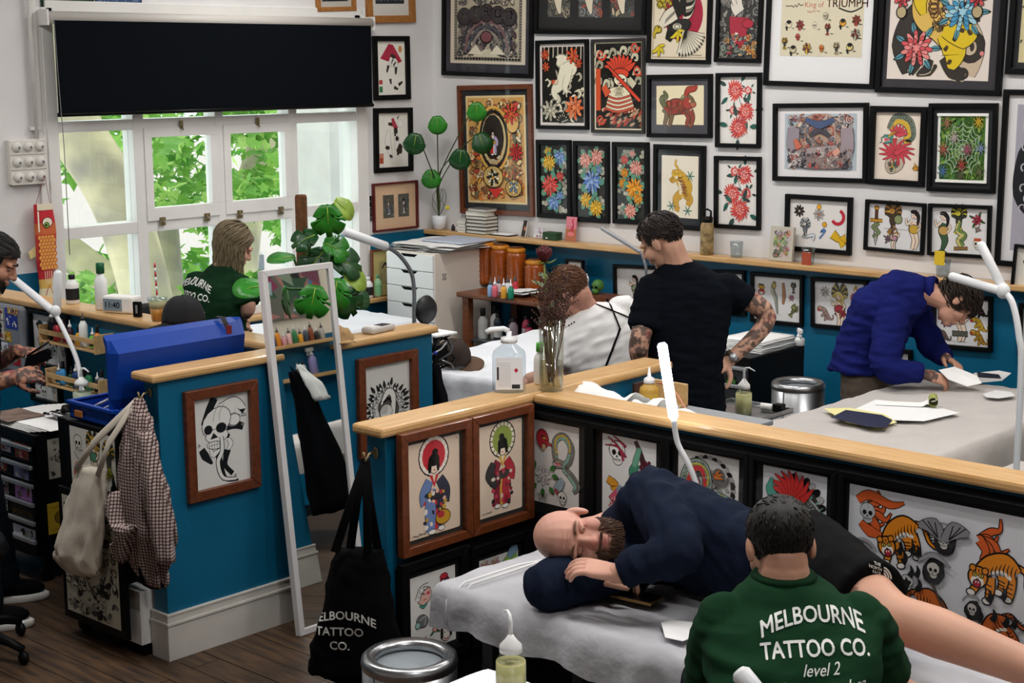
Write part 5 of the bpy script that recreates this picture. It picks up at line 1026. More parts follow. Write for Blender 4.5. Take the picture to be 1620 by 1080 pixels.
for x in(-5.74,-5.47):
 for y in(3.5,3.8):obj('castor',MB().lathe([(0,-.014),(.034,-.014),(.036,.014),(0,.014)],12,M=Matrix.Translation((x,y,.036))@Matrix.Rotation(PI/2,4,'Y')).box(x-.015,x+.015,y-.01,y+.01,.04,.08),BLACK,tk,world=True)
cb=thing('cardboard_carton','white carton standing beside the teal partition, below the hanging coat','box',(-5.295,3.56,0))
obj('body',MB().box(-.125,0,-.08,.1,.05,.28),PAPER,cb,bevel=.003);obj('flap',MB().box(-.125,0,-.083,-.08,.2,.28),mat('worn_card','#a9a59e',.8),cb)
obj('foot_block',MB().box(-.12,-.005,-.07,.09,0,.05),BLACKM,cb)
BLU=mat('blue_moulded_plastic','#0b3a94',.42,spec=.3,bump=.15,bscale=220)
bx=thing('toolbox','large cobalt blue plastic toolbox with its lid standing open','toolbox',(-5.54,3.8,.955))
bb=MB();X0,X1,Y0,Y1,Z0,Z1=-5.70,-5.38,3.45,4.13,.957,1.03
bb.box(X0,X1,Y0,Y1,Z0,Z0+.012).box(X0,X0+.012,Y0,Y1,Z0,Z1).box(X1-.012,X1,Y0,Y1,Z0,Z1).box(X0,X1,Y0,Y0+.012,Z0,Z1).box(X0,X1,Y1-.012,Y1,Z0,Z1)
obj('tray',bb,BLU,bx,world=True,bevel=.004)
obj('rim',MB().box(X0-.008,X1+.008,Y0-.008,Y0+.012,Z1-.012,Z1+.004).box(X0-.008,X0+.012,Y0,Y1,Z1-.012,Z1+.004).box(X0-.008,X1+.008,Y1-.012,Y1+.008,Z1-.012,Z1+.004),BLU,bx,world=True,bevel=.003)
lid=MB();Lx,Lw,Lh=-5.40,Y1-Y0,.33
def lidp(y,z,o):return(Lx-.02*z/Lh+o,y,Z1+z)
prof=[(0,0),(.0,.045),(.028,.235),(.0,.285),(-.05,.3),(-.06,.288),(-.02,.26),(-.01,.02),(0,0)]
n=len(prof)
for y,ins in((Y0,0),(Y0+.03,.03),(Y1-.03,.03),(Y1,0)):pass
ends=[(Y0,.0),(Y0+.025,.022),(Y1-.025,.022),(Y1,.0)]
vs=[];fs=[]
for y,b in ends:
 for o,z in prof:vs.append((Lx+o*(1 if b else.3)+(b if.04<z<.25 and o>=0 else 0),y,Z1+z))
for r in range(3):
 for i in range(n-1):fs.append((r*n+i,r*n+i+1,(r+1)*n+i+1,(r+1)*n+i))
fs+=[tuple(range(n-1)),tuple(3*n+i for i in range(n-2,-1,-1))]
lid.add(vs,fs);obj('lid',lid,BLU,bx,world=True,bevel=.004)
obj('strap',MB().tube([(-5.44,4.03,1.34),(-5.40,4.03,1.34),(-5.372,4.03,1.305),(-5.364,4.04,1.25),(-5.366,4.06,1.12),(-5.37,4.065,1.04)],.013,6,flat=.18),mat('black_strap','#1a1416',.7),bx,world=True)
obj('strap_badge',MB().cbox((-5.362,4.03,1.285),(.008,.024,.05)),mat('red_badge','#7a2028',.6),bx,world=True)
obj('latch',MB().box(X0+.06,X0+.11,Y0-.014,Y0-.006,.975,1.0),mat('orange_sticker','#a8682c',.5),bx,world=True);obj('latch',MB().box(X1-.002,X1+.012,Y0+.1,Y0+.16,.98,1.02),SILV,bx,world=True)
for i in range(6):obj('tool',MB().tube([(X0+.05+.04*i,Y0+.05+.05*i,Z0+.03),(X0+.12+.03*i,Y0+.12+.06*i,Z1+.005)],.006,6),(SILV,PAPER,BLACK)[i%3],bx,world=True)
tr=thing('work_trolley','low trolley hidden behind the partition corner, holding towels and bottles','trolley',(-3.36,4.62,0))
obj('top',MB().box(-.42,.16,-.22,.3,1.05,1.07),mat('grey_laminate','#8c8f93',.5),tr,bevel=.004)
for x in(-.4,.14):
 for y in(-.2,.27):obj('leg',MB().box(x-.012,x+.012,y-.012,y+.012,0,1.05),DKMET,tr)
t2=thing('steel_instrument_tray','steel instrument tray on a stand behind the long partition','tray',(-4.2,6.2,0))
obj('tray',MB().box(-.18,.18,-.15,.15,.735,.742).box(-.18,.18,-.15,-.144,.735,.76).box(-.18,.18,.144,.15,.735,.76).box(-.18,-.174,-.15,.15,.735,.76).box(.174,.18,-.15,.15,.735,.76),STEEL,t2,bevel=.002)
obj('pole',MB().tube([(0,0,.04),(0,0,.735)],.016,10),STEEL,t2)
obj('base',MB().box(-.2,.2,-.02,.02,.02,.045).box(-.02,.02,-.2,.2,.02,.045),STEEL,t2,bevel=.005)
t3=thing('instrument_trolley','towel-covered instrument trolley at the bottom edge before the bed','trolley',(-2.75,2.9,0))
obj('top',MB().box(-.22,.3,-.2,.2,.66,.685),GREYM,t3,bevel=.004);obj('pole',MB().tube([(.04,0,.04),(.04,0,.66)],.02,10),STEEL,t3);obj('base',MB().box(-.16,.24,-.03,.03,.0,.04).box(.01,.07,-.18,.18,.0,.04),STEEL,t3,bevel=.006)
def tow(u,v):
 x,y=(u-.5)*.56+.03,(v-.5)*.46;z=.688+.006*abs(nz(x*9,y*9));e=max(abs(x-.04)-.265,abs(y)-.205,0);return(x+.02*nz(x*6,y*6,2),y+.02*nz(x*6,y*6,5),z-min(e*2.2,.06))
obj('paper_towel',MB().grid(tow,26,22),mat('bright_paper_towel','#f4f4f6',.8,bump=.3,bscale=60),t3)
st1=thing('rolling_stool','black rolling stool under the tattooist in the foreground','stool',(-1.824,2.918,0));st1.scale.z=1.28
obj('seat',MB().lathe([(0,.46),(.15,.46),(.17,.48),(.17,.52),(.15,.54),(0,.545)],24),BLACK,st1);obj('post',MB().tube([(0,0,.1),(0,0,.46)],.025,12),STEEL,st1)
for i in range(5):t=i*2*PI/5;obj('leg',MB().tube([(0,0,.1),(.24*math.cos(t),.24*math.sin(t),.06)],[.022,.016],8),STEEL,st1);obj('castor',MB().ell((.24*math.cos(t),.24*math.sin(t),.028),(.028,.02,.028)),BLACK,st1)
oc=thing('office_chair','black five-star chair base cut off by the left edge','chair',(-5.86,2.98,0))
obj('post',MB().tube([(0,0,.1),(0,0,.42)],.03,12),BLACK,oc);obj('seat',MB().lathe([(0,.42),(.2,.42),(.22,.45),(.2,.5),(0,.51)],24),BLACK,oc)
for i in range(5):
 t=i*2*PI/5+.45;c,s_=math.cos(t),math.sin(t)
 obj('leg',MB().tube([(0,0,.12),(.12*c,.12*s_,.12),(.24*c,.24*s_,.09),(.3*c,.3*s_,.065)],[.03,.026,.02,.016],8),BLACK,oc);obj('castor',MB().ell((.3*c,.3*s_,.03),(.03,.02,.03)),BLACK,oc)
mc=thing('chair_back','dark grey office chair back by the window behind the striped straw','chair',(-7.25,4.89,0))
obj('backrest',MB().box(-.02,.02,-.13,.15,.93,1.12),mat('charcoal_fabric','#2c2b2f',.8),mc,bevel=.018);obj('post',MB().tube([(-.02,0,.1),(-.03,0,.5),(-.02,0,1.0)],.02,8),BLACK,mc);obj('seat',MB().box(-.42,-.02,-.2,.2,.44,.5),mat('charcoal_fabric','#2c2b2f',.8),mc,bevel=.02)
for i in range(5):t=i*2*PI/5;obj('leg',MB().tube([(0,0,.1),(.26*math.cos(t),.26*math.sin(t),.04)],.02,6),BLACK,mc)
# ================================================================== SMALL THINGS
def pcol(c,rough=.4):return mat('plastic_'+c.strip('#'),c,rough)
def bottle(label,loc,r=.03,h=.16,body='#eeeeee',cap='#222222',kind='round',lab=None,group=None,name='bottle',neck=.4,clear=False,caph=None,fluid=None,sq=1,rz=0,labt=None,cat='bottle'):
 T=thing(name,label,cat,loc,rz,group)
 ch=caph or h*.14;sh=h-ch
 bm_=CLEAR if clear else pcol(body)
 obj('body',MB().lathe([(r*.9,0),(r,.004),(r,sh*.72),(r*.93,sh*.82),(r*neck*1.1,sh*.97),(r*neck,sh)],20,sy=sq),bm_,T)
 if fluid:obj('fluid',MB().lathe([(r*.86,.003),(r*.96,.006),(r*.96,sh*fluid[1]),(0,sh*fluid[1])],20,sy=sq),mat('fluid_'+fluid[0].strip('#'),fluid[0],.3),T)
 if kind=='round':obj('cap',MB().lathe([(r*neck*1.25,sh-.002),(r*neck*1.25,h-.002),(r*neck*1.1,h),(0,h)],16),pcol(cap),T)
 elif kind=='spout':obj('cap',MB().lathe([(r*.6,sh-.002),(r*.55,sh+ch*.25),(r*.2,sh+ch*.4),(r*.08,h),(0,h)],14),pcol(cap),T)
 elif kind=='pump':
  obj('cap',MB().lathe([(r*.5,sh-.002),(r*.5,sh+ch*.35),(r*.16,sh+ch*.4),(r*.16,sh+ch*.8),(0,sh+ch*.8)],14),pcol(cap),T)
  obj('nozzle',MB().tube([(0,0,sh+ch*.8),(-.3*r,0,h),(-1.1*r,0,h-.004),(-1.35*r,0,h-.014)],r*.16,8),pcol(cap),T)
 elif kind=='wash':
  obj('cap',MB().lathe([(r*.75,sh-.004),(r*.72,sh+ch*.15),(r*.35,sh+ch*.32),(r*.15,sh+ch*.45),(0,sh+ch*.45)],16),pcol(cap),T)
  obj('spout',MB().tube([(0,0,sh+ch*.4),(0,0,sh+ch*.8),(r*.2,0,h-.004),(r*.7,0,h),(r*1.5,0,h-.012)],[r*.16,r*.14,r*.12,r*.1,r*.07],8),pcol(cap),T)
 elif kind=='spray':
  obj('collar',MB().lathe([(r*.5,sh-.002),(r*.5,sh+ch*.2),(r*.3,sh+ch*.25),(r*.3,sh+ch*.5),(0,sh+ch*.5)],14),pcol(cap),T)
  hd=obj('trigger_head',MB().box(-r*1.4,r*.7,-r*.3,r*.3,sh+ch*.5,h),pcol(cap),T,bevel=.004);obj('trigger',MB().tube([(-r*.7,0,sh+ch*.5),(-r*1.1,0,sh+ch*.2),(-r*.9,0,sh-ch*.1)],r*.14,6),pcol(cap),T)
 if lab:obj('label_band',MB().lathe([(r*1.012,sh*.16),(r*1.012,sh*.62)],20,cap=False,sy=sq),pcol(lab,.6),T)
 if labt:
  v,f=text_mesh(labt[0],.015);m=MB();k=labt[2];a0=labt[3]if len(labt)>3 else-.7
  m.add([(r*1.022*math.cos(a0+x*k/r),r*1.022*math.sin(a0+x*k/r),sh*.36+y*k)for x,y,_ in v],f);obj('lettering',m,pcol(labt[1],.6),T)
 return T
CAMA=-.80
CZ=CAPZ+.001
bottle('black and white labelled bottle with black cap on the left ledge, by the window',(-7.07,4.335,CZ),.034,.15,'#e8e8e6','#151515','round','#121212')
bottle('white bottle with tall green cap on the left ledge',(-6.78,4.32,CZ),.04,.235,'#eef0ee','#0f5a34','round',None,caph=.05,neck=.42,sq=.7)
ck=thing('digital_clock','white digital clock reading 11:40 on the left ledge','clock',(-6.62,4.33,CZ),.35)
obj('case',MB().box(-.09,.09,-.04,.05,0,.085),mat('clock_white','#e6e4e0',.4),ck,bevel=.012);obj('screen',MB().box(-.078,.03,-.0435,-.04,.015,.072),mat('lcd_grey','#7f8f9a',.3),ck)
v,f=text_mesh('11:40',.01);obj('digits',MB().add([(-.026+x*.042,-.0445,.028+y*.042)for x,y,_ in v],f),BLACKM,ck)
bd=thing('black_box','small upright black box beside the digital clock','box',(-6.44,4.3,CZ),.3);obj('body',MB().box(-.02,.02,-.012,.012,0,.075),BLACK,bd,bevel=.003);obj('stripe',MB().box(-.002,.01,-.0135,-.012,.02,.06),SILV,bd)
dk=thing('iced_drink','clear cup of orange drink with red and white striped straw','drink cup',(-6.27,4.3,CZ))
obj('cup',MB().lathe([(.03,0),(.045,.1),(.0455,.102)],20),CLEAR,dk);obj('drink',MB().lathe([(.029,.002),(.038,.06),(0,.06)],18),mat('orange_juice','#e2922a',.3),dk);obj('froth',MB().lathe([(.038,.06),(.043,.095),(0,.097)],18),mat('pale_froth','#e8d6a0',.6),dk);obj('lid',MB().lathe([(.048,.1),(.05,.104),(.048,.112),(.02,.118),(0,.118)],20),CLEAR,dk)
for i in range(8):obj('straw_segment',MB().tube([(-.004*i*.3,0,.1+.022*i),(-.004*(i+1)*.3,0,.1+.022*(i+1))],.0045,8),pcol('#c8303c' if i%2 else '#f2eeec'),dk)
def cap_hat(label,loc,rz,col,brim,s=1.0,patch=None,tilt=(0,0)):
 T=thing('baseball_cap',label,'cap',M=Matrix.Translation(loc)@Matrix.Rotation(rz,4,'Z')@Matrix.Rotation(tilt[0],4,'X')@Matrix.Rotation(tilt[1],4,'Y'))
 cm=mat('cap_'+col.strip('#'),col,.85,bump=.2,bscale=120)
 def dome(u,v):
  t,ph=u*2*PI,v*PI/2;r=.088*s*math.cos(ph)**.75;z=.115*s*math.sin(ph)**.9;return(r*1.08*math.cos(t)*(1+.02*math.sin(6*t)*(1-v)),r*math.sin(t),z+.004*math.cos(6*t)*(1-v))
 c=obj('crown',MB().grid(dome,36,10),cm,T,solid=.003)
 for i in range(6):t=i*PI/3;obj('seam',MB().tube([tuple(Vector(dome(t/2/PI,q/8))*1.012)for q in range(9)],.0012,4),cm,T)
 def br(u,v):
  a=(u-.5)*2.2;r=.088*s+v*.07*s*math.cos(a*.75);return(r*1.08*math.cos(a),r*math.sin(a)*1.0,.006-.03*s*math.sin(a)**2-.015*v*s)
 obj('brim',MB().grid(br,16,5),mat('cap_'+brim.strip('#'),brim,.8),T,solid=.004)
 obj('button',MB().ell((0,0,.116*s),(.008,.008,.005),10,6),cm,T)
 if patch:
  o=decal(None,'patch',(0,0,0),(0,1,0),(0,0,1),.06*s,.06*s,patch,None);o.parent=T;o.matrix_basis=basis((.083*s,-.03*s,.03*s),(-.1,1,0),(-.5,0,1))
 return T
def d_badge(a):a.ob(.5,.5,.48,.48,'#b0543a',0,.02);a.blob(.5,.5,.38,.38,'#d8c9a0');a.blob(.4,.48,.1,.1,'#f2eee0');a.blob(.4,.5,.04,.05,K);a.blob(.62,.55,.12,.14,'#3a3430')
cap_hat('black cap with round orange badge on the ledge behind the blue toolbox',(-6.08,4.31,CZ+.012),-1.5,'#15161a','#101114',1.08,d_badge)
bw_=cap_hat('brown cap lying on the white bed',(-6.0,6.02,.80),.62,'#2e221c','#5a4332',1.02,None,(.3,.12))
RW=wood('raw_pine','#c9a878','#b8935f',6,(4,10,10),.6)
INK=['#181a22','#a82a3a','#d0566a','#e0a82a','#2f8a4a','#d8762a','#3a6ab8','#701f38','#c8c8c0','#2a2a30']
def rack(label,x0,x1,z,cols,names,gz):
 T=thing('ink_rack',label,'rack',((x0+x1)/2,4.22,z))
 obj('bottom_shelf',MB().box(x0,x1,4.155,4.26,z,z+.012),RW,T,world=True,bevel=.002);obj('front_rail',MB().box(x0,x1,4.15,4.158,z+.045,z+.07),RW,T,world=True,bevel=.002)
 for x in(x0,x1):obj('side',MB().box(x-.006,x+.006,4.15,4.26,z-.005,z+.09),RW,T,world=True,bevel=.002)
 for i,c in enumerate(cols):
  x=x0+.035+(x1-x0-.07)*i/(len(cols)-1);k=i%3
  bottle(names%(c[1],),(x,4.205-.012*(i%2),z+.0125),.018+.004*(c[2]if len(c)>2 else 0),.10+.02*(i%2)+(.05 if len(c)>2 else 0),c[0],'#1b1b1e' if k else '#e6e6e6','spout' if k!=1 else 'round','#222' if k==0 else None,group=gz,caph=.035)
 return T
rack('upper pine ink rack on the left partition',-7.1,-6.6,1.02,[('#181a22','large black',1),('#c23a44','coral red'),('#a62a5a','magenta'),('#3a1f2a','dark plum'),('#e0a82a','yellow'),('#e9efec','tall white',1),('#6ab83a','lime'),('#e0812a','orange')],'%s ink bottle on the upper pine rack','ink bottles on the upper pine rack')
rack('lower pine ink rack on the left partition',-7.06,-6.58,.80,[('#3a8ac8','sky blue'),('#4a9ad8','pale blue'),('#1f5a3c','bottle green'),('#2a4a8a','navy blue'),('#1c6a44','emerald'),('#2f8a5a','mid green'),('#182028','blue-black'),('#8a8f96','grey')],'%s ink bottle on the lower pine rack','ink bottles on the lower pine rack')
def d_l1(a):
 a.at(.2,.26,.14);a.ob(0,0,.6,.5,'#3a3634',0,.014);a.os([(-.9,-.1),(0,-.45),(.9,-.1)],[.1,.4,.1],'#2a2826',.01);a.home();a.os([(.45,.1),(.5,.3),(.4,.5)],[.04,.12,.06],'#dedcd8',.01);a.skull(.5,.35,.09);a.skull(.56,.7,.13);a.os([(.46,.62),(.56,.5),(.68,.62)],.03,'#444',.006);a.lady(.2,.62,.2,'#c9b43c');a.bird(.86,.35,.12);a.lady(.86,.72,.2,'#888478');a.rose(.3,.85,.05,'#777','#999')
picture('flash_sheet','black-line flash sheet on the left partition behind the held phone',[(51,486),(112,500),(114,586),(54,577)],'Y',4.26,d_l1,.02,paper='#e2e2e0',seed=61,group='flash sheets on the left partition',tilt=False)
picture('flash_sheet','lower flash sheet with violet star on the left partition',[(54,588),(100,596),(101,640),(55,634)],'Y',4.26,lambda a:(a.flower(.3,.3,.15,'#5a3a9a','#3a2a6a',5,1),a.skull(.35,.65,.16),a.lady(.75,.5,.3,'#999')),.02,paper='#e2e2e0',seed=62,group='flash sheets on the left partition',tilt=False)
sk=thing('sticker_panel','grey metal panel plastered with cartoon stickers at the left edge','sticker panel',(-7.62,4.24,.8))
obj('panel',MB().box(-7.95,-7.375,4.21,4.258,.8,1.165),mat('grey_locker','#7d828a',.45),sk,world=True,bevel=.02)
for i,(x,z,w,h,pc)in enumerate([(-7.92,1.06,.17,.08,'#d8d8d2'),(-7.73,1.08,.18,.06,'#c9c4bc'),(-7.53,1.04,.12,.11,'#2a3f9a'),(-7.92,.95,.2,.1,'#bdb8ac'),(-7.7,.97,.15,.1,'#cfccc4'),(-7.55,.97,.07,.05,'#d8b02c'),(-7.5,.85,.1,.1,'#a82430'),(-7.62,.86,.1,.1,'#dfe2ea'),(-7.9,.83,.25,.1,'#b5b0a4'),(-7.5,1.12,.1,.035,'#c8a03a')]):
 decal(sk,'sticker',(x,4.2090-.0003*i,z),(1,0,0),(0,0,1),w,h,lambda a,i=i:a.splash(['#1a1a1a','#f0f0ec','#777','#222','#a44']if i!=2 else['#fff','#2a3f9a'],22,.06,.14,.05,.08,.95,.92,.014),pc,70+i)
sw=thing('switch_block','old white block of nine round switches on the wall','switch',(XW,4.84,1.725))
obj('backboard',MB().box(XW,XW+.04,4.725,4.96,1.725,1.985),mat('switch_white','#dad7d0',.5),sw,world=True,bevel=.006)
for i in range(3):
 obj('ledge',MB().box(XW+.038,XW+.046,4.73,4.958,1.725+.087*i,1.729+.087*i),mat('switch_white','#dad7d0',.5),sw,world=True)
 for j in range(3):
  M=Matrix.Translation((XW+.04,4.77+.075*j,1.768+.087*i))@Matrix.Rotation(PI/2,4,'Y')
  s_=obj('switch',MB().lathe([(.03,0),(.029,.008),(.022,.02),(.012,.024),(0,.025)],18,M=M),mat('switch_white','#dad7d0',.5),sw,world=True)
  obj('toggle',MB().ell((XW+.066,4.775+.075*j,1.766+.087*i),(.008,.006,.008),8,6),GREYM,s_,world=True)
cd=thing('conduit','white vertical conduit pipe above the switch block','pipe',(XW+.03,4.91,1.985));obj('pipe',MB().tube([(0,0,0),(0,0,1.9)],.013,10),WHITE,cd)
for z in(.05,.9):obj('clip',MB().box(-.02,.004,-.03,.03,z,z+.02),WHITE,cd)
ko=thing('koi_streamer','red and gold fish streamer hanging by strings from the switch block','streamer',(XW+.06,4.91,1.06))
KM=MB()
def kz(u):return 1.605-.55*u
sect=[(0,.058,'#e8ddc4'),(.07,.062,'#c92f38'),(.2,.068,'#c92f38'),(.32,.07,'#cf6a3c'),(.6,.062,'#c8453c'),(.8,.045,'#c02c34'),(.9,.04,'#e0b45c'),(1,.05,'#e8d9b4')]
vs=[];n=14
for u,w,c in sect:
 for k in range(n):t=2*PI*k/n;vs.append((XW+.06+.022*math.cos(t),4.905+.01*math.sin(u*5)+w*math.sin(t),kz(u)))
for i in range(len(sect)-1):KM.add([vs[i*n+k]for k in range(n)]+[vs[(i+1)*n+k]for k in range(n)],[(k,(k+1)%n,n+(k+1)%n,n+k)for k in range(n)],sect[i+1][2],True)
obj('body',KM,PRINT,ko,world=True)
kd=Art(.12,.55,5)
kd.rect(.08,.0,.92,.07,'#e8ddc4');kd.stroke([(.12,.08),(.12,.3)],.08,'#efe6cf',1);kd.ob(.6,.2,.26,.22,'#efe6cf',0,.03);kd.ob(.55,.23,.13,.13,'#7a9a44',0,.03);kd.blob(.52,.23,.06,.06,K)
for j in range(10):
 for i in range(5):kd.ob(.14+.17*i+.08*(j%2),.36+.036*j,.1,.1,'#e3a44e',0,.03,'#b5342c')
for i in range(4):kd.stroke([(.3+.12*i,.72),(.34+.1*i,.86)],.03,'#f0e2c0',2)
kd.stroke([(.3,.98),(.5,.88),(.7,.98)],.03,'#a82a34',2)
o=obj('scales',kd.mb,PRINT,ko);o.matrix_basis=basis((XW+.0835,4.845,1.06),(0,1,0),(0,0,1));o.matrix_parent_inverse=ko.matrix_basis.inverted()
obj('fin',MB().prism([(4.85,1.36),(4.80,1.33),(4.81,1.29),(4.86,1.31)],XW+.05,XW+.056).add([],[]),mat('gold_fin','#e0c98a',.7),ko,world=True).data.transform(Matrix(((0,0,1,0),(1,0,0,0),(0,1,0,0),(0,0,0,1))))
for y in(4.86,4.955):obj('string',MB().tube([(XW+.06,y,1.605),(XW+.075,4.92,1.77)],.0016,4),mat('red_string','#8a3a40',.7),ko,world=True)
sg=thing('letter_sticker','vertical strip of black and white letter tiles beside the window','sticker',(XW,7.53,1.3));obj('strip',MB().box(XW,XW+.006,7.505,7.55,1.3,1.48),BLACK,sg,world=True)
for i,ch in enumerate('LLED'):
 v,f=text_mesh(ch,.03);obj('letter',MB().add([(XW+.0068,7.5275+x*.045,1.31+.043*(3-i)+y*.045)for x,y,_ in v],f),PAPER,sg,world=True)
WP=mat('white_lamp_enamel','#e2e4e6',.35)
EM=mat('lit_led_tube','#ffffff',.4,emit='#eef3ff',estr=22)
def arm_lamp(label,heads,stem,on=False,joint=None,hm=None,sm=None,r=.017,group='adjustable arm lamps'):
 T=thing('arm_lamp',label,'lamp',stem[-1],group=group)
 obj('stem',MB().tube([tuple(p)for p in catmull(stem,6)],.0095 if not isinstance(r,tuple)else r[1],10),sm or WP,T,world=True)
 for a,b in heads:
  a,b=Vector(a),Vector(b);d=(b-a).normalized()
  h=obj('tube_head',MB().tube([a,a+d*.01,b-d*.01,b],[r*.6,r,r,r*.6]if not isinstance(r,tuple)else[r[0]*.6,r[0],r[0],r[0]*.6],14),EM if on else(hm or WP),T,world=True)
 if joint:obj('joint',MB().ell(joint,(.026,.026,.03),12,8),sm or WP,T,world=True)
 obj('base_clamp',MB().lathe([(.045,-.0),(.045,.02),(.02,.03),(0,.03)],16,o=stem[-1]),BLACK,T,world=True)
 return T
lit=at(1047,542,Y=4.13);li2=at(1066,663,Y=4.13)
arm_lamp('lit white LED tube lamp rising over the lying client',[(lit,li2)],[li2,at(1072,700,Y=4.14),at(1090,735,Y=4.15),at(1104,775,Y=4.16),at(1103,800,Y=4.17),(at(1103,800,Y=4.17).x,4.17,.5),(at(1103,800,Y=4.17).x,4.17,.002)],on=True)
arm_lamp('white forked tube lamp beside the sticker-covered cabinet',[(at(20,440,Y=4.1),at(84,492,Y=4.1)),(at(90,490,Y=4.16),at(92,428,Y=4.16))],[at(86,494,Y=4.1),at(100,520,Y=4.1),at(122,570,Y=4.1),at(129,620,Y=4.08),(-6.64,4.06,.76),(-6.64,4.06,.722)],joint=at(88,492,Y=4.1),r=(.02,.012))
arm_lamp('white forked tube lamp standing over the stencil bed at right',[(at(1502,436,Y=5.5),at(1586,461,Y=5.5)),(at(1550,383,Y=5.53),at(1586,455,Y=5.53))],[at(1589,462,Y=5.5),at(1602,480,Y=5.49),at(1612,530,Y=5.48),at(1615,600,Y=5.48),(at(1615,600,Y=5.48).x,5.48,.5),(at(1615,600,Y=5.48).x,5.48,.002)],joint=at(1587,460,Y=5.5),r=(.017,.012))
g1,g2=at(544,366,X=-7.0),at(612,390,X=-7.0)
arm_lamp('white-headed grey gooseneck lamp before the drawer tower',[(g1,g2)],[g2,at(632,404,X=-7.0),at(650,430,X=-7.0),at(655,460,X=-7.0),at(655,500,X=-7.0),(-7.0,at(655,500,X=-7.0).y,.4),(-7.0,at(655,500,X=-7.0).y,.002)],hm=WP,sm=GREYM,r=(.028,.013))
h1,h2=at(951,360,Y=7.0),at(1014,399,Y=7.0)
arm_lamp('thin grey angled lamp in front of the wall ledge',[(h1,h2)],[h2,at(1021,420,Y=7.0),at(1022,440,Y=7.0),(at(1022,440,Y=7.0).x,7.0,.8),(at(1022,440,Y=7.0).x,7.0,.002)],hm=mat('lamp_grey','#8d8e92',.4),sm=GREYM,r=(.012,.008))
arm_lamp('white lamp head poking up at the bottom edge beside the tattooist',[(at(1168,1060,Y=2.55),at(1215,1118,Y=2.55))],[at(1215,1110,Y=2.55),at(1222,1140,Y=2.55),(at(1215,1110,Y=2.55).x+.03,2.55,.5),(at(1215,1110,Y=2.55).x+.03,2.55,.002)],r=(.022,.012))
big=bottle('large clear rectangular spirit bottle on the partition corner',(-3.893,4.2,CZ),.062,.235,'#f0f2f4','#e8eaec','pump',None,clear=True,neck=.35,caph=.05,sq=.75,rz=CAMA+PI/2)
def d_lb(a):
 for i in range(14):a.scribble(.06,.18+.055*i,.5,'#77777c',.004,.006)
 a.poly([(.76,.32),(.84,.4),(.76,.48),(.68,.4)],'#b8243a');a.rect(.6,.84,.9,.97,'#333338');a.rect(.05,.3,.12,.7,'#333338')
decal(big,'printed_label',Vector((-3.893,4.2,CZ+.015))+Vector((.679,-.734,0))*.05-Vector((.734,.679,0))*.05,(math.cos(AZ),math.sin(AZ),0),(0,0,1),.1,.12,d_lb,'#e6e7ea',81)
bottle('white bottle with bright green cap on the partition corner',(-3.885,4.375,CZ),.036,.16,'#eceae6','#52b52e','round',None,caph=.032,neck=.5,sq=.7)
vs_=thing('glass_vase','tall clear glass vase holding a red rose and dried stems','vase',(-3.785,4.315,CZ))
obj('glass',MB().lathe([(.0,0),(.043,0),(.045,.004),(.046,.27),(.043,.27),(.042,.012),(0,.012)],28),glass_mat('vase_glass',(.95,.96,.95),.12,.03),vs_)
obj('water',MB().lathe([(.041,.013),(.041,.11),(0,.11)],24),glass_mat('vase_water',(.93,.91,.84),.05),vs_)
GST=mat('green_stem','#6f7d3a',.6);TW=mat('dried_twig','#4a3028',.8)
obj('rose_stem',MB().tube([(.012,0,.015),(-.01,.004,.2),(-.032,.004,.4),(-.035,0,.475)],.004,6),GST,vs_)
rs=MB()
for l in range(4):
 for i in range(5):
  t=i*2*PI/5+l*.6;r=.027-.0055*l
  def pet(u,v,t=t,r=r,l=l):
   a=t+(u-.5)*1.5;q=r*(.35+.75*math.sin(v*PI*.55));return(-.035+q*math.cos(a),q*math.sin(a),.478+.05*v+.004*l-.012*(u-.5)**2*4*v)
  rs.grid(pet,5,5)
obj('rose',rs,mat('rose_petal','#4a0512',.6),vs_,solid=.001)
for i in range(5):t=i*1.26;obj('sepal',MB().tube([(-.035,0,.478),(-.035+.03*math.cos(t),.03*math.sin(t),.475),(-.035+.055*math.cos(t),.055*math.sin(t),.487)],[.006,.005,.001],5,flat=.3),GST,vs_)
def leafmesh(p,d,up,ln,wd,fold=.15):
 p,d=Vector(p),Vector(d).normalized();u=Vector(up);s=d.cross(u).normalized();n=s.cross(d)
 def f(a,v):
  w=wd*math.sin(min(v*1.08,1)*PI)**.75*(1-.25*v);x=(a-.5)*2;return p+d*(ln*v)+s*(x*w)+n*(abs(x)*w*fold-.18*ln*v*v)
 return MB().grid(f,4,8)
LFD=mat('dusty_leaf','#5d6b3c',.6,noise=.2,nscale=30)
for i,(z,t,ln)in enumerate(((.41,2.6,.06),(.36,.2,.07),(.43,-.2,.055),(.38,3.3,.07),(.33,-2.0,.06),(.3,1.4,.06),(.45,.6,.06),(.29,3.0,.05))):
 obj('leaf',leafmesh((-.02+.01*math.cos(t),.01*math.sin(t),z),(math.cos(t),math.sin(t)*.6,.6),(0,0,1),ln,ln*.36),LFD,vs_)
rt_=random.Random(11);tw=MB()
for i in range(16):
 a=rt_.random()*2*PI;k=.02+.03*rt_.random();tip=Vector((.03+k*math.cos(a)*1.6,k*math.sin(a)*1.6,.33+.1*rt_.random()));base=Vector((.01*math.cos(a),.01*math.sin(a),.03))
 mid=base.lerp(tip,.55)+Vector((.008*rt_.random(),0,0));tw.tube([base,mid,tip],[.0022,.0016,.0008],5)
 for j in range(12):
  q=mid.lerp(tip,rt_.random());e=q+Vector(((rt_.random()-.5)*.06,(rt_.random()-.5)*.06,.02+.03*rt_.random()));tw.tube([q,e],[.0012,.0005],4)
  for m in range(3):tw.ell(q.lerp(e,.5+.25*m),(.0035,.0035,.004),5,4)
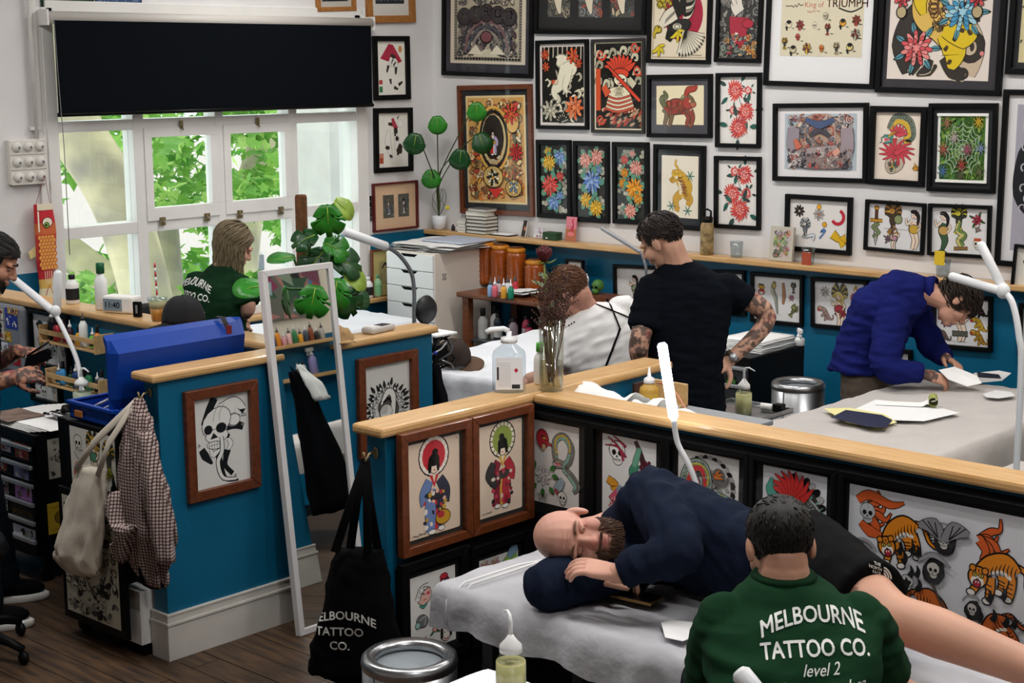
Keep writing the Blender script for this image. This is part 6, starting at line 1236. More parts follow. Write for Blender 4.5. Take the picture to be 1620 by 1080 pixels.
tag(obj('dried_sprigs',tw,TW,vs_),kind='stuff')
tt=thing('paper_towels','crumpled white paper towels behind the partition corner','paper towels',(-3.55,4.6,1.072))
for i,(x,y,z,a)in enumerate(((-.15,-.08,.05,.1),(.0,-.1,.04,.5),(.15,-.1,.03,-.2))):
 obj('towel',MB().grid(lambda u,v,x=x,y=y,z=z,a=a,i=i:(x+(u-.5)*.3*math.cos(a),y+(v-.5)*.2+(u-.5)*.1*math.sin(a),.002+z*(1+math.sin(u*7+i)*.5+.6*abs(nz(u*4+i,v*4,i)))+.05*(1-abs(v-.5)*2)),12,10),PAPER,tt)
kb=thing('wooden_caddy','small open pine caddy beside the teal partition end','caddy',(-3.62,4.86,1.072));obj('board',MB().box(-.15,.04,.02,.035,0,.09),RW,kb,bevel=.003);obj('base',MB().box(-.15,.04,-.06,.035,0,.01),RW,kb,bevel=.002);obj('end',MB().box(-.165,-.15,-.06,.035,0,.08),mat('dark_patterned_end','#3a2420',.6),kb,bevel=.002)
bottle('brown and yellow glue bottle with pointed white nozzle',(*at(1027,610,Y=4.74).xy,1.072),.038,.17,'#b9903a','#e8e8e8','spout','#c9a23c',name='glue_bottle',caph=.06)
cbl=thing('power_cable','thin peach cable looping down behind the lit lamp','cable',(-3.4,4.72,1.0));obj('wire',MB().tube([at(1040,606,Y=4.8),at(1055,606,Y=4.78),at(1072,625,Y=4.74),at(1090,655,Y=4.7),at(1095,690,Y=4.68)],.004,6),mat('peach_cable','#c98a70',.5),cbl,world=True)
tm=thing('card_terminal','grey card payment terminal on the partition cap','card terminal',(-5.235,4.77,CZ),.15);obj('body',MB().box(-.035,.035,-.08,.09,0,.028),mat('terminal_grey','#bdb8b4',.45),tm,bevel=.01);obj('screen',MB().box(-.024,.024,.0,.06,.0285,.030),BLACK,tm)
for i in range(12):obj('key',MB().cbox((-.018+.018*(i%3),-.065+.016*(i//3),.0295),(.012,.01,.004)),PAPER,tm)
cc=thing('cloth_cap','crumpled tan cloth cap behind the mirror edge','cap',(-5.22,4.5,CZ));obj('crown',MB().grid(lambda u,v:(.07*math.cos(u*2*PI)*math.cos(v*PI/2)*(1+.15*nz(u*4,v*3)),.09*math.sin(u*2*PI)*math.cos(v*PI/2),.06*math.sin(v*PI/2)+.012*nz(u*6,v*5,2)+.002),28,10),mat('tan_canvas','#a8865a',.85),cc);obj('brim',MB().grid(lambda u,v:((.06+.05*v)*math.cos(-1.6+u*1.8),(.08+.05*v)*math.sin(-1.6+u*1.8),.006-.004*v),12,4),mat('tan_canvas','#a8865a',.85),cc,solid=.004)
LZ=CAPZ+.001
def on_ledge(px,py,dy=.07):p=at(px,py,Y=YB-dy);return(p.x,YB-dy,LZ)
def book(label,loc,w,d,h,cover,rz=0,pages='#ded8c8',group='books stacked on the ledge'):
 T=thing('book',label,'book',loc,rz,group)
 obj('cover',MB().box(-w/2,w/2,-d/2,d/2,0,.003).box(-w/2,w/2,-d/2,d/2,h-.003,h).box(-w/2,-w/2+.003,-d/2,d/2,0,h),pcol(cover,.6),T);obj('pages',MB().box(-w/2+.003,w/2-.005,-d/2+.005,d/2-.005,.003,h-.003),pcol(pages,.8),T)
bx_,by_=on_ledge(762,360)[0],YB-.07
for i,(c,nm)in enumerate((('#141414','bottom black'),('#18181a','second black'),('#1a1a1c','third black'),('#2a1a1a','dark maroon'),('#1a1a1c','top black'))):
 book('%s book in the stack on the ledge'%nm,(bx_+.004*(i%2),by_,LZ+.0255*i),.2,.13,.025,c,.05*(i%3-1))
book('white book on top of the black stack',(bx_,by_,LZ+.128),.19,.12,.03,'#e0ddd6',.1);book('grey hardback crowning the book stack',(bx_+.01,by_,LZ+.159),.19,.12,.022,'#5c5c60',-.05)
for i in range(4):book(('white sketchbook at the bottom left of the stack','second white sketchbook left of the stack','third white sketchbook left of the stack','top white sketchbook left of the stack')[i],(bx_-.15,by_+.0,LZ+.022*i),.08,.11,.021,'#e4e2dc',.03*i)
lp=thing('open_notebook','thin open notebook lying flat on the ledge','notebook',on_ledge(797,372));obj('cover',MB().box(-.09,.09,-.05,.05,0,.006),BLACK,lp);obj('page',MB().box(-.08,.08,-.045,.045,.006,.01),PAPER,lp)
def card(label,px,py,w,h,lean,paper,draw,dy=.06,rz=0,name='art_card',seed=1,th=.004,group=None):
 x,y,z=on_ledge(px,py,dy);T=thing(name,label,'art card',M=Matrix.Translation((x,y,z+.002))@Matrix.Rotation(rz,4,'Z')@Matrix.Rotation(-lean,4,'X'),group=group)
 obj('card',MB().box(-w/2,w/2,0,th,0,h),pcol(paper,.6),T);decal(T,'print',(-w/2,-.0006,0),(1,0,0),(0,0,1),w,h,draw,paper,seed,world=False);return T
card('upright dark photo card beside the book stack',828,371,.05,.115,.25,'#3a302c',lambda a:(a.ob(.55,.5,.25,.3,'#b07a5c'),a.rect(.8,0,1,1,'#d8d4cc')),rz=-.1)
card('silver photo card leaning behind the green tin',850,374,.08,.075,.3,'#c9c6cc',lambda a:a.splash(['#8a8890','#e8e4e2','#b55a5a'],16,.08,.18))
gt=thing('green_box','dark green felted box on the ledge','box',on_ledge(874,378));obj('body',MB().box(-.06,.06,-.035,.035,0,.05),mat('dark_green_felt','#2b4a30',.9),gt,bevel=.006);obj('lid',MB().box(-.062,.062,-.037,.037,.035,.054),mat('dark_green_felt','#2b4a30',.9),gt,bevel=.006);obj('tag',MB().box(-.03,-.012,-.0385,-.037,.01,.018),PAPER,gt)
def d_fla(a):a.rect(0,.5,1,1,'#b06a4a');a.os([(.75,.1),(.6,.15),(.7,.35),(.55,.6)],[.08,.1,.1,.3],'#c8384c',.01);a.ob(.5,.72,.34,.18,'#e07a7c');[a.blob(.2+.25*i,.42,.05,.03,K)for i in range(3)]
card('pink flamingo card standing on the ledge',902,380,.09,.165,.12,'#d8808c',d_fla,rz=.05,seed=3)
thm=thing('thermos_flask','tan camouflage thermos flask with black loop lid on the ledge','flask',on_ledge(1118,404,.075))
obj('body',MB().lathe([(.04,0),(.043,.006),(.043,.175),(.037,.2),(.032,.205)],24),mat('tan_camouflage','#b59b6c',.5,col2='#6a5636',nscale=26,detail=1),thm);obj('lid',MB().lathe([(.034,.203),(.036,.21),(.036,.235),(.03,.24),(0,.24)],20),BLACK,thm);obj('loop',MB().tube([(-.026,0,.235),(-.028,0,.275),(0,0,.287),(.028,0,.275),(.026,0,.235)],.007,8),BLACK,thm)
def d_acr(a):
 a.splash(['#6f8a5c','#3f5a44','#a8c060','#b08a9a','#c9b4c4','#7a6a60','#c26a50','#55604c'],70,.06,.14,.15,.12,.85,.9,.006,.5)
card('acrylic print with a tangled green plant drawing on the ledge',1234,409,.165,.21,.1,'#bdb6a8',d_acr,.08,0,'acrylic_print',5,.02)
for lbl,px,py,c in(('clear tumbler on the ledge beside the thermos',1165,405,None),('clear tumbler with orange holder right of the acrylic print',1278,415,'#a8482e'),('clear tumbler holding a yellow card above the head of the man in blue',1492,424,'#e0bc2a')):
 g=thing('clear_tumbler',lbl,'tumbler',on_ledge(px,py,.08),group='clear tumblers on the ledge');obj('glass',MB().lathe([(.0,0),(.036,0),(.042,.1),(.04,.1),(.034,.006),(0,.006)],22),CLEAR,g)
 if c:obj('holder',MB().box(-.012 if '482e' in c else-.03,.05 if '482e' in c else.03,-.05,-.043,.0 if '482e' in c else.07,.075 if '482e' in c else.15),pcol(c,.5),g)
picture('framed_print','small black frame leaning on the ledge at the right edge',[(1609,386),(1668,392),(1660,462),(1600,452)],'Y',YB-.1,lambda a:a.splash(['#c9b25a','#8a8a5a','#444'],8,.1,.2,.2,.2,.8,.8),.015,paper='#e2ddd2',seed=90,tilt=True)
pp=thing('potted_vine','split-leaf vine in a blue and white china pot on the ledge','potted plant',(at(694,358,Y=YB-.09).x,YB-.085,LZ))
POT=mat('white_porcelain','#e6e8ec',.25,coat=.4);obj('pot',MB().lathe([(.03,0),(.042,.005),(.052,.06),(.055,.1),(.052,.104),(.048,.1),(0,.092)],24),POT,pp)
pm=MB()
for i in range(16):
 t,z=i*2.4,.02+.07*((i*7)%16)/16;r=.0545*(.85+.15*z/.1);pm.grid(lambda u,v,t=t,z=z,r=r:((r-.006+.004*z*10)*math.cos(t+(u-.5)*.35)*1.03,(r-.006+.004*z*10)*math.sin(t+(u-.5)*.35)*1.03,z+(v-.5)*.018*math.sin(u*PI)),4,3)
obj('blue_pattern',pm,mat('cobalt_glaze','#2b4a9a',.3),pp);obj('soil',MB().lathe([(.049,.094),(0,.098)],18),mat('soil','#1c140e',.9),pp)
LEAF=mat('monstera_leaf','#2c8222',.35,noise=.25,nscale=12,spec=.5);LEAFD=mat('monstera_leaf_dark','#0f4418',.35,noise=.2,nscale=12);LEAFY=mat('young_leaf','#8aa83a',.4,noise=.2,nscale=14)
def monstera(c,d,nrm,s,slits=3,m=None,par=None,name='leaf'):
 """heart-shaped split leaf centred on c; d points to the tip, nrm is the face normal"""
 c,d,nrm=Vector(c),Vector(d).normalized(),Vector(nrm);nrm=(nrm-d*nrm.dot(d)).normalized();sd=d.cross(nrm)
 mb=MB();n=40;rim=[]
 for i in range(n):
  t=2*PI*i/n;r=1.0
  x=.95*math.sin(t)**1 if True else 0;y=-math.cos(t)
  hx=.92*math.sin(t)*(1-.1*math.cos(t));hy=-(math.cos(t))*.98+.32*abs(math.sin(t))**.8*(1 if math.cos(t)>0 else 0)
  if math.cos(t)>.93:hy+=.35*(math.cos(t)-.93)/.07*.6
  cut=0
  if slits and math.cos(t)<.6:
   k=(abs(((t+PI)%(2*PI))-PI))/PI;ph=(k*6.2)%1
   if abs(ph-.5)<.14 and.3<k<.92:cut=.45
  rim.append((hx*(1-cut),hy*(1-cut*.5)))
 def P(x,y):q=c+sd*(x*s)+d*(y*s)+nrm*(s*(.16*abs(x)-.12*x*x-.22*max(0,y)**2));return q
 mb.add([P(0,-.35)]+[P(x*.5,y*.5-.1)for x,y in rim]+[P(x,y)for x,y in rim],[(0,1+i,1+(i+1)%n)for i in range(n)]+[(1+i,1+n+i,1+n+(i+1)%n,1+(i+1)%n)for i in range(n)],None,True)
 o=obj(name,mb,m or LEAF,par,world=True,solid=.0012)
 obj('midrib',MB().tube([P(0,-.6)+nrm*.002,P(0,0)+nrm*.002,P(0,.9)+nrm*.002],[.003,.002,.0005],5),LEAFY,o,world=True);return o
cv=-_f
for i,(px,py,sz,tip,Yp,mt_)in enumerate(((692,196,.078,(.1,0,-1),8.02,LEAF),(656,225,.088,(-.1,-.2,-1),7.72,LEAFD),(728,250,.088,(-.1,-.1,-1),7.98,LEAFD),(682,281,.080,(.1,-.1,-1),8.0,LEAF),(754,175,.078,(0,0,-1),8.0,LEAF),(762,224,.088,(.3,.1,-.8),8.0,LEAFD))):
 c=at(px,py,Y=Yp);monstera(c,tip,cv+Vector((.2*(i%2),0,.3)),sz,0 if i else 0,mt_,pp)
 stem0=Vector((pp.location.x,pp.location.y,LZ+.1));k=Vector((pp.location.x+.03,pp.location.y-.03,LZ+.25+.03*i));q=c-Vector(tip).normalized()*sz*.6
 obj('stem',MB().tube([tuple(p)for p in catmull([stem0,k,k.lerp(q,.6)+Vector((0,0,.03)),q],5)],.0045,6),mat('vine_stem','#3d4a22',.6),pp,world=True)
for i in range(5):
 a=i*1.3;obj('tendril',MB().tube([tuple(p)for p in catmull([Vector((pp.location.x,pp.location.y,LZ+.1)),Vector((pp.location.x+.05*math.cos(a),pp.location.y+.04*math.sin(a),LZ+.17)),Vector((pp.location.x+.07*math.cos(a+.6),pp.location.y+.04*math.sin(a+.5),LZ+.24)),Vector((pp.location.x+.03*math.cos(a),pp.location.y+.02,LZ+.3))],5)],.002,5),mat('vine_stem','#3d4a22',.6),pp,world=True)
monstera(at(708,328,Y=8.0),(.1,0,-1),cv,.018,0,mat('yellow_leaf','#d8c030',.5),pp)
for i,(px,c)in enumerate(((717,'#2a2a34'),(724,'#d8d8dc'),(731,'#23232a'))):bottle(('small dark jar left of the books','small white-labelled jar left of the books','second small dark jar left of the books')[i],on_ledge(px,362,.07),.014,.045,c,'#1c1c22',group='jars on the ledge')
mp=thing('potted_monstera','tall split-leaf plant tied to a brown moss pole behind the mirror','potted plant',(-5.62,4.66,0))
obj('pot',MB().lathe([(.11,0),(.14,.01),(.16,.26),(.165,.28),(.15,.28),(0,.25)],24),mat('terracotta','#a85a3c',.7),mp);obj('moss_pole',MB().lathe([(.028,.2),(.028,1.80),(.024,1.812),(0,1.814)],16),mat('coir_pole','#6a4426',.95,bump=.8,bscale=90,noise=.4,nscale=40),mp)
def mleaf(px,py,X,sz,tip,nrm,slits,m):
 c=at(px,py,X=X);monstera(c,tip,nrm,sz,slits,m,mp)
 q=c-Vector(tip).normalized()*sz*.62;b=Vector((-5.62,4.66,max(.9,q.z-.3)));obj('petiole',MB().tube([tuple(p)for p in catmull([b,b.lerp(q,.5)+Vector((0,0,.06)),q],6)],.005,6),mat('petiole_green','#3f6a2a',.5),mp,world=True)
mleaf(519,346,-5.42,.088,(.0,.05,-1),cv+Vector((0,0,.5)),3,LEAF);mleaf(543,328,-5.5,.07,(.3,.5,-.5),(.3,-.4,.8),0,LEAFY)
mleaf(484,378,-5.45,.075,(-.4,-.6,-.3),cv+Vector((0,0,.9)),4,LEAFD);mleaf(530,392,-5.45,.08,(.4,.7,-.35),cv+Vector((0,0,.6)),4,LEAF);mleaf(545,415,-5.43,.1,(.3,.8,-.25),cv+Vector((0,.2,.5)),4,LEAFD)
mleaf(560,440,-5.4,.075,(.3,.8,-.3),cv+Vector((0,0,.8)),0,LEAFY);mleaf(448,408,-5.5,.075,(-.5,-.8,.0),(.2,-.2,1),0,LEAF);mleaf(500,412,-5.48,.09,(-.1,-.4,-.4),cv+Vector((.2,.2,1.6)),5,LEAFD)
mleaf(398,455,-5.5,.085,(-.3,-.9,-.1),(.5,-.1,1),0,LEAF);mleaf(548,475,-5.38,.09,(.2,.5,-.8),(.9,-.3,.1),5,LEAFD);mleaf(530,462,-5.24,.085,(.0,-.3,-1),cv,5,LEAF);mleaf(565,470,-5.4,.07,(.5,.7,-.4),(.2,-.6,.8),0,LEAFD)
mleaf(495,474,-5.07,.085,(-.05,-.25,-1),cv+Vector((.3,0,0)),5,LEAF)
SZ=WZ0+.001
def sill(px,py,X=XW+.05):p=at(px,py,X=X);return(X,p.y,SZ)
bottle('wide bottle of deep blue liquid on the window sill',sill(563,478),.055,.2,'#eef0f2','#c9b8d8','round',None,clear=True,fluid=('#1f2f9a',.45),neck=.5)
bottle('white bottle with black label on the window sill',sill(583,474),.034,.15,'#ececec','#e8e8e8','round','#1a1a1c');bottle('pale green bottle on the window sill',sill(597,470),.034,.16,'#a8d8a8','#7ac08a','round','#8ac890');bottle('small dark green bottle by the leaning eye picture',sill(619,466),.022,.11,'#20443c','#16181a','round','#2a5a50')
picture('framed_print','yellowed ink drawing in thin brown frame leaning on the window sill',[(585,396),(628,389),(628,464),(586,474)],'X',XW+.05,lambda a:(a.rect(.3,.25,.7,.75,'#b5a878'),a.os([(.42,.4),(.55,.3),(.66,.42),(.64,.7)],[.04,.06,.06,.05],K,.0),a.stroke([(.4,.5),(.38,.68)],.02,'#6a6040',2)),.012,REDWOOD,paper='#cfc07e',seed=91,tilt=False)
AMB=mat('amber_glass','#9a4a12',.12,coat=.6,noise=.3,nscale=14,stretch=(1,1,6))
for i,(px,h)in enumerate(((769,.3),(792,.29),(817,.28),(846,.21))):
 p=at(px,450,Y=8.0);j=thing('amber_jar',('leftmost','second','third','rightmost, shortest')[i]+' ribbed amber glass jar on the shelf unit','jar',(p.x,8.0,SHZ+.001),group='ribbed amber jars')
 prof=[(.06,0)]+[(.068+.004*(k%2),.01+(h-.05)*k/14)for k in range(15)]+[(.06,h-.03),(.062,h-.028)]
 obj('body',MB().lathe(prof,22),AMB,j);obj('lid',MB().lathe([(.062,h-.03),(.066,h-.025),(.066,h-.008),(.05,h),(0,h)],22),mat('amber_lid','#c27a1c',.25),j);obj('knob',MB().lathe([(.05,h),(.05,h+.006),(0,h+.008)],18),mat('dark_amber','#5a2c10',.4),j)
for i,(px,py,c,k)in enumerate(((776,455,'#8fb0d8','powder blue'),(783,456,'#d86a7a','rose pink'),(789,453,'#c8b0b8','mauve'),(797,458,'#e0a23a','amber yellow'),(803,452,'#d8d8dc','pale grey'),(808,459,'#1f8a6a','jade green'),(815,450,'#b8303c','scarlet'))):
 p=at(px,py,Z=SHZ+.06);bottle(k+' ink bottle on top of the shelf unit',(p.x,p.y,SHZ+.001),.021,.135,c,'#e8e8ea' if i%2 else '#4a4a50','spout',None,group='ink bottles on the shelf unit',caph=.05)
nw=thing('newspapers','fanned white printed papers on the shelf unit','papers',(at(835,460,Z=SHZ).x,7.78,SHZ+.001))
for i in range(5):obj('sheet',MB().grid(lambda u,v,i=i:((u-.5)*.3+.02*i,(v-.5)*.2-.01*i,.003+.006*i+.02*u*(i%2)+.006*nz(u*4+i,v*4)),8,6),PAPER,nw)
gf=picture('framed_print','small black frame with a cross behind the white-shirted mans head',[(898,409),(926,411),(925,464),(897,462)],'Y',8.1,lambda a:(a.stroke([(.3,.4),(.7,.4)],.06,K,1),a.stroke([(.5,.4),(.5,.65)],.06,K,1)),.016,paper='#e0ddd6',seed=92,tilt=False)
lc=thing('lucky_cat_figurine','white waving cat figurine behind the bowed head','figurine',(at(925,440,Y=8.0).x,8.0,SHZ+.03));obj('body',MB().ell((0,0,.035),(.032,.028,.04)),POT,lc);obj('head',MB().ell((0,-.005,.09),(.03,.026,.027)),POT,lc)
for s_ in(-1,1):obj('ear',MB().lathe([(.011,0),(0,.02)],8,o=(s_*.018,0,.108)),POT,lc)
obj('paw',MB().tube([(.028,-.01,.05),(.04,-.015,.09),(.036,-.02,.11)],[.01,.009,.01],8),POT,lc)
wb=thing('wooden_chest','small dark wooden chest under the green skull','chest',(at(945,462,Y=7.95).x,7.98,SHZ+.001));obj('body',MB().box(-.2,.2,-.07,.07,0,.029),TEAK,wb,bevel=.003);obj('lid',MB().box(-.2,.2,-.075,.075,.02,.0295),TEAK,wb)
gs=thing('green_skull_ornament','moss green ceramic skull on the shelf unit','ornament',(at(942,450,Y=7.95).x,7.97,SHZ+.031))
GSK=mat('green_ceramic','#4a7a34',.5,noise=.3,nscale=20);sk_=MB();sk_.ell((0,.005,.055),(.04,.045,.042),16,12);sk_.ell((0,-.02,.022),(.026,.024,.024),12,8);obj('cranium',sk_,GSK,gs)
for s_ in(-1,1):obj('eye_socket',MB().ell((s_*.016,-.034,.05),(.010,.008,.010),10,6),BLACKM,gs)
RB=[('#e6e6e4','tall white'),('#dedcd8','slim white'),('#22303c','slate blue'),('#1c2028','near-black'),('#b8a8b4','lilac'),('#c23a5a','crimson'),('#c83a64','hot pink'),('#b02a50','cerise'),('#a82a48','ruby'),('#3a7a9a','steel blue'),('#1f4a5c','petrol blue'),('#2a2c34','charcoal'),('#8a2a3c','burgundy'),('#c8c4c0','light grey'),('#1a3a3a','dark green'),('#7a3040','plum'),('#d8d4d0','off-white'),('#3a3a44','graphite')]
for i,(c,nm)in enumerate(RB):
 x=sx0+.10+.072*i
 if x<sx1-.08:bottle(nm+' bottle on the glass shelf of the shelf unit',(x,7.72+.05*(i%2),.5325),.031 if i>1 else.036,.18+.02*((i*7)%3)+(.03 if i<2 else 0),c,'#1a1a1e','round' if i<2 else 'spout','#d8d8d8' if i%3==2 else None,group='bottles on the glass shelf',caph=.05)
tb=thing('white_tub','round white plastic tub on the bottom shelf','tub',(sx0+.17,7.78,.191));obj('body',MB().lathe([(.07,0),(.075,.005),(.08,.2),(.08,.21)],20),pcol('#dcd9d6'),tb);obj('lid',MB().lathe([(.083,.205),(.083,.222),(0,.224)],20),pcol('#e6e4e2'),tb)
for i in range(5):dkb=thing('dark_bag',('first','second','third','fourth','fifth')[i]+' black bag on the bottom shelf, counted from the tub','bag',(sx0+.4+.2*i,7.85,.191),group='black bags on the bottom shelf');obj('body',MB().ell((0,0,.13),(.09,.12,.13)),BLACKM,dkb)
fn=thing('desk_fan','small black desk fan behind the end of the left partition','fan',(at(674,512,Y=6.2).x,6.2,0));FZ=at(674,490,Y=6.2).z
obj('pole',MB().tube([(0,0,.02),(0,0,FZ)],.014,8),GREYM,fn);obj('base',MB().lathe([(.14,0),(.14,.015),(.03,.03),(0,.03)],20),BLACK,fn)
Mf=Matrix.Translation((0,0,FZ))@Matrix.Rotation(AZ+.9,4,'Z')@Matrix.Rotation(PI/2,4,'X');obj('cage',MB().lathe([(0,-.03),(.07,-.025),(.085,0),(.07,.025),(0,.03)],24,M=Mf),mat('black_mesh','#141517',.5,noise=.3,nscale=60),fn)
eq=thing('equipment_stand','tangle of black tattoo equipment on a stand behind the partition end','equipment',(at(690,545,Y=5.7).x,5.7,0));EZ=at(690,525,Y=5.7).z
obj('pole',MB().tube([(0,0,0),(0,0,EZ)],.02,8),GREYM,eq);obj('shelf',MB().box(-.08,.08,-.08,.08,EZ-.012,EZ),PAPER,eq,bevel=.003)
for i in range(9):obj('cable',MB().tube([(.07*math.cos(i+k*.8),.07*math.sin(i*1.7+k*.7),EZ-.02-.03*k)for k in range(7)],.006,6),(BLACK,DKMET,STEEL)[i%3],eq)
obj('power_box',MB().box(-.05,.04,-.05,.05,EZ-.16,EZ-.07),BLACK,eq,bevel=.006);obj('knob',MB().ell((.045,-.05,EZ-.1),(.012,.012,.012)),pcol('#2a3a9a'),eq)
pt=thing('towel_stack','thick stack of folded white paper towels on the grey tool cabinet','paper towels',(-5.0,7.5,.781))
for i in range(7):obj('towel',MB().grid(lambda u,v,i=i:((u-.5)*.28+.004*(i%3),(v-.5)*.34,.004+.010*i+.004*nz(u*3+i,v*3)),6,6),PAPER,pt,solid=.008)
bottle('white trigger spray bottle beside the towel stack',(-4.86,7.72,.781),.032,.1,'#e8e8e6','#eeeeee','spray',None,name='spray_bottle',caph=.05,rz=2.4)
tp=thing('flower_tin','small white tin painted with red flowers on the tool cabinet','tin',(-5.13,7.27,.781));obj('tin',MB().box(-.06,.06,-.05,.05,0,.035),PAPER,tp,bevel=.004);decal(tp,'print',(-.05,-.051,.003),(1,0,0),(0,0,1),.1,.03,lambda a:[a.rose(.2+.3*i,.5,.08,'#a83048','#c85a6a')for i in range(3)],'#e8e4e0',7,world=False)
bottle('clear wash bottle of pale yellow soap on the steel tray',(-4.165,6.14,.7425),.04,.23,'#e6e4c8','#f0f0ee','wash',None,clear=True,fluid=('#cfc684',.8),name='wash_bottle',caph=.1,neck=.6)
bottle('clear wash bottle of pale yellow soap on the towel at the bottom edge',(-2.735,2.95,.695),.042,.25,'#e6e4c8','#f0f0ee','wash',None,clear=True,fluid=('#d6cc8a',.8),name='wash_bottle',caph=.1,neck=.6,rz=2.6)
bottle('clear wash bottle of pale liquid on the stickered tool cabinet',(-6.52,4.02,.742),.045,.24,'#d8dcd4','#eceeec','wash',None,clear=True,fluid=('#c9ccae',.75),name='wash_bottle',caph=.08,neck=.6)
mach=thing('tattoo_machine','black tattoo machine with white grip lying on the steel tray','tattoo machine',(-4.10,6.27,.7425));obj('grip',MB().tube([(-.05,0,.02),(.02,.01,.02)],.018,12),PAPER,mach);obj('motor',MB().box(.02,.07,-.015,.03,.004,.045),BLACK,mach,bevel=.005);obj('needle',MB().tube([(-.05,0,.02),(-.1,-.01,.014)],[.006,.001],6),STEEL,mach)
def sheet_on(label,pts,z,col,par=None,name='stencil_paper',draw=None,curl=0,cat='stencil'):
 q=[at(x,y,Z=z)for x,y in pts];c=sum((Vector(p)for p in q),Vector())/len(q)
 T=thing(name,label,cat,c);m=MB();n=len(q);m.add([Vector((0,0,curl))]+[p-c for p in q],[(0,i+1,(i+1)%n+1)for i in range(n)]);obj('paper',m,pcol(col,.8),T,solid=.0015);return T,c
BZ=.768
sheet_on('large white line-drawing sheet spread on the grey bed',[(1335,655),(1385,632),(1470,640),(1518,653),(1462,666),(1400,664)],BZ,'#e9e9e9')
T_,c_=sheet_on('navy and cream carbon stencil on the grey bed',[(1303,646),(1345,645),(1400,655),(1419,668),(1385,676),(1340,668)],BZ+.004,'#e3dc9c');q=[at(x,y,Z=BZ+.008)-c_ for x,y in((1314,660),(1338,648),(1395,656),(1412,664),(1402,676),(1372,675))];m=MB();m.add(q,[tuple(range(6))]);obj('carbon',m,pcol('#171d3c',.6),T_)
sheet_on('round white stencil lying right on the grey bed',[(1555,623),(1575,617),(1600,620),(1606,626),(1580,630),(1560,628)],BZ,'#ececec');T_,c_=sheet_on('dark carbon cut-outs beyond the held stencil',[(1540,590),(1580,586),(1600,590),(1585,602),(1550,605)],BZ,'#dcdcdc');q=[at(x,y,Z=BZ+.004)-c_ for x,y in((1545,588),(1580,592),(1584,598),(1548,596))];m=MB();m.add(q,[(0,1,2,3)]);obj('carbon',m,pcol('#16182c',.6),T_)
rl=thing('paper_roll','curled strip of tracing paper on the grey bed','paper roll',at(1432,640,Z=BZ));obj('sheet',MB().grid(lambda u,v:((u-.5)*.28,(v-.5)*.1,.004+.04*max(0,u-.75)*4*math.sin(min(1,max(0,u-.75)*4)*2.2)),20,4),PAPER,rl);rl.rotation_euler.z=.5
obj('core',MB().tube([(.13,-.06,.03),(.13,.06,.03)],.022,14,cap=False),mat('tape_green','#9aa05a',.6),rl)
ph=thing('smartphone','black smartphone with gold edge on the client bed','phone',(*at(1003,945,Z=.80).xy,.799),.12);obj('case',MB().box(-.082,.082,-.04,.04,0,.01),mat('gold_edge','#b08a50',.3,.8),ph,bevel=.006);obj('screen',MB().box(-.078,.078,-.037,.037,.0095,.0115),mat('phone_glass','#08080a',.08),ph)
sheet_on('white round paper stencil on the client bed',[(1046,985),(1062,981),(1095,984),(1113,990),(1105,1004),(1080,1014),(1052,1008)],.803,'#eeeeee')
wr=thing('plastic_wrap','crumpled clear plastic wrap beside the clients leg','plastic wrap',(-2.12,3.78,.8))
wm=MB();rw_=random.Random(3)
for i in range(9):
 cx,cy,a=.16*(rw_.random()-.5)*2,.1*(rw_.random()-.5),rw_.random()*6
 wm.grid(lambda u,v,cx=cx,cy=cy,a=a,i=i:(cx+(u-.5)*.18*math.cos(a)+.03*nz(u*7+i,v*7),cy+(u-.5)*.12*math.sin(a)+(v-.5)*.14,.05+.06*nz(u*5+i,v*5,i)+.05*math.sin(v*PI)),9,9)
obj('film',wm,glass_mat('crinkled_film',(.96,.97,.98),.07,.12),wr)
# ================================================================== PEOPLE
def PD(px,py,D):return Vector((0,0,CAM_H))+ray(px,py)*D
CR,CU,CF=_r.copy(),_u.copy(),_f.copy()
def fuse(mb,voxel,smooth=6,name='m',fac=.5):
 """voxel-merge overlapping closed shapes into one continuous skin"""
 me=mb.mesh(name);o=bpy.data.objects.new(name,me);COL.objects.link(o)
 r=o.modifiers.new('r','REMESH');r.mode='VOXEL';r.voxel_size=voxel;r.use_smooth_shade=True
 if smooth:s=o.modifiers.new('s','SMOOTH');s.iterations=smooth;s.factor=fac
 dg=bpy.context.evaluated_depsgraph_get();m2=bpy.data.meshes.new_from_object(o.evaluated_get(dg))
 v=np.empty(len(m2.vertices)*3);m2.vertices.foreach_get('co',v);n=np.empty(len(m2.vertices)*3);m2.vertices.foreach_get('normal',n)
 f=[tuple(p.vertices)for p in m2.polygons]
 bpy.data.objects.remove(o);bpy.data.meshes.remove(me);bpy.data.meshes.remove(m2)
 return v.reshape(-1,3),n.reshape(-1,3),f
def wrinkle(v,n,amp,freq,seed=0,dirv=None,k=3.0):
 """cloth folds: ridged noise, squeezed across the direction the folds run"""
 out=v.copy()
 for i in range(len(v)):
  p=Vector(v[i])
  if dirv is not None:d=Vector(dirv);t=p.dot(d);p=p+d*(t*(k-1))
  q=mnoise.noise(p*freq+Vector((seed,seed*2,0)));r=1-abs(q)*2.2;q2=mnoise.noise(p*freq*2.3+Vector((0,seed,5)))
  out[i]+=n[i]*(amp*(r*.7+q2*.5))
 return out
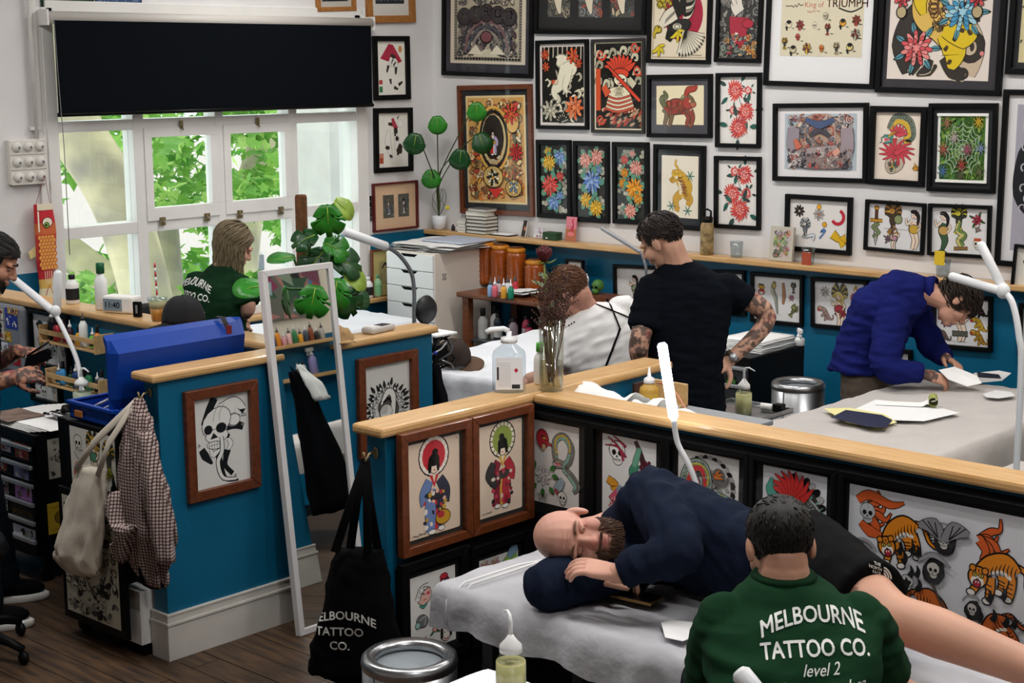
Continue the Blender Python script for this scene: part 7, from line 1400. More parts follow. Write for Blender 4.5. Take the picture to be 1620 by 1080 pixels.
def np_mesh(name,parts,cols=None):
 """parts: list of (verts, faces, colour function or None) -> one mesh with a point colour attribute"""
 V=[];F=[];C=[];o=0
 for v,f,c in parts:
  V+=[tuple(p)for p in v];F+=[tuple(i+o for i in q)for q in f];o+=len(v)
  for p in v:C+=list(c(p))+[1.0]if c else[.8,.8,.8,1.0]
 me=bpy.data.meshes.new(name);me.from_pydata(V,[],F);me.polygons.foreach_set('use_smooth',[True]*len(F))
 if any(p[2]for p in parts):
  ca=me.color_attributes.new('Col','FLOAT_COLOR','POINT');ca.data.foreach_set('color',C)
 me.update();return me
def ring_loft(mb,rings,n=18,pw=2.4):
 vs=[];fs=[]
 for c,r,f,a,b in rings:
  c,r,f=Vector(c),Vector(r),Vector(f)
  for k in range(n):
   t=2*PI*k/n;x,y=math.cos(t),math.sin(t);x=math.copysign(abs(x)**(2/pw),x);y=math.copysign(abs(y)**(2/pw),y);vs.append(c+r*(a*x)+f*(b*y))
 for i in range(len(rings)-1):
  for k in range(n):p,q=i*n+k,i*n+(k+1)%n;fs.append((p,q,q+n,p+n))
 fs+=[tuple(range(n-1,-1,-1)),tuple((len(rings)-1)*n+k for k in range(n))]
 mb.add(vs,fs)
def limb(mb,pts,rad,n=12,ball=True):
 pts=[Vector(p)for p in pts];P=[Vector(q)for q in catmull(pts,5)];R=list(np.interp(np.linspace(0,len(pts)-1,len(P)),range(len(pts)),rad))
 mb.tube(P,R,n)
 if ball:mb.ell(pts[0],(rad[0],)*3,10,8);mb.ell(pts[-1],(rad[-1],)*3,10,8)
SKIN=mat('skin',rough=.5,attr='Col',spec=.35,bump=.08,bscale=160,bdist=.002)
def skin_col(base,tattoo=None,seed=0,red=None):
 b=np.array(lin(base));dark=np.array(lin('#23262a'))
 def f(p):
  c=b*(1+.10*mnoise.noise(Vector(p)*14+Vector((seed,0,0))))
  if tattoo:
   m=tattoo(p)
   if m>0:
    q=Vector(p);w=mnoise.noise(q*34+Vector((seed,3,1)))+.7*mnoise.noise(q*75+Vector((1,seed,2)))+.25
    k=m*max(0,min(1,(w-.02)*5))*.82;tint=dark if mnoise.noise(q*16)<.28 else np.array(lin('#6a2a34'));c=c*(1-k)+tint*k
  if red is not None:
   for ctr,r,col,s in red:
    d=(Vector(p)-Vector(ctr)).length/r
    if d<1:c=c*(1-s*(1-d))+np.array(lin(col))*s*(1-d)
  return c
 return f
def head_frame(c,fwd,up):
 f=Vector(fwd).normalized();u=Vector(up);u=(u-f*u.dot(f)).normalized();l=u.cross(f)
 M=Matrix(((f.x,l.x,u.x),(f.y,l.y,u.y),(f.z,l.z,u.z))).to_4x4();M.translation=Vector(c);return M
def head_parts(M,neck_to=None,s=1.0,voxel=.0045,nr=.056):
 m=MB();e=lambda c,r:m.ell(c,r,16,12,None,M@Matrix.Scale(s,4))
 e((-.012,0,.035),(.099,.077,.084));e((.028,0,-.03),(.064,.061,.085));e((.034,0,-.075),(.05,.05,.042));e((.066,0,-.1),(.024,.027,.02))
 e((.074,.03,.016),(.02,.032,.012));e((.074,-.03,.016),(.02,.032,.012))
 for q in(1,-1):e((.056,.042*q,-.035),(.032,.025,.03));e((-.006,.079*q,-.008),(.021,.011,.034));e((.1,.0125*q,-.036),(.011,.009,.008))
 e((.09,0,-.06),(.014,.027,.0075));e((.088,0,-.073),(.014,.023,.0085))
 m.tube([(.086,0,.012),(.1,0,-.012),(.109,0,-.032)],[.009,.011,.0145],10,M=M@Matrix.Scale(s,4));e((.108,0,-.033),(.014,.0135,.012))
 if neck_to is not None:
  a=M@Vector((-.025*s,0,-.04*s));limb(m,[a,a.lerp(Vector(neck_to),.5),neck_to],[nr,nr,nr*1.15])
 v,n,f=fuse(m,voxel,8)
 Mi=M.inverted()
 for i in range(len(v)):
  q=Mi@Vector(v[i])
  for sy in(1,-1):
   d=(q-Vector((.085*s,.031*s*sy,.0))).length/(.02*s)
   if d<1:v[i]=M@(q-Vector((.011*s*(1-d*d),0,0)))
 return v,n,f
def eyes(M,par,s=1.0,closed=True,brow='#3a2c22'):
 for sy in(1,-1):
  lid=MB();lid.ell((.073*s,.031*s*sy,.0),(.013*s,.014*s,.0105*s),12,8,None,M)
  obj('eyelid',lid,mat('eyelid_skin','#b98a78',.5),par,world=True)
  c=MB();c.tube([M@Vector(((.0845-.004*abs(k))*s,(.031*sy+.006*k)*s,(-.004-.001*k*k*.3)*s))for k in(-2,-1,0,1,2)],.0016*s,6);obj('lash_line',c,mat('lash_dark','#2a1c18',.7),par,world=True)
  b=MB();b.tube([M@Vector(((.095-.003*k)*s,(.014+.0095*k)*sy*s,(.022+.004*math.sin(k*.8))*s))for k in range(5)],[.003*s,.0042*s,.0042*s,.0035*s,.0015*s],6);obj('eyebrow',b,mat('brow_'+brow.strip('#'),brow,.8),par,world=True)
def hand_parts(w,d,dorsal,side=1,s=1.0,curl=(.5,.6,.4),spread=.1,thumb=(.7,.7,-.25),voxel=.0032):
 """w: wrist; d: direction of the fingers; dorsal: back of the hand; side=+1 puts the thumb to dorsal x d"""
 x=Vector(d).normalized();z=Vector(dorsal);z=(z-x*z.dot(x)).normalized();y=z.cross(x)*side
 T=lambda p:Vector(w)+x*(p[0]*s)+y*(p[1]*s)+z*(p[2]*s)
 m=MB();ring_loft(m,[(T((-.02,0,0)),y,z,.026*s,.02*s),(T((.0,0,0)),y,z,.028*s,.021*s),(T((.035,.002,0)),y,z,.038*s,.018*s),(T((.07,0,.001)),y,z,.041*s,.015*s),(T((.093,0,.001)),y,z,.038*s,.011*s)],14,2.6)
 for i,(fy,L)in enumerate(((.03,.074),(.010,.083),(-.010,.077),(-.029,.06))):
  a=spread*(1.5-i)*.9;p=Vector((.086,fy,.002));pts=[p-Vector((.012,0,0)),p];ang=0
  for seg,k in((.42,0),(.33,1),(.25,2)):
   ang+=curl[k]*(1+.08*i);p=p+Vector((math.cos(ang)*math.cos(a),math.cos(ang)*math.sin(a),-math.sin(ang)))*(L*seg);pts.append(p)
  limb(m,[T(q)for q in pts],[.0095*s,.0098*s,.009*s,.0082*s,.0072*s],8)
 p=Vector((.018,.028,-.004));t=Vector(thumb).normalized();q=p+t*.038;r=q+(t+Vector((.45,-.15,-.2))).normalized()*.03;e=r+(t+Vector((.8,-.35,-.3))).normalized()*.025
 limb(m,[T(p),T(q),T(r),T(e)],[.016*s,.0125*s,.0105*s,.0085*s],8)
 return fuse(m,voxel,3)
def hair_locks(M,flow,cond,n=420,L=.05,lift=.006,r=.004,seed=1,grav=None,s=1.0,steps=6,jitter=.25,zc=-.03,swirl=0):
 R=random.Random(seed);mb=MB();c0=Vector((-.012,0,.035));rr=Vector((.1,.078,.085));k=0;tries=0
 g=(M.to_3x3().inverted()@Vector(grav)).normalized()if grav is not None else None
 S_=M@Matrix.Scale(s,4)
 while k<n and tries<n*20:
  tries+=1
  z=2*R.random()-1;t=2*PI*R.random();q=math.sqrt(1-z*z);d=Vector((q*math.cos(t),q*math.sin(t),z));p=Vector((c0.x+d.x*rr.x,c0.y+d.y*rr.y,c0.z+d.z*rr.z))
  if not cond(p):continue
  k+=1;fl=Vector(flow(p))if callable(flow)else Vector(flow);fl=fl.normalized()+Vector((R.random()-.5,R.random()-.5,R.random()-.5))*jitter*2
  pts=[p*.99+c0*.01];ll=L(p)if callable(L)else L;ll*=.75+.5*R.random();up=lift*(.5+R.random());free=False
  for i in range(steps):
   e=Vector(((p.x-c0.x)/rr.x,(p.y-c0.y)/rr.y,(p.z-c0.z)/rr.z));nn=Vector((e.x/rr.x,e.y/rr.y,e.z/rr.z)).normalized()
   if free and g is not None:dv=(g*1.0-nn*.12+fl*.1+Vector((.25*math.sin(i*1.7+k),.25*math.cos(i*1.3+k*2),0))).normalized()
   else:dv=(fl-nn*fl.dot(nn));dv=dv.normalized()if dv.length>1e-3 else g or Vector((0,0,-1))
   p=p+dv*(ll/steps)
   if not free:
    e=Vector(((p.x-c0.x)/rr.x,(p.y-c0.y)/rr.y,(p.z-c0.z)/rr.z));el=e.length;tgt=1+(up*min(1,(i+1)/2))/.088
    p=c0+(p-c0)*(tgt/el)
    if g is not None and p.z<zc and i>0:free=True
   pts.append(p.copy())
  mb.tube(pts,[r]*(len(pts)-2)+[r*.7,r*.15],5,cap=False,M=S_,flat=.55)
 return mb
def scalp_shell(M,cond,off=.004,s=1.0):
 mb=MB();c0=Vector((-.012,0,.035));rr=Vector((.1,.078,.085));nu,nv=48,32;idx={};vs=[];fs=[]
 P=lambda i,j:Vector((math.cos(PI*(j/nv-.5))*math.cos(2*PI*i/nu),math.cos(PI*(j/nv-.5))*math.sin(2*PI*i/nu),math.sin(PI*(j/nv-.5))))
 def vid(i,j):
  i%=nu
  if(i,j)not in idx:d=P(i,j);idx[i,j]=len(vs);vs.append((c0.x+d.x*(rr.x+off),c0.y+d.y*(rr.y+off),c0.z+d.z*(rr.z+off)))
  return idx[i,j]
 for j in range(nv):
  for i in range(nu):
   d=P(i+.5,j+.5)
   if cond(Vector((c0.x+d.x*rr.x,c0.y+d.y*rr.y,c0.z+d.z*rr.z))):fs.append((vid(i,j),vid(i+1,j),vid(i+1,j+1),vid(i,j+1)))
 mb.add(vs,fs,None,True,M@Matrix.Scale(s,4));return mb
def std_hairline(p):return p.z>-.045+max(0,p.x+.02)*1.05-(.0 if p.x>-.06 else.012)and not(abs(p.y)>.055 and p.x>.035 and p.z<.07)
def hair(par,M,col,name='hair',shell=.004,grav=None,**k):
 hm=mat('hair_'+col.strip('#'),col,.55,noise=.35,nscale=60,spec=.4)
 cond=k.pop('cond',std_hairline);sc=k.get('s',1.0)
 a=scalp_shell(M,cond,shell,sc);b=hair_locks(M,k.pop('flow',(-1,0,-.5)),cond,grav=grav,**k)
 a.add(b.v,b.f,None,True);return obj(name,a,hm,par,world=True)
def garment(par,name,mb,voxel,m,amp=.006,freq=9,seed=0,dirv=None,sm=6):
 v,n,f=fuse(mb,voxel,sm);v=wrinkle(v,n,amp,freq,seed,dirv);me=np_mesh(name,[(v,f,None)]);o=obj(name,me,m,par,world=True);return o,BVHTree.FromPolygons([tuple(p)for p in v],f)
def shirt_text(par,bvh,lines,origin,right,up,cast,m,off=.0022):
 """lines: (text, size, x, y, bend, shear); projected along 'cast' on to the cloth"""
 r,u,c=Vector(right).normalized(),Vector(up).normalized(),Vector(cast).normalized();o=Vector(origin)
 for t,size,x0,y0,bend,shear,bold in lines:
  v,f=text_mesh(t,bold,shear)
  bm_=bmesh.new();bv=[bm_.verts.new(p)for p in v]
  for q in f:
   try:bm_.faces.new([bv[i]for i in q])
   except ValueError:pass
  bmesh.ops.triangulate(bm_,faces=bm_.faces[:])
  for _ in range(2):
   e=[e for e in bm_.edges if e.calc_length()>.22]
   if e:bmesh.ops.subdivide_edges(bm_,edges=e,cuts=1);bmesh.ops.triangulate(bm_,faces=[q for q in bm_.faces if len(q.verts)>3])
  bm_.verts.index_update();bm_.verts.ensure_lookup_table();vs=[];ok=[]
  for w in bm_.verts:
   x,y=w.co.x*size+x0,w.co.y*size;y+=y0-bend*(w.co.x*size)**2
   hit=bvh.ray_cast(o+r*x+u*y-c*.6,c,1.5)
   vs.append(hit[0]-c*off if hit[0]is not None else Vector((0,0,0)));ok.append(hit[0]is not None)
  fs=[tuple(w.index for w in q.verts)for q in bm_.faces if all(ok[w.index]for w in q.verts)];bm_.free()
  if fs:obj('lettering',MB().add(vs,fs),m,par,world=True)['kind']='stuff'
TXTW=mat('white_print','#e6e6e2',.7)
def person(label,loc):return thing('person',label,'person',loc)
def body(par,parts):o=obj('body',np_mesh('body',parts),SKIN,par,world=True);return o
GREEN=mat('bottle_green_cotton','#14311d',.95,spec=.1,bump=.25,bscale=260,noise=.12,nscale=7)
BLK=mat('black_cotton','#0c1017',.95,spec=.08,bump=.25,bscale=260,noise=.15,nscale=7)
WHT=mat('white_cotton','#e4e3e2',.85,bump=.25,bscale=260)
NAVY=mat('navy_sweatshirt','#171e2f',.95,spec=.1,bump=.35,bscale=200,noise=.15,nscale=8)
BLUE=mat('blue_drill_shirt','#161d5e',.9,spec=.12,bump=.3,bscale=240,noise=.12,nscale=9)
DENIM=mat('black_denim','#0a0f19',.9,spec=.1,bump=.2,bscale=300);TAN=mat('brown_corduroy','#5c5046',.9,bump=.4,bscale=200,stretch=(6,6,.3));SHORT=mat('black_shorts','#0a0a0b',.9,spec=.12,bump=.15,bscale=200)
def legs(mb,pel,R_,F_,feet,kn=None,r=(.085,.06,.045)):
 for(hx,ft,kv)in feet:limb(mb,[pel+R_*hx,kv,ft],list(r))
MELB=[('MELBOURNE',.043,0,0,2.1,0,.018),('TATTOO CO.',.041,0,-.06,.6,0,.022),('level 2',.033,.004,-.096,0,.35,.006),('2 somerset place',.029,.006,-.126,0,.35,.006),('melbourne 3000',.029,.006,-.155,0,.35,0)]
def scaled(L,k):return[(t,s*k,x*k,y*k,b/k,sh,bo)for t,s,x,y,b,sh,bo in L]
def man_black():
 D=7.12;pel=PD(1086,640,D+.03);fw=Vector((CF.x,CF.y,0)).normalized();R_=Vector((CR.x,CR.y,0)).normalized();up=Vector((0,0,1))
 T=person('man in black T-shirt standing with his hand on his hip',(pel.x,pel.y,0))
 rings=[(pel+up*-.06,R_,fw,.165,.115),(pel+up*.06,R_,fw,.158,.11),(PD(1083,565,D),R_,fw,.162,.112),(PD(1085,505,D),R_,fw,.188,.122),(PD(1088,458,D),R_,fw,.195,.115),(PD(1082,430,D),R_,fw,.125,.085),(PD(1074,414,D-.01),R_,fw,.07,.066)]
 sl,sr=PD(1032,458,D-.02),PD(1146,456,D);el,er=PD(1010,552,D-.1),PD(1214,502,D+.02);wl,wr=PD(1022,572,D+.14),PD(1152,572,D-.02)
 b=MB();ring_loft(b,[(c,r,f,a*.92,d*.92)for c,r,f,a,d in rings]);limb(b,[sl,el,wl],[.054,.046,.03]);limb(b,[sr,er,wr],[.054,.045,.029])
 v,n,f=fuse(b,.008,5)
 def tat(p):
  q=Vector(p);return 1.0 if((q-er).length<.27 and(q-sr).length>.13 and(q-wr).length>.07 and(q-pel).length>.18)or((q-el).length<.11 and q.z<sl.z-.1)else 0
 M=head_frame(PD(1046,380,D-.03),-CR*.8+CF*.5-Vector((0,0,.45)),Vector((0,0,1))-CR*.25)
 hv,hn,hf=head_parts(M,PD(1074,424,D-.01),nr=.062);h1=hand_parts(wr,PD(1126,584,D-.05)-wr,CR*.3-CF*.7+up*.6,1,1,(.35,.5,.4),.1,(.2,.9,-.2));h2=hand_parts(wl,fw*1+up*-.2-R_*.1,up,1)
 sc=skin_col('#c2957e',tat,3)
 B=body(T,[(v,f,sc),(hv,hf,skin_col('#c2957e')),(h1[0],h1[2],skin_col('#c2957e')),(h2[0],h2[2],sc)])
 g=MB();ring_loft(g,[(rings[0][0]+up*.02,R_,fw,.182,.135)]+[(c,r,f,a+.014,d+.014)for c,r,f,a,d in rings[1:6]]+[(rings[6][0]+up*.0,R_,fw,.07,.066)]);limb(g,[sl,sl.lerp(el,.68)],[.076,.075],ball=False);limb(g,[sr,sr.lerp(er,.5)],[.076,.076],ball=False);g.ell(sl,(.074,)*3);g.ell(sr,(.074,)*3)
 garment(T,'shirt',g,.009,BLK,.007,7,1,(0,0,1),5)
 tr_=MB();ring_loft(tr_,[(pel+up*-.1,R_,fw,.17,.12),(pel+up*.07,R_,fw,.162,.112)])
 for s_ in(-1,1):limb(tr_,[pel+R_*(.085*s_)-up*.06,pel+R_*(.09*s_)-up*.45,Vector((pel.x,pel.y,.06))+R_*(.1*s_)],[.1,.075,.062])
 garment(T,'jeans',tr_,.012,DENIM,.006,8,4,(0,0,1))
 for s_ in(-1,1):obj('shoe',MB().ell(Vector((pel.x,pel.y,.045))+R_*(.1*s_)+fw*.05,(.06,.06,.045)).ell(Vector((pel.x,pel.y,.035))+R_*(.1*s_)+fw*.14,(.05,.05,.035)),BLACK,T,world=True)
 hair(T,M,'#2c221e',n=760,L=lambda p:.045 if p.z>.07 else.02,lift=.008,r=.0036,flow=lambda p:(-.3+p.x*3,p.y*3,.5 if p.x>.04 else-.8),seed=4,jitter=.3,cond=lambda p:std_hairline(p)and not(abs(p.y)>.05 and p.z<.01 and p.x>-.05))
 wd_=(wr-er).normalized();q=er.lerp(wr,.9);obj('watch_strap',MB().tube([q-wd_*.012,q+wd_*.012],[.034,.033],16),mat('leather_strap','#4a3a30',.6),T,world=True);obj('watch_face',MB().lathe([(.019,0),(.02,.006),(0,.008)],16,M=head_frame(q-CF*.034+up*.0,CR,-CF)),SILV,T,world=True)
man_black()
def man_white():
 D=7.8;up=Vector((0,0,1));fw=(-CR*.75+Vector((CF.x,CF.y,0))*.55).normalized();R_=fw.cross(up).normalized()
 pel=PD(985,640,D+.02);T=person('man in white T-shirt and black apron straps bent over the bed',(pel.x,pel.y,0))
 nk=PD(922,488,D-.05);ch=PD(945,530,D-.03);ax=(nk-pel).normalized();bk=(-CF*.7+up*.6);bk=(bk-ax*bk.dot(ax)).normalized();rr=ax.cross(bk).normalized()
 if rr.dot(CR)<0:rr=-rr
 rings=[(pel,rr,bk,.19,.14),(pel.lerp(nk,.3),rr,bk,.185,.14),(pel.lerp(nk,.6),rr,bk,.2,.145),(pel.lerp(nk,.82),rr,bk,.19,.12),(pel.lerp(nk,.95),rr,bk,.11,.085),(nk,rr,bk,.07,.065)]
 c8=pel.lerp(nk,.8);sl,sr=c8-rr*.18+ax*.0,c8+rr*.19
 el=PD(872,590,D-.12);wl=PD(838,600,D-.02);er=sr-up*.2+fw*.12;wr=er+fw*.2-up*.05
 b=MB();ring_loft(b,[(c,r,f,a*.93,d*.93)for c,r,f,a,d in rings]);limb(b,[sl,el,wl],[.06,.05,.035]);limb(b,[sr,er,wr],[.06,.05,.034])
 for s_ in(-1,1):limb(b,[pel+R_*(.1*s_),pel+R_*(.14*s_)+fw*.38-up*.08,Vector((pel.x,pel.y,.05))+fw*.34+R_*(.15*s_)],[.1,.07,.05])
 v,n,f=fuse(b,.009,5);M=head_frame(PD(900,463,D-.1),-CR*.8-up*.75+CF*.25,up*.55-CR*.6+CF*.1)
 hv,hn,hf=head_parts(M,nk,1.04,nr=.066);h1=hand_parts(wl,-CR+up*-.3,up,1);h2=hand_parts(wr,fw-up*.2,up,-1);sc=skin_col('#c99a86')
 body(T,[(v,f,sc),(hv,hf,skin_col('#c9937f')),(h1[0],h1[2],sc),(h2[0],h2[2],sc)])
 g=MB();ring_loft(g,[(c,r,f,a+.016,d+.016)for c,r,f,a,d in rings[:5]]+[(nk,rr,bk,.078,.072)]);limb(g,[sl,sl.lerp(el,.75)],[.085,.09],ball=False);limb(g,[sr,sr.lerp(er,.7)],[.085,.08],ball=False);g.ell(sl,(.085,)*3);g.ell(sr,(.085,)*3)
 o,bv=garment(T,'shirt',g,.010,WHT,.010,6,2,tuple(ax),5)
 tr_=MB();ring_loft(tr_,[(pel-up*.08,R_,fw,.19,.15),(pel+ax*.06,rr,bk,.195,.148)])
 for s_ in(-1,1):limb(tr_,[pel+R_*(.1*s_)-up*.03,pel+R_*(.14*s_)+fw*.4-up*.1,Vector((pel.x,pel.y,.05))+fw*.34+R_*(.15*s_)],[.115,.085,.07])
 garment(T,'trousers',tr_,.012,BLK,.006,8,4)
 def strap(a,b_,name='apron_strap'):
  pts=[]
  for i in range(15):
   u=i/14;q=Vector(a).lerp(Vector(b_),u);h=bv.ray_cast(q-CF*1.0,CF,2.0);pts.append(h[0]-CF*.004 if h[0]is not None else q)
  obj(name,MB().tube(pts,.0065,6,flat=.5),BLACKM,T,world=True)
 strap(PD(928,476,D),PD(1000,505,D));strap(PD(960,472,D),PD(978,520,D));strap(PD(978,520,D),PD(955,578,D));strap(PD(1000,505,D),PD(1010,530,D))
 hair(T,M,'#6e4a33',n=900,L=.028,lift=.007,r=.003,s=1.04,shell=.004,seed=7,jitter=.4)
 st_=thing('work_stool','black stool under the man in white','stool',(pel.x,pel.y,0));SH=pel.z-.16;obj('seat',MB().lathe([(0,SH-.05),(.16,SH-.05),(.17,SH-.03),(.16,SH),(0,SH)],20),BLACK,st_);obj('post',MB().tube([(0,0,0),(0,0,SH-.05)],.025,10),GREYM,st_);obj('base',MB().lathe([(.2,0),(.2,.02),(.04,.05),(0,.05)],20),BLACK,st_)
man_white()
def man_blue():
 up=Vector((0,0,1));pel=PD(1374,600,8.3);nk=PD(1466,462,8.12);T=person('man in dark blue shirt leaning over the stencil bed',(pel.x,pel.y,0))
 sp=[pel,PD(1376,545,8.28),PD(1398,490,8.22),PD(1432,466,8.17),nk];sd=(CF*.9+CR*.35);sd=Vector((sd.x,sd.y,0)).normalized()
 def ring(i,a,b):
  ax=(sp[min(i+1,4)]-sp[max(i-1,0)]).normalized();r=(sd-ax*sd.dot(ax)).normalized();return(sp[i],r,ax.cross(r),a,b)
 rings=[ring(0,.16,.14),ring(1,.17,.15),ring(2,.19,.15),ring(3,.17,.12),ring(4,.075,.07)]
 near,far=sp[2].lerp(sp[3],.7)-sd*.15-up*.03,sp[3]+sd*.16-up*.04
 en,wn=PD(1402,580,7.98),PD(1462,592,7.98);ef,wf=PD(1474,545,8.32),PD(1496,566,8.2)
 b=MB();ring_loft(b,[(c,r,f,a*.9,d*.9)for c,r,f,a,d in rings]);limb(b,[near,en,wn],[.055,.046,.03]);limb(b,[far,ef,wf],[.055,.045,.03])
 for s_ in(-1,1):limb(b,[pel+sd*(.09*s_),pel+sd*(.1*s_)-up*.4,Vector((pel.x,pel.y,.06))+sd*(.1*s_)],[.1,.07,.05])
 v,n,f=fuse(b,.009,5);M=head_frame(PD(1512,476,8.06),-up*.75+CR*.45-CF*.15,CR*.75+up*.55+CF*.1)
 tt_=lambda p:1.0 if(Vector(p)-wn).length<.07 or(Vector(p)-wf).length<.07 else 0
 hv,hn,hf=head_parts(M,nk);h1=hand_parts(wn,PD(1500,603,7.98)-wn,up*.8-CF*.5,1,1,(.3,.5,.4),.08);h2=hand_parts(wf,PD(1516,578,8.12)-wf,up*.7+CR*.4,-1,1,(.45,.6,.5),.08);sc=skin_col('#c09078',tt_,5)
 body(T,[(v,f,sc),(hv,hf,skin_col('#c08f7a')),(h1[0],h1[2],sc),(h2[0],h2[2],sc)])
 g=MB();hem=ring(0,.2,.17);ring_loft(g,[(pel+up*.05-CR*.03,hem[1],hem[2],.2,.175)]+[(c,r,f,a+.022,d+.02)for c,r,f,a,d in rings[1:4]]+[(nk,rings[4][1],rings[4][2],.082,.076)])
 limb(g,[near,near.lerp(en,.5)-CR*.01,en,en.lerp(wn,.92)],[.085,.08,.07,.05],ball=False);limb(g,[far,ef,ef.lerp(wf,.9)],[.085,.068,.048],ball=False);g.ell(near,(.083,)*3);g.ell(far,(.083,)*3);g.ell(en,(.07,)*3)
 garment(T,'shirt',g,.010,BLUE,.013,6.5,6,(0,0,1),4)
 for a_,b_ in((en,wn),(ef,wf)):q=a_.lerp(b_,.88);d_=(b_-a_).normalized();obj('cuff',MB().tube([q-d_*.03,q+d_*.012],[.05,.046],16),BLUE,T,world=True)
 ring_c=MB();ring_c.lathe([(.07,-.02),(.076,.012),(.066,.03),(.062,.02)],24,M=head_frame(nk+CR*.02+up*.01,-up,(PD(1512,476,8.06)-nk)));obj('collar',ring_c,BLUE,T,world=True)
 tr_=MB();ring_loft(tr_,[(pel-up*.12,sd,sd.cross(up),.16,.14),(pel+up*.06,sd,sd.cross(up),.165,.142)])
 for s_ in(-1,1):limb(tr_,[pel+sd*(.09*s_)-up*.02,pel+sd*(.1*s_)-up*.42,Vector((pel.x,pel.y,.06))+sd*(.1*s_)],[.125,.1,.085])
 garment(T,'trousers',tr_,.012,TAN,.006,8,4,(0,0,1))
 for s_ in(-1,1):obj('shoe',MB().ell(Vector((pel.x,pel.y,.04))+sd*(.1*s_)+CR*.05,(.09,.07,.04)),BLACK,T,world=True)
 hair(T,M,'#2a1d14',n=620,L=.075,lift=.018,r=.0048,flow=lambda p:(1.0,p.y*3,-.2),seed=9,jitter=.3,grav=(0,0,-1),zc=-.06)
 hs=thing('held_stencil','white stencil sheet held in the hands of the man in blue','stencil',PD(1515,592,8.0));q=[PD(x,y,d)-PD(1515,592,8.0)for x,y,d in((1485,585,8.0),(1510,580,8.05),(1545,594,8.0),(1553,606,7.93),(1530,611,7.92),(1500,600,7.95))];obj('paper',MB().add([Vector((0,0,.006))]+q,[(0,i+1,(i+1)%6+1)for i in range(6)]),PAPER,hs,solid=.0015)
man_blue()
def long_hair():
 up=Vector((0,0,1));D=8.4;pel=PD(338,590,D);nk=PD(356,418,D);T=person('long-haired person in green T-shirt working by the window, seen from behind',(pel.x,pel.y,0))
 fw=(Vector((CF.x,CF.y,0)).normalized()*.85+CR*.5);fw.z=0;fw.normalize();R_=fw.cross(up).normalized()
 rings=[(pel,R_,fw,.165,.12),(PD(340,530,D),R_,fw,.15,.11),(PD(341,478,D-.02),R_,fw,.16,.12),(PD(344,450,D-.02),R_,fw,.15,.105),(PD(351,431,D-.01),R_,fw,.085,.07),(nk,R_,fw,.062,.06)]
 c8=PD(345,452,D);sl,sr=c8-R_*.15,c8+R_*.15;er,wr=PD(392,488,D-.1),PD(366,508,D+.1);el=sl-up*.26+fw*.06;wl=el+fw*.22+up*.04
 b=MB();ring_loft(b,[(c,r,f,a*.92,d*.92)for c,r,f,a,d in rings]);limb(b,[sl,el,wl],[.05,.042,.028]);limb(b,[sr,er,wr],[.05,.043,.03])
 for s_ in(-1,1):limb(b,[pel+R_*(.09*s_),pel+R_*(.09*s_)-up*.42,Vector((pel.x,pel.y,.06))+R_*(.1*s_)],[.09,.065,.045])
 v,n,f=fuse(b,.009,5);M=head_frame(PD(370,388,D+.01),CR*.75+CF*.45-up*.35,up+CR*.2)
 hv,hn,hf=head_parts(M,nk);h1=hand_parts(wr,fw-up*.3,up,-1);h2=hand_parts(wl,fw-up*.3,up,1);sc=skin_col('#c79a84',lambda p:1.0 if(Vector(p)-er).length<.2 and(Vector(p)-sr).length>.16 else 0,8)
 body(T,[(v,f,sc),(hv,hf,skin_col('#cf9c86')),(h1[0],h1[2],sc),(h2[0],h2[2],sc)]);eyes(M,T,brow='#8a7358')
 g=MB();ring_loft(g,[(c,r,f,a+.016,d+.016)for c,r,f,a,d in rings[:5]]+[(nk,R_,fw,.068,.066)]);limb(g,[sl,sl.lerp(el,.72)],[.072,.075],ball=False);limb(g,[sr,sr.lerp(er,.85)],[.072,.078],ball=False);g.ell(sl,(.07,)*3);g.ell(sr,(.07,)*3)
 o,bv=garment(T,'shirt',g,.009,GREEN,.008,7,12,(0,0,1),5);shirt_text(T,bv,scaled(MELB,1.15),PD(322,447,D),R_,up,fw,TXTW)
 tr_=MB();ring_loft(tr_,[(pel-up*.1,R_,fw,.17,.125),(pel+up*.05,R_,fw,.172,.126)])
 for s_ in(-1,1):limb(tr_,[pel+R_*(.09*s_)-up*.04,pel+R_*(.09*s_)-up*.42,Vector((pel.x,pel.y,.05))+R_*(.1*s_)],[.105,.085,.07])
 garment(T,'trousers',tr_,.012,DENIM,.006,8,4,(0,0,1))
 hair(T,M,'#7a6c52',n=640,L=lambda p:.23,lift=.012,r=.0052,flow=lambda p:(-.7,p.y*6,-.9),seed=14,grav=(0,0,-1),steps=10,zc=.02,jitter=.18,cond=lambda p:p.z>-.03+max(0,p.x)*.9 and p.x<.055)
 gl=MB();gl.lathe([(.018,-.001),(.02,0),(.018,.001)],16,M=M@Matrix.Translation((.1,.031,0))@Matrix.Rotation(PI/2,4,'Y'),cap=False);gl.tube([M@Vector((.098,.05,.002)),M@Vector((.0,.08,.004))],.0015,5);obj('glasses',gl,SILV,T,world=True)
long_hair()
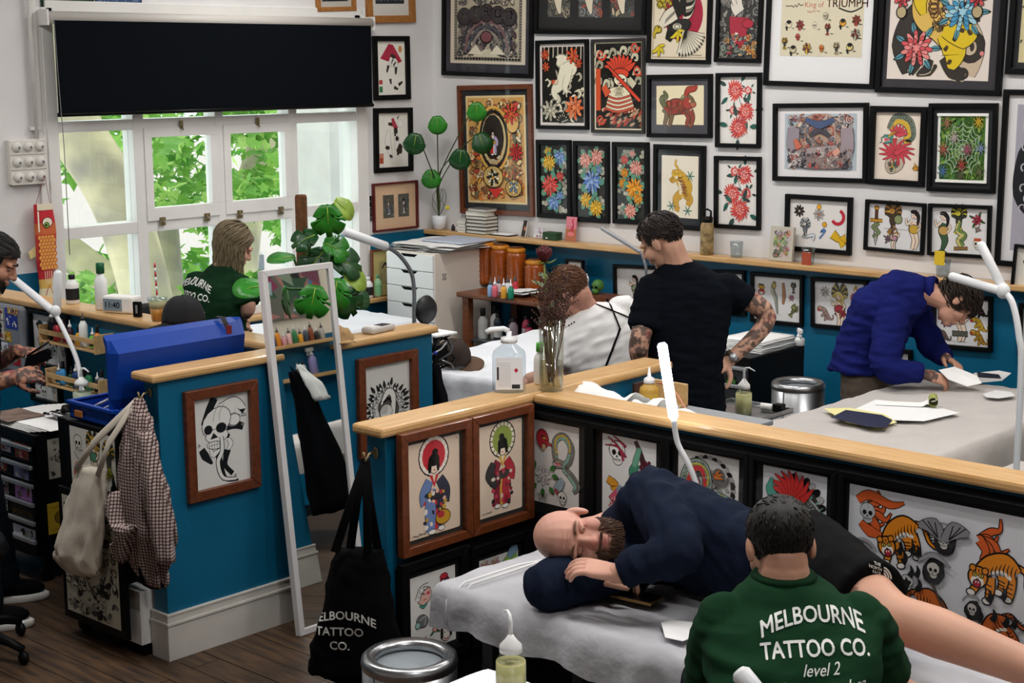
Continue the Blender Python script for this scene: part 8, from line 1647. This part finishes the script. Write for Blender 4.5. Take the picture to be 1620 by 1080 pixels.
def man_left():
 up=Vector((0,0,1));D=6.95;fw=CR*.95+CF*.25;fw.z=0;fw.normalize();R_=fw.cross(up).normalized();pel=PD(-56,690,D);nk=PD(-34,465,D)
 T=person('dark-haired man in black at the left edge, looking at his phone',(pel.x,pel.y,0))
 rings=[(pel,R_,fw,.17,.13),(PD(-54,620,D),R_,fw,.16,.125),(PD(-52,545,D),R_,fw,.185,.125),(PD(-48,500,D),R_,fw,.18,.11),(PD(-40,478,D),R_,fw,.1,.075),(nk,R_,fw,.064,.062)]
 c8=PD(-48,505,D);sn,sf=c8+R_*.18,c8-R_*.18;en,wn=PD(-45,605,D-.16),PD(20,597,D-.1);ef,wf=PD(-40,585,D+.2),PD(28,556,D+.06)
 b=MB();ring_loft(b,[(c,r,f,a*.92,d*.92)for c,r,f,a,d in rings]);limb(b,[sn,en,wn],[.055,.05,.036]);limb(b,[sf,ef,wf],[.055,.046,.034])
 for s_ in(-1,1):limb(b,[pel+R_*(.09*s_),pel+R_*(.1*s_)-up*.42,Vector((pel.x,pel.y,.06))+R_*(.11*s_)],[.09,.065,.045])
 v,n,f=fuse(b,.009,5);M=head_frame(PD(-8,412,D),fw*.85-up*.5-CF*.15,up*.9+fw*.4)
 tt_=lambda p:1.0 if(Vector(p)-wn).length<.3 and(Vector(p)-sn).length>.2 else(.8 if(Vector(p)-wf).length<.2 else 0)
 sc=skin_col('#a9765e',tt_,21);hv,hn,hf=head_parts(M,nk);h1=hand_parts(wn,PD(62,590,D-.06)-wn,-CF*.9+up*.4,-1,1.05,(.5,.7,.5),.06);h2=hand_parts(wf,PD(60,560,D)-wf,up*.8-CF*.3,1,1,(.4,.6,.4),.06)
 body(T,[(v,f,sc),(hv,hf,skin_col('#b07e66')),(h1[0],h1[2],sc),(h2[0],h2[2],sc)]);eyes(M,T,brow='#1c1412')
 g=MB();ring_loft(g,[(PD(-54,730,D),R_,fw,.19,.15)]+[(c,r,f,a+.016,d+.016)for c,r,f,a,d in rings[:5]]+[(nk,R_,fw,.07,.068)]);limb(g,[sn,sn.lerp(en,.8)],[.075,.08],ball=False);limb(g,[sf,sf.lerp(ef,.8)],[.075,.08],ball=False);g.ell(sn,(.073,)*3);g.ell(sf,(.073,)*3)
 garment(T,'shirt',g,.010,BLK,.008,7,22,(0,0,1),5)
 tr_=MB();ring_loft(tr_,[(pel-up*.1,R_,fw,.175,.14),(pel+up*.05,R_,fw,.176,.138)])
 f1,f2=at(6,925,Z=.08),at(-22,968,Z=.08)
 for s_,ft in((-1,f1),(1,f2)):limb(tr_,[pel+R_*(.09*s_)-up*.04,(pel+R_*(.09*s_)).lerp(Vector((ft.x,ft.y,.1)),.5),Vector((ft.x,ft.y,.1))],[.12,.09,.075])
 garment(T,'trousers',tr_,.012,BLK,.007,8,24,(0,0,1))
 for ft in(f1,f2):
  c=Vector((ft.x,ft.y,0))+fw*.06;m_=head_frame(c+up*.028,fw,up);m2=head_frame(c,fw,up)
  obj('shoe_upper',MB().ell((-.01,0,.03),(.13,.046,.045),16,10,None,m_),BLACKM,T,world=True);sl_=MB();sl_.lathe([(.046,.0),(.05,.006),(.05,.03),(.046,.036),(0,.036)],24,M=m2,sx=2.75);obj('shoe_sole',sl_,pcol('#d8d6d0',.6),T,world=True)
 hair(T,M,'#14100f',n=520,L=.07,lift=.006,r=.0045,flow=(-1,0,-.35),seed=25,jitter=.12,shell=.007)
 bd_=MB()
 for i in range(220):
  rr_=random.Random(i);a,z=(rr_.random()-.5)*2.2,-.055-.055*rr_.random();p=Vector((.03+.062*math.cos(a),.058*math.sin(a),z));bd_.tube([M@p,M@(p+Vector((.006*math.cos(a),.006*math.sin(a),-.014)))],[.0025,.0006],4,cap=False)
 obj('beard',bd_,mat('hair_beard_black','#17110f',.7),T,world=True)
 pn=thing('smartphone','dark phone held by the man at the left edge','phone',PD(62,566,D-.05));Mx=head_frame((0,0,0),CR*.9+up*.35-CF*.2,up*.7-CF*.6-CR*.4);obj('case',MB().box(-.075,.075,-.036,.036,-.005,.005,None,Mx),BLACK,pn,bevel=.004);obj('screen',MB().box(-.07,.07,-.033,.033,.005,.0065,None,Mx),mat('phone_glass','#08080a',.08),pn)
 pe=thing('black_pen','black pen held above the phone at the left edge','pen',PD(60,552,D-.02));d_=(CR*.7+up*.45).normalized();obj('barrel',MB().tube([-d_*.06,d_*.06],.005,8),BLACK,pe);obj('tip',MB().tube([-d_*.06,-d_*.075],[.004,.001],8),SILV,pe)
man_left()
def client():
 up=Vector((0,0,1));X_=Vector((1,0,0));Yv=Vector((0,1,0));T=person('bald bearded man in navy sweatshirt and shorts lying on the bed',(-2.6,3.7,.78))
 nk=Vector((-2.985,3.70,.955));cs=Vector((-2.90,3.75,.975));ch=Vector((-2.76,3.79,.965));wa=Vector((-2.56,3.80,.935));pel=Vector((-2.36,3.80,.94))
 dn=Vector((0,.2,-.98)).normalized()
 rings=[(nk,dn,Yv,.07,.065),(nk.lerp(cs,.5),dn,Yv,.1,.08),(cs,dn,Yv,.165,.105),(ch,dn,Yv,.16,.115),(wa,dn,Yv,.135,.11),(pel,dn,Yv,.15,.12)]
 sL,sR=Vector((-2.875,3.75,1.08)),Vector((-2.90,3.68,.87));eL=Vector((-2.63,3.55,1.0));wL=PD(975,907,4.60);eR=PD(868,925,4.72);wR=PD(940,915,4.78)
 b=MB();ring_loft(b,[(c,r,f,a*.9,d*.9)for c,r,f,a,d in rings]);limb(b,[sL,eL,wL],[.058,.048,.032]);limb(b,[sR,eR,wR],[.058,.05,.035])
 kU,aU=Vector((-1.93,3.55,.975)),Vector((-1.50,3.60,.90));hipU=pel+Vector((.02,-.02,.07));kL,aL=Vector((-1.97,3.36,.865)),Vector((-1.58,3.28,.85));hipL=pel+Vector((.02,0,-.08))
 limb(b,[hipU,hipU.lerp(kU,.55),kU,kU.lerp(aU,.3),aU],[.1,.088,.062,.066,.042],16);limb(b,[hipL,hipL.lerp(kL,.55),kL,kL.lerp(aL,.3),aL],[.09,.082,.06,.062,.042],16);limb(b,[aU,aU+Vector((.05,-.05,0)),aU+Vector((.16,-.08,-.01))],[.04,.042,.03]);limb(b,[aL,aL+Vector((.05,-.04,0)),aL+Vector((.15,-.08,-.01))],[.04,.042,.03])
 v,n,f=fuse(b,.008,5)
 hc=PD(908,850,4.80);M=head_frame(hc,-CF*.95+CR*.22+CU*.04,-CR*.97+CU*.08)
 sc=skin_col('#cb9a82',lambda p:.7 if(Vector(p)-Vector((-2.07,3.5,1.03))).length<.06 else 0,31)
 mouth=M@Vector((.1,0,-.066));hv,hn,hf=head_parts(M,nk,1.03,.0038,.062)
 hcol=skin_col('#c99684',None,33,[(mouth,.028,'#9a4644',.9),(M@Vector((.12,0,-.035)),.03,'#c8665c',.35),(M@Vector((.07,.05,-.03)),.04,'#c8706a',.35),(M@Vector((0,0,.1)),.1,'#cf9c8a',.3)])
 h1=hand_parts(wL,PD(915,894,4.62)-wL,-CF*.45+CU*.85,-1,1.0,(.25,.45,.35),.05,(.8,.5,-.3));h2=hand_parts(wR,CR*.7+CU*.1,CU,-1,1.0)
 body(T,[(v,f,sc),(hv,hf,hcol),(h1[0],h1[2],skin_col('#cf9c88')),(h2[0],h2[2],sc)]);eyes(M,T,1.03,brow='#6a4a36')
 for k,z in enumerate((.045,.058)):obj('brow_furrow',MB().tube([M@Vector((.0915-.0025*z*20-.0035*j*j*.5,.014*j,z))for j in(-2,-1,0,1,2)],.0007,5),mat('furrow_skin','#b57f6d',.6),T,world=True)
 for i,(nm,col,cnt)in enumerate((('beard','#5a4030',620),)):
  bd_=MB();R=random.Random(5)
  for _ in range(cnt):
   a=(R.random()-.5)*3.0;z=-.045-.075*R.random()
   if abs(a)<.5 and z>-.084:continue
   k=1.0 if z>-.085 else 1-(abs(z)-.085)*5;p=Vector((.026+.068*math.cos(a)*k,.0625*math.sin(a)*k,z))
   bd_.tube([M@(p*1.03),M@((p+Vector((.008*math.cos(a),.006*math.sin(a),-.014)))*1.03)],[.0032,.0008],4,cap=False)
  for s_ in range(80):y=(R.random()-.5)*.05;p=Vector((.1-.2*y*y*8,y,-.05));bd_.tube([M@(p*1.03),M@((p+Vector((.002,y*.2,-.008)))*1.03)],[.0022,.0006],4,cap=False)
  obj(nm,bd_,mat('hair_'+col.strip('#'),col,.75,noise=.4,nscale=60),T,world=True)
 g=MB();ring_loft(g,[(nk+X_*.0,dn,Yv,.078,.072)]+[(c,r,f,a+.018,d+.018)for c,r,f,a,d in rings[1:5]]+[(pel+X_*.05,dn,Yv,.175,.145)])
 limb(g,[sL,sL.lerp(eL,.5)+up*.02,eL,eL.lerp(wL,.55),wL.lerp(eL,.1)],[.09,.08,.072,.058,.045],ball=False);limb(g,[sR,sR.lerp(eR,.5),eR,wR],[.085,.078,.075,.06],ball=True);g.ell(sL,(.09,)*3);g.ell(eL,(.072,)*3);g.ell(eR,(.075,)*3)
 garment(T,'sweatshirt',g,.009,NAVY,.011,7,41,(.8,.2,.6),4)
 q,d_=wL.lerp(eL,.12),(wL-eL).normalized();obj('cuff',MB().tube([q-d_*.035,q+d_*.012],[.047,.041],16),NAVY,T,world=True);ax=(nk-cs).normalized();obj('collar',MB().lathe([(.072,-.03),(.078,0),(.068,.018),(.062,.0)],24,M=head_frame(nk+Vector((.02,0,.0)),dn,ax)),NAVY,T,world=True)
 s2=MB();ring_loft(s2,[(pel-X_*.1,dn,Yv,.158,.13),(pel+X_*.04,dn,Yv,.17,.14)]);limb(s2,[hipU,hipU.lerp(kU,.45),hipU.lerp(kU,.78)],[.118,.112,.108],16,False);limb(s2,[hipL,hipL.lerp(kL,.72)],[.108,.1],16,False);s2.ell(hipU,(.118,)*3);s2.ell(hipL,(.105,)*3)
 o,bv=garment(T,'shorts',s2,.009,SHORT,.007,8,43,None,4)
 lg=PD(1338,868,4.6);P0=lg;R_=(CR*.93-CU*.35).normalized()
 def put(pts,nm='logo'):
  out=[]
  for x,y in pts:
   q=P0+R_*x+CU*y;h=bv.ray_cast(q-CF*.6,CF,1.5);out.append((h[0]if h[0]is not None else q)-CF*.003)
  obj(nm,MB().add(out,[tuple(range(len(out)))]),TXTW,T,world=True)
 for k in range(3):r0,r1=.006+.008*k,.011+.008*k;put([(.014+r0*math.sin(t),-.014+r0*math.cos(t))for t in np.linspace(0,PI/2,6)]+[(.014+r1*math.sin(t),-.014+r1*math.cos(t))for t in np.linspace(PI/2,0,6)])
 shirt_text(T,bv,[('THE',.0115,-.006,.010,0,0,.03),('NORTH',.0115,-.012,-.002,0,0,.03),('FACE',.0115,-.008,-.014,0,0,.03)],P0,R_,CU,CF,TXTW)
client()
def artist():
 up=Vector((0,0,1));D=3.72;fw=Vector((CF.x,CF.y,0)).normalized();R_=Vector((CR.x,CR.y,0)).normalized();nk=PD(1240,912,D);pel=PD(1255,1185,D-.12);T=person('dark-haired tattooist in green T-shirt seated with his back to the camera',(pel.x,pel.y,0))
 def rg(px,py,d,a,b):return(PD(px,py,d),R_,fw,a,b)
 rings=[(pel,R_,fw,.18,.14),rg(1250,1110,D-.09,.172,.13),rg(1252,1030,D-.05,.19,.13),rg(1254,978,D-.01,.185,.115),rg(1246,938,D,.10,.08),(nk,R_,fw,.066,.064)]
 c8=PD(1254,986,D);sl,sr=c8-R_*.158,c8+R_*.158;el,er=PD(1132,1100,D+.1),PD(1392,1085,D+.14);wl,wr=PD(1160,1095,D+.36),PD(1380,1070,D+.38)
 b=MB();ring_loft(b,[(c,r,f,a*.92,d*.92)for c,r,f,a,d in rings]);limb(b,[sl,el,wl],[.055,.046,.03]);limb(b,[sr,er,wr],[.055,.046,.03])
 for s_ in(-1,1):limb(b,[pel+R_*(.1*s_),pel+R_*(.13*s_)+fw*.4,Vector((pel.x,pel.y,.05))+fw*.36+R_*(.15*s_)],[.095,.068,.045])
 v,n,f=fuse(b,.008,5);M=head_frame(PD(1234,862,D+.03),fw*.9-up*.45-R_*.1,up*.9+fw*.45-R_*.06)
 hv,hn,hf=head_parts(M,nk,.95,nr=.056);h1=hand_parts(wl,fw+R_*.3,up,-1);h2=hand_parts(wr,fw*.8-R_*.4,up,1);sc=skin_col('#b98468',None,51)
 body(T,[(v,f,sc),(hv,hf,skin_col('#c8957c')),(h1[0],h1[2],sc),(h2[0],h2[2],sc)])
 g=MB();ring_loft(g,[(c,r,f,a+.018,d+.018)for c,r,f,a,d in rings[:5]]+[(nk,R_,fw,.074,.072)]);limb(g,[sl,sl.lerp(el,.8)],[.076,.086],ball=False);limb(g,[sr,sr.lerp(er,.8)],[.076,.086],ball=False);g.ell(sl,(.074,)*3);g.ell(sr,(.074,)*3)
 o,bv=garment(T,'shirt',g,.008,mat('bottle_green_cotton_light','#193b25',.95,spec=.1,bump=.25,bscale=260,noise=.12,nscale=7),.009,6,52,(0,0,1),5);shirt_text(T,bv,MELB,PD(1271,954,D),R_,CU*1-CF*0,fw,TXTW,.003)
 tr_=MB();ring_loft(tr_,[(pel-up*.08,R_,fw,.185,.15),(pel+up*.08,R_,fw,.19,.15)])
 for s_ in(-1,1):limb(tr_,[pel+R_*(.1*s_)-up*.02,pel+R_*(.13*s_)+fw*.4,Vector((pel.x,pel.y,.05))+fw*.36+R_*(.15*s_)],[.115,.085,.07])
 garment(T,'trousers',tr_,.012,DENIM,.006,8,54)
 hair(T,M,'#15110f',n=1100,L=.02,lift=.004,r=.0028,s=.955,shell=.005,seed=55,flow=lambda p:(.1,p.y*5,-.8 if p.z<.08 else.1),jitter=.35,cond=lambda p:p.z>-.058+max(0,p.x+.02)*1.1)
 obj('collar',MB().lathe([(.074,-.012),(.079,.0),(.072,.008)],28,M=head_frame(nk+up*.004,fw,up*.95+fw*.1)),GREEN,T,world=True)
artist()
# ================================================================== HANGING CLOTH, BAGS, THE RIGHT WALL, OUTSIDE
def cloth_loft(rows,n=40,amp=.02,folds=7,seed=0,fine=.006):
 """rows: (centre, half-width vector, half-depth vector, fold depth)"""
 m=MB();vs=[]
 for j,(c,w,d,k)in enumerate(rows):
  c,w,d=Vector(c),Vector(w),Vector(d)
  for i in range(n):
   t=2*PI*i/n;f=1+k*(math.sin(folds*t+seed+.25*j)*.6+.5*nz(math.cos(t)*2+seed,math.sin(t)*2,j*.35));vs.append(c+w*(math.cos(t)*f)+d*(math.sin(t)*f)+Vector((nz(i*.4,j*.5,seed),nz(i*.4,j*.5,seed+3),nz(i*.4,j*.5,seed+7)))*fine*2)
 fs=[(j*n+i,j*n+(i+1)%n,(j+1)*n+(i+1)%n,(j+1)*n+i)for j in range(len(rows)-1)for i in range(n)]+[tuple(range(n-1,-1,-1)),tuple((len(rows)-1)*n+i for i in range(n))]
 return m.add(vs,fs,None,True)
def dense(rows,k=3):
 out=[]
 for a,b in zip(rows,rows[1:]):
  for i in range(k):u=i/k;out.append(tuple(Vector(p).lerp(Vector(q),u)for p,q in zip(a[:3],b[:3]))+(a[3]+(b[3]-a[3])*u,))
 return out+[rows[-1]]
def coat_hook(label,p,d):
 T=thing('coat_hook',label,'hook',p);d=Vector(d);obj('plate',MB().ell((0,0,0),(.012,.005,.022),10,6),BR,T);obj('prong',MB().tube([(0,0,.01),d*.03+Vector((0,0,0)),d*.05+Vector((0,0,-.02)),d*.055+Vector((0,0,.012))],.005,8),BR,T);return T
coat_hook('brass hook holding the checked shirt and canvas tote',(-5.228,3.53,1.115),(0,-1,0));coat_hook('brass hook holding the black tote bag',(-3.865,3.5,1.10),(0,-1,0))
pl=mat('checked_cotton','#a89690',.9,bump=.2,bscale=200);t_=pl.node_tree;b_=t_.nodes['Principled BSDF'];tc=t_.nodes.new('ShaderNodeTexCoord');prev=None
for ax_ in((0,0,1),(.8,.6,0)):
 vm=t_.nodes.new('ShaderNodeVectorMath');vm.operation='DOT_PRODUCT';vm.inputs[1].default_value=ax_;t_.links.new(tc.outputs['Object'],vm.inputs[0])
 m1=t_.nodes.new('ShaderNodeMath');m1.operation='MULTIPLY';m1.inputs[1].default_value=75;t_.links.new(vm.outputs['Value'],m1.inputs[0])
 m2=t_.nodes.new('ShaderNodeMath');m2.operation='FRACT';t_.links.new(m1.outputs[0],m2.inputs[0]);m3=t_.nodes.new('ShaderNodeMath');m3.operation='LESS_THAN';m3.inputs[1].default_value=.36;t_.links.new(m2.outputs[0],m3.inputs[0])
 mm=t_.nodes.new('ShaderNodeMixRGB');mm.blend_type='MULTIPLY';mm.inputs[2].default_value=(.22,.16,.16,1);t_.links.new(m3.outputs[0],mm.inputs[0])
 if prev:t_.links.new(prev,mm.inputs[1])
 else:mm.inputs[1].default_value=(*lin('#b3a29c'),1)
 prev=mm.outputs[0]
t_.links.new(prev,b_.inputs['Base Color'])
cs_=thing('checked_shirt','pink and brown small-checked shirt hanging from the partition end','shirt',(-5.2,3.44,.36))
obj('body',cloth_loft(dense([((-5.225,3.475,1.1),(.02,0,0),(0,.015,0),.1),((-5.215,3.46,1.03),(.065,0,0),(0,.035,0),.2),((-5.20,3.45,.9),(.1,.0,0),(0,.05,0),.22),((-5.165,3.44,.72),(.15,0,0),(0,.055,0),.25),((-5.15,3.44,.58),(.165,0,0),(0,.055,0),.25),((-5.17,3.445,.45),(.12,0,0),(0,.045,0),.25),((-5.13,3.45,.36),(.06,0,0),(0,.03,0),.2)],4),64,folds=8,seed=2),pl,cs_,world=True)
obj('sleeve',cloth_loft(dense([((-5.1,3.41,1.0),(.03,0,0),(0,.025,0),.15),((-5.05,3.40,.82),(.05,0,0),(0,.04,0),.2),((-5.0,3.40,.62),(.05,0,0),(0,.04,0),.2),((-4.98,3.40,.50),(.042,0,0),(0,.035,0),.1)],4),28,folds=4,seed=5),pl,cs_,world=True)
obj('knotted_sleeve',cloth_loft(dense([((-5.30,3.40,.72),(.04,0,.02),(0,.03,0),.2),((-5.27,3.38,.62),(.05,0,-.02),(0,.045,0),.25),((-5.19,3.375,.58),(.05,0,.04),(0,.045,0),.25),((-5.24,3.37,.52),(.05,0,0),(0,.04,0),.2),((-5.26,3.38,.45),(.03,0,0),(0,.03,0),.1)],4),28,folds=5,seed=8),pl,cs_,world=True)
CAN=mat('natural_canvas','#cfc6b6',.9,bump=.35,bscale=220,noise=.08,nscale=10)
tw_=thing('canvas_tote_bag','cream canvas tote bag hanging beside the checked shirt','tote bag',(-5.55,3.41,.33))
obj('bag',cloth_loft(dense([((-5.44,3.385,.80),(.10,0,.01),(0,.02,0),.06),((-5.47,3.38,.70),(.12,0,0),(0,.03,0),.06),((-5.52,3.375,.55),(.14,0,0),(0,.04,0),.06),((-5.57,3.37,.42),(.16,0,0),(0,.05,0),.05),((-5.585,3.372,.36),(.155,0,-.01),(0,.045,0),.04),((-5.585,3.375,.33),(.10,0,0),(0,.03,0),.02)],4),44,folds=3,seed=4),CAN,tw_,world=True)
for a,b in((-5.53,-5.25),(-5.37,-5.235)):obj('strap',MB().tube([(a,3.36,.78),((a+b)/2-.02,3.39,.92),(b,3.44,1.06),(-5.228,3.47,1.095)],.016,8,flat=.22,up=(0,1,0)),CAN,tw_,world=True)
DC=mat('black_coat_cloth','#0b0c10',.95,spec=.1)
for lb,rows in(('black coat hanging behind the checked shirt',[((-5.24,3.49,1.06),(.03,0,0),(0,.02,0),.1),((-5.3,3.455,.8),(.11,0,0),(0,.03,0),.15),((-5.27,3.455,.55),(.14,0,0),(0,.035,0),.15),((-5.2,3.45,.37),(.13,0,0),(0,.03,0),.15),((-5.17,3.46,.34),(.05,0,0),(0,.02,0),.1)]),('dark coat hanging on the far end of the left partition',[((-5.23,5.12,1.0),(.02,0,0),(0,.02,0),.1),((-5.22,5.13,.85),(.05,0,0),(0,.035,0),.2),((-5.2,5.14,.55),(.09,0,0),(0,.05,0),.25),((-5.2,5.14,.3),(.1,0,0),(0,.055,0),.25)]),('black coat on the far end of the middle partition, seen in the mirror',[((-3.93,5.12,1.1),(.02,0,0),(0,.02,0),.1),((-3.95,5.15,.95),(.06,0,0),(0,.05,0),.2),((-3.95,5.2,.65),(.08,.02,0),(0,.12,0),.2),((-3.95,5.22,.35),(.09,.02,0),(0,.14,0),.2)])):
 T=thing('hanging_coat',lb,'coat',(rows[-1][0][0],rows[-1][0][1],rows[-1][0][2]),group='dark coats on the partitions');obj('body',cloth_loft(dense(rows,5),36,folds=5,seed=len(lb)),DC,T,world=True);obj('hanging_loop',MB().tube([Vector(rows[0][0]),Vector(rows[0][0])+Vector((0,-.01,.03)),Vector(rows[0][0])+Vector((0,.01,.0))],.003,5),DC,T,world=True)
wc=thing('white_cloth','white cloth draped over the coat seen in the mirror','cloth',(-3.99,5.16,.9));obj('fold',cloth_loft(dense([((-3.985,5.12,1.13),(.01,0,0),(0,.012,0),.1),((-4.02,5.17,1.02),(.02,0,0),(0,.05,0),.2),((-4.03,5.2,.93),(.02,0,0),(0,.05,0),.2)],4),24,folds=3),PAPER,wc,world=True);obj('edge',MB().tube([(-4.03,5.15,.93),(-4.035,5.25,.94)],.004,6),PAPER,wc,world=True)
bt=thing('black_tote_bag','black tote bag with white arched lettering hanging on the partition end','tote bag',(-3.89,3.42,.3));BTM=mat('black_canvas','#0a0a0b',.95,spec=.1,bump=.3,bscale=220)
W_=Vector((CR.x,CR.y,0)).normalized()*.8+Vector((.2,0,0));Dv=Vector((-.5,.85,0))
rows=dense([((-3.872,3.425,.775),W_*.085,Dv*.035,.12),((-3.885,3.42,.70),W_*.105,Dv*.05,.08),((-3.885,3.42,.56),W_*.13,Dv*.055,.05),((-3.89,3.42,.42),W_*.17,Dv*.055,.04),((-3.89,3.42,.33),W_*.185,Dv*.05,.03),((-3.885,3.42,.30),W_*.12,Dv*.03,.02)],5)
mb_=cloth_loft(rows,44,folds=3,seed=6);bv_=BVHTree.FromPolygons([tuple(p)for p in mb_.v],mb_.f);obj('bag',mb_,BTM,bt,world=True)
for i,(a,z)in enumerate(((-.07,0),(-.03,.0),(.05,0),(.07,0))):obj('strap',MB().tube([Vector((-3.872,3.41,.775))+W_*a+Dv*(.02 if i%2 else-.03),Vector((-3.868,3.43,.95))+W_*a*.45,Vector((-3.866,3.455,1.085))],.015,8,flat=.2,up=(.6,-.8,0)),BTM,bt,world=True)
shirt_text(bt,bv_,[('MELBOURNE',.041,-.005,.0,2.2,0,.02),('TATTOO',.041,-.015,-.058,.4,0,.02),('CO.',.041,-.015,-.108,0,0,.02)],PD(556,958,5.62),CR,CU,CF,TXTW,.004)
def rshelf(n,z,y0,y1):return struct('trim_%d'%n,MB().box(XR-.12,XR-.004,y0,y1,z-.03,z),CAPY,bevel=.006)
rshelf(11,1.26,6.4,8.06);rshelf(12,1.0,6.4,8.06)
for i,c in enumerate(['#b8b4b0','#c8c4bc','#c2342c','#e0902a','#3a6ab0','#e08a2a','#d8a0a8','#e0b4b0','#2a7a4a','#e0a030','#3a4a5a','#8a4a2a','#2a2c30','#b0aca4']):
 bottle(('grey','putty','red','orange','blue','tangerine','pink','blush','green','gold','slate','russet','black','stone')[i]+' ink bottle on the upper right-wall shelf',(XR-.06,7.25+.055*i,1.261),.021,.11+.02*(i%3),c,'#2a2a2e' if i%2 else '#d8d8d4','spout',None,group='ink bottles on the right-wall shelf',caph=.04)
bottle('violet trigger spray bottle on the lower right-wall shelf',(XR-.06,7.82,1.001),.035,.21,'#8a84b4','#e0dcd6','spray',None,name='spray_bottle',caph=.06,rz=PI/2);bottle('white nozzle bottle on the lower right-wall shelf',(XR-.06,7.72,1.001),.022,.14,'#d8d6d2','#2c2c30','spout',None,caph=.05);bottle('dark nozzle bottle on the lower right-wall shelf',(XR-.06,7.66,1.001),.022,.11,'#3c3c40','#c8c8c8','spout',None,caph=.05)
cn=thing('abstract_canvas','angular multicoloured canvas on the right wall, seen in the mirror','painting',(XR,7.75,1.46));obj('stretcher',MB().box(XR-.03,XR,7.44,8.06,1.46,2.1),BLACKM,cn,world=True)
def d_cub(a):
 for i in range(46):x,y,r=a.R.random(),a.R.random(),.1+.12*a.R.random();t=a.R.random()*6;a.poly([(min(1,max(0,x+r*math.cos(t+k))),min(1,max(0,y+r*math.sin(t+k))))for k in(0,1.7,3.6)],a.R.choice(['#b07a74','#8a9a84','#5a7a9a','#7a4a5a','#2a2a2c','#b8b0a0','#3a5a44','#a84a4a','#9ab4b8','#8a3a5a']))
decal(cn,'paint',(XR-.0305,8.06,1.46),(0,-1,0),(0,0,1),.62,.64,d_cub,'#6a6a60',4)
BARK=mat('plane_tree_bark','#cdc19a',.85,col2='#857e73',nscale=2.6,detail=2,bump=.3,bscale=20)
LFM=bpy.data.materials.new('plane_tree_leaf');LFM.use_nodes=True;q_=LFM.node_tree;q_.nodes.clear();o_=q_.nodes.new('ShaderNodeOutputMaterial');mx_=q_.nodes.new('ShaderNodeMixShader');mx_.inputs[0].default_value=.5
for i,ty in enumerate(('ShaderNodeBsdfDiffuse','ShaderNodeBsdfTranslucent')):s_=q_.nodes.new(ty);va=q_.nodes.new('ShaderNodeVertexColor');va.layer_name='Col';q_.links.new(va.outputs[0],s_.inputs[0]);q_.links.new(s_.outputs[0],mx_.inputs[1+i])
q_.links.new(mx_.outputs[0],o_.inputs[0])
def tree(label,limbs,box,n,seed):
 p0=limbs[0][0][-1];T=thing('plane_tree',label,'tree',(p0.x,p0.y,p0.z),group='plane trees outside the window');R=random.Random(seed)
 for pts,r in limbs:obj('trunk',MB().tube([tuple(p)for p in catmull(pts,6)],list(np.interp(np.linspace(0,1,6*(len(pts)-1)+1),[0,1],r)),14),BARK,T,world=True)
 m=MB();x0,x1,y0,y1,d0,d1=box
 cl=[(x0+(x1-x0)*R.random(),y0+(y1-y0)*R.random(),d0+(d1-d0)*R.random())for _ in range(n//26)]
 for i in range(n):
  c=cl[i%len(cl)];p=PD(c[0]+60*(R.random()-.5),c[1]+50*(R.random()-.5),c[2]+.8*(R.random()-.5));s=.05+.06*R.random();e=Euler((R.random()*2.2-1.1,R.random()*2.2-1.1,R.random()*6.3)).to_matrix().to_4x4();e.translation=p
  vs=[(0,0,0)]+[((1.0 if k%2==0 else.55)*s*math.sin(2*PI*k/10),(1.0 if k%2==0 else.55)*s*math.cos(2*PI*k/10),.12*s*(k%2))for k in range(10)]
  g=R.random();m.add(vs,[(0,k+1,(k+1)%10+1)for k in range(10)],('#6fa046','#8dbb5e','#558a3a','#b0d078','#7fae5e')[int(g*5)],False,e)
 tag(obj('foliage',m,LFM,T,world=True),kind='stuff')
tree('thick mottled plane tree leaning across the left window panes',[([PD(60,40,12),PD(112,190,12),PD(172,290,12),PD(205,370,12),PD(236,500,12),PD(250,700,12)],[.22,.19])],(-80,330,140,520,12.4,15),1250,5)
tree('plane tree with a slanting limb low in the left panes',[([PD(40,340,13),PD(105,395,13),PD(170,445,13),PD(250,500,13),PD(300,700,13)],[.13,.17]),([PD(262,330,14),PD(268,420,14),PD(275,520,14),PD(280,700,14)],[.1,.13])],(150,480,120,330,13.5,17),950,6)
tree('pale-barked tree behind the middle and right window panes',[([PD(436,100,16),PD(418,220,16),PD(398,300,16),PD(380,420,16),PD(370,700,16)],[.14,.2])],(330,640,130,520,13,18),1200,8)
pc_=at(522,250,X=-9.3);pd_=at(600,250,X=-9.3);struct('wall_outer_pier',MB().box(-9.7,-9.3,pc_.y,pd_.y,-4,6),mat('pale_render','#cfcbc6',.8,noise=.08,nscale=6))
bu=thing('far_building','pale building across the street glimpsed through the leaves','building',(-24,16,-8));obj('wall',MB().box(-26,-24,6,34,-8,1.0),mat('far_wall','#bfb4b0',.85),bu,world=True)
for i in range(8):w_=obj('window',MB().box(-24,-23.95,7.5+3.2*i,9.3+3.2*i,-3.4,-1.2),mat('far_pane','#5a6066',.2),bu,world=True)
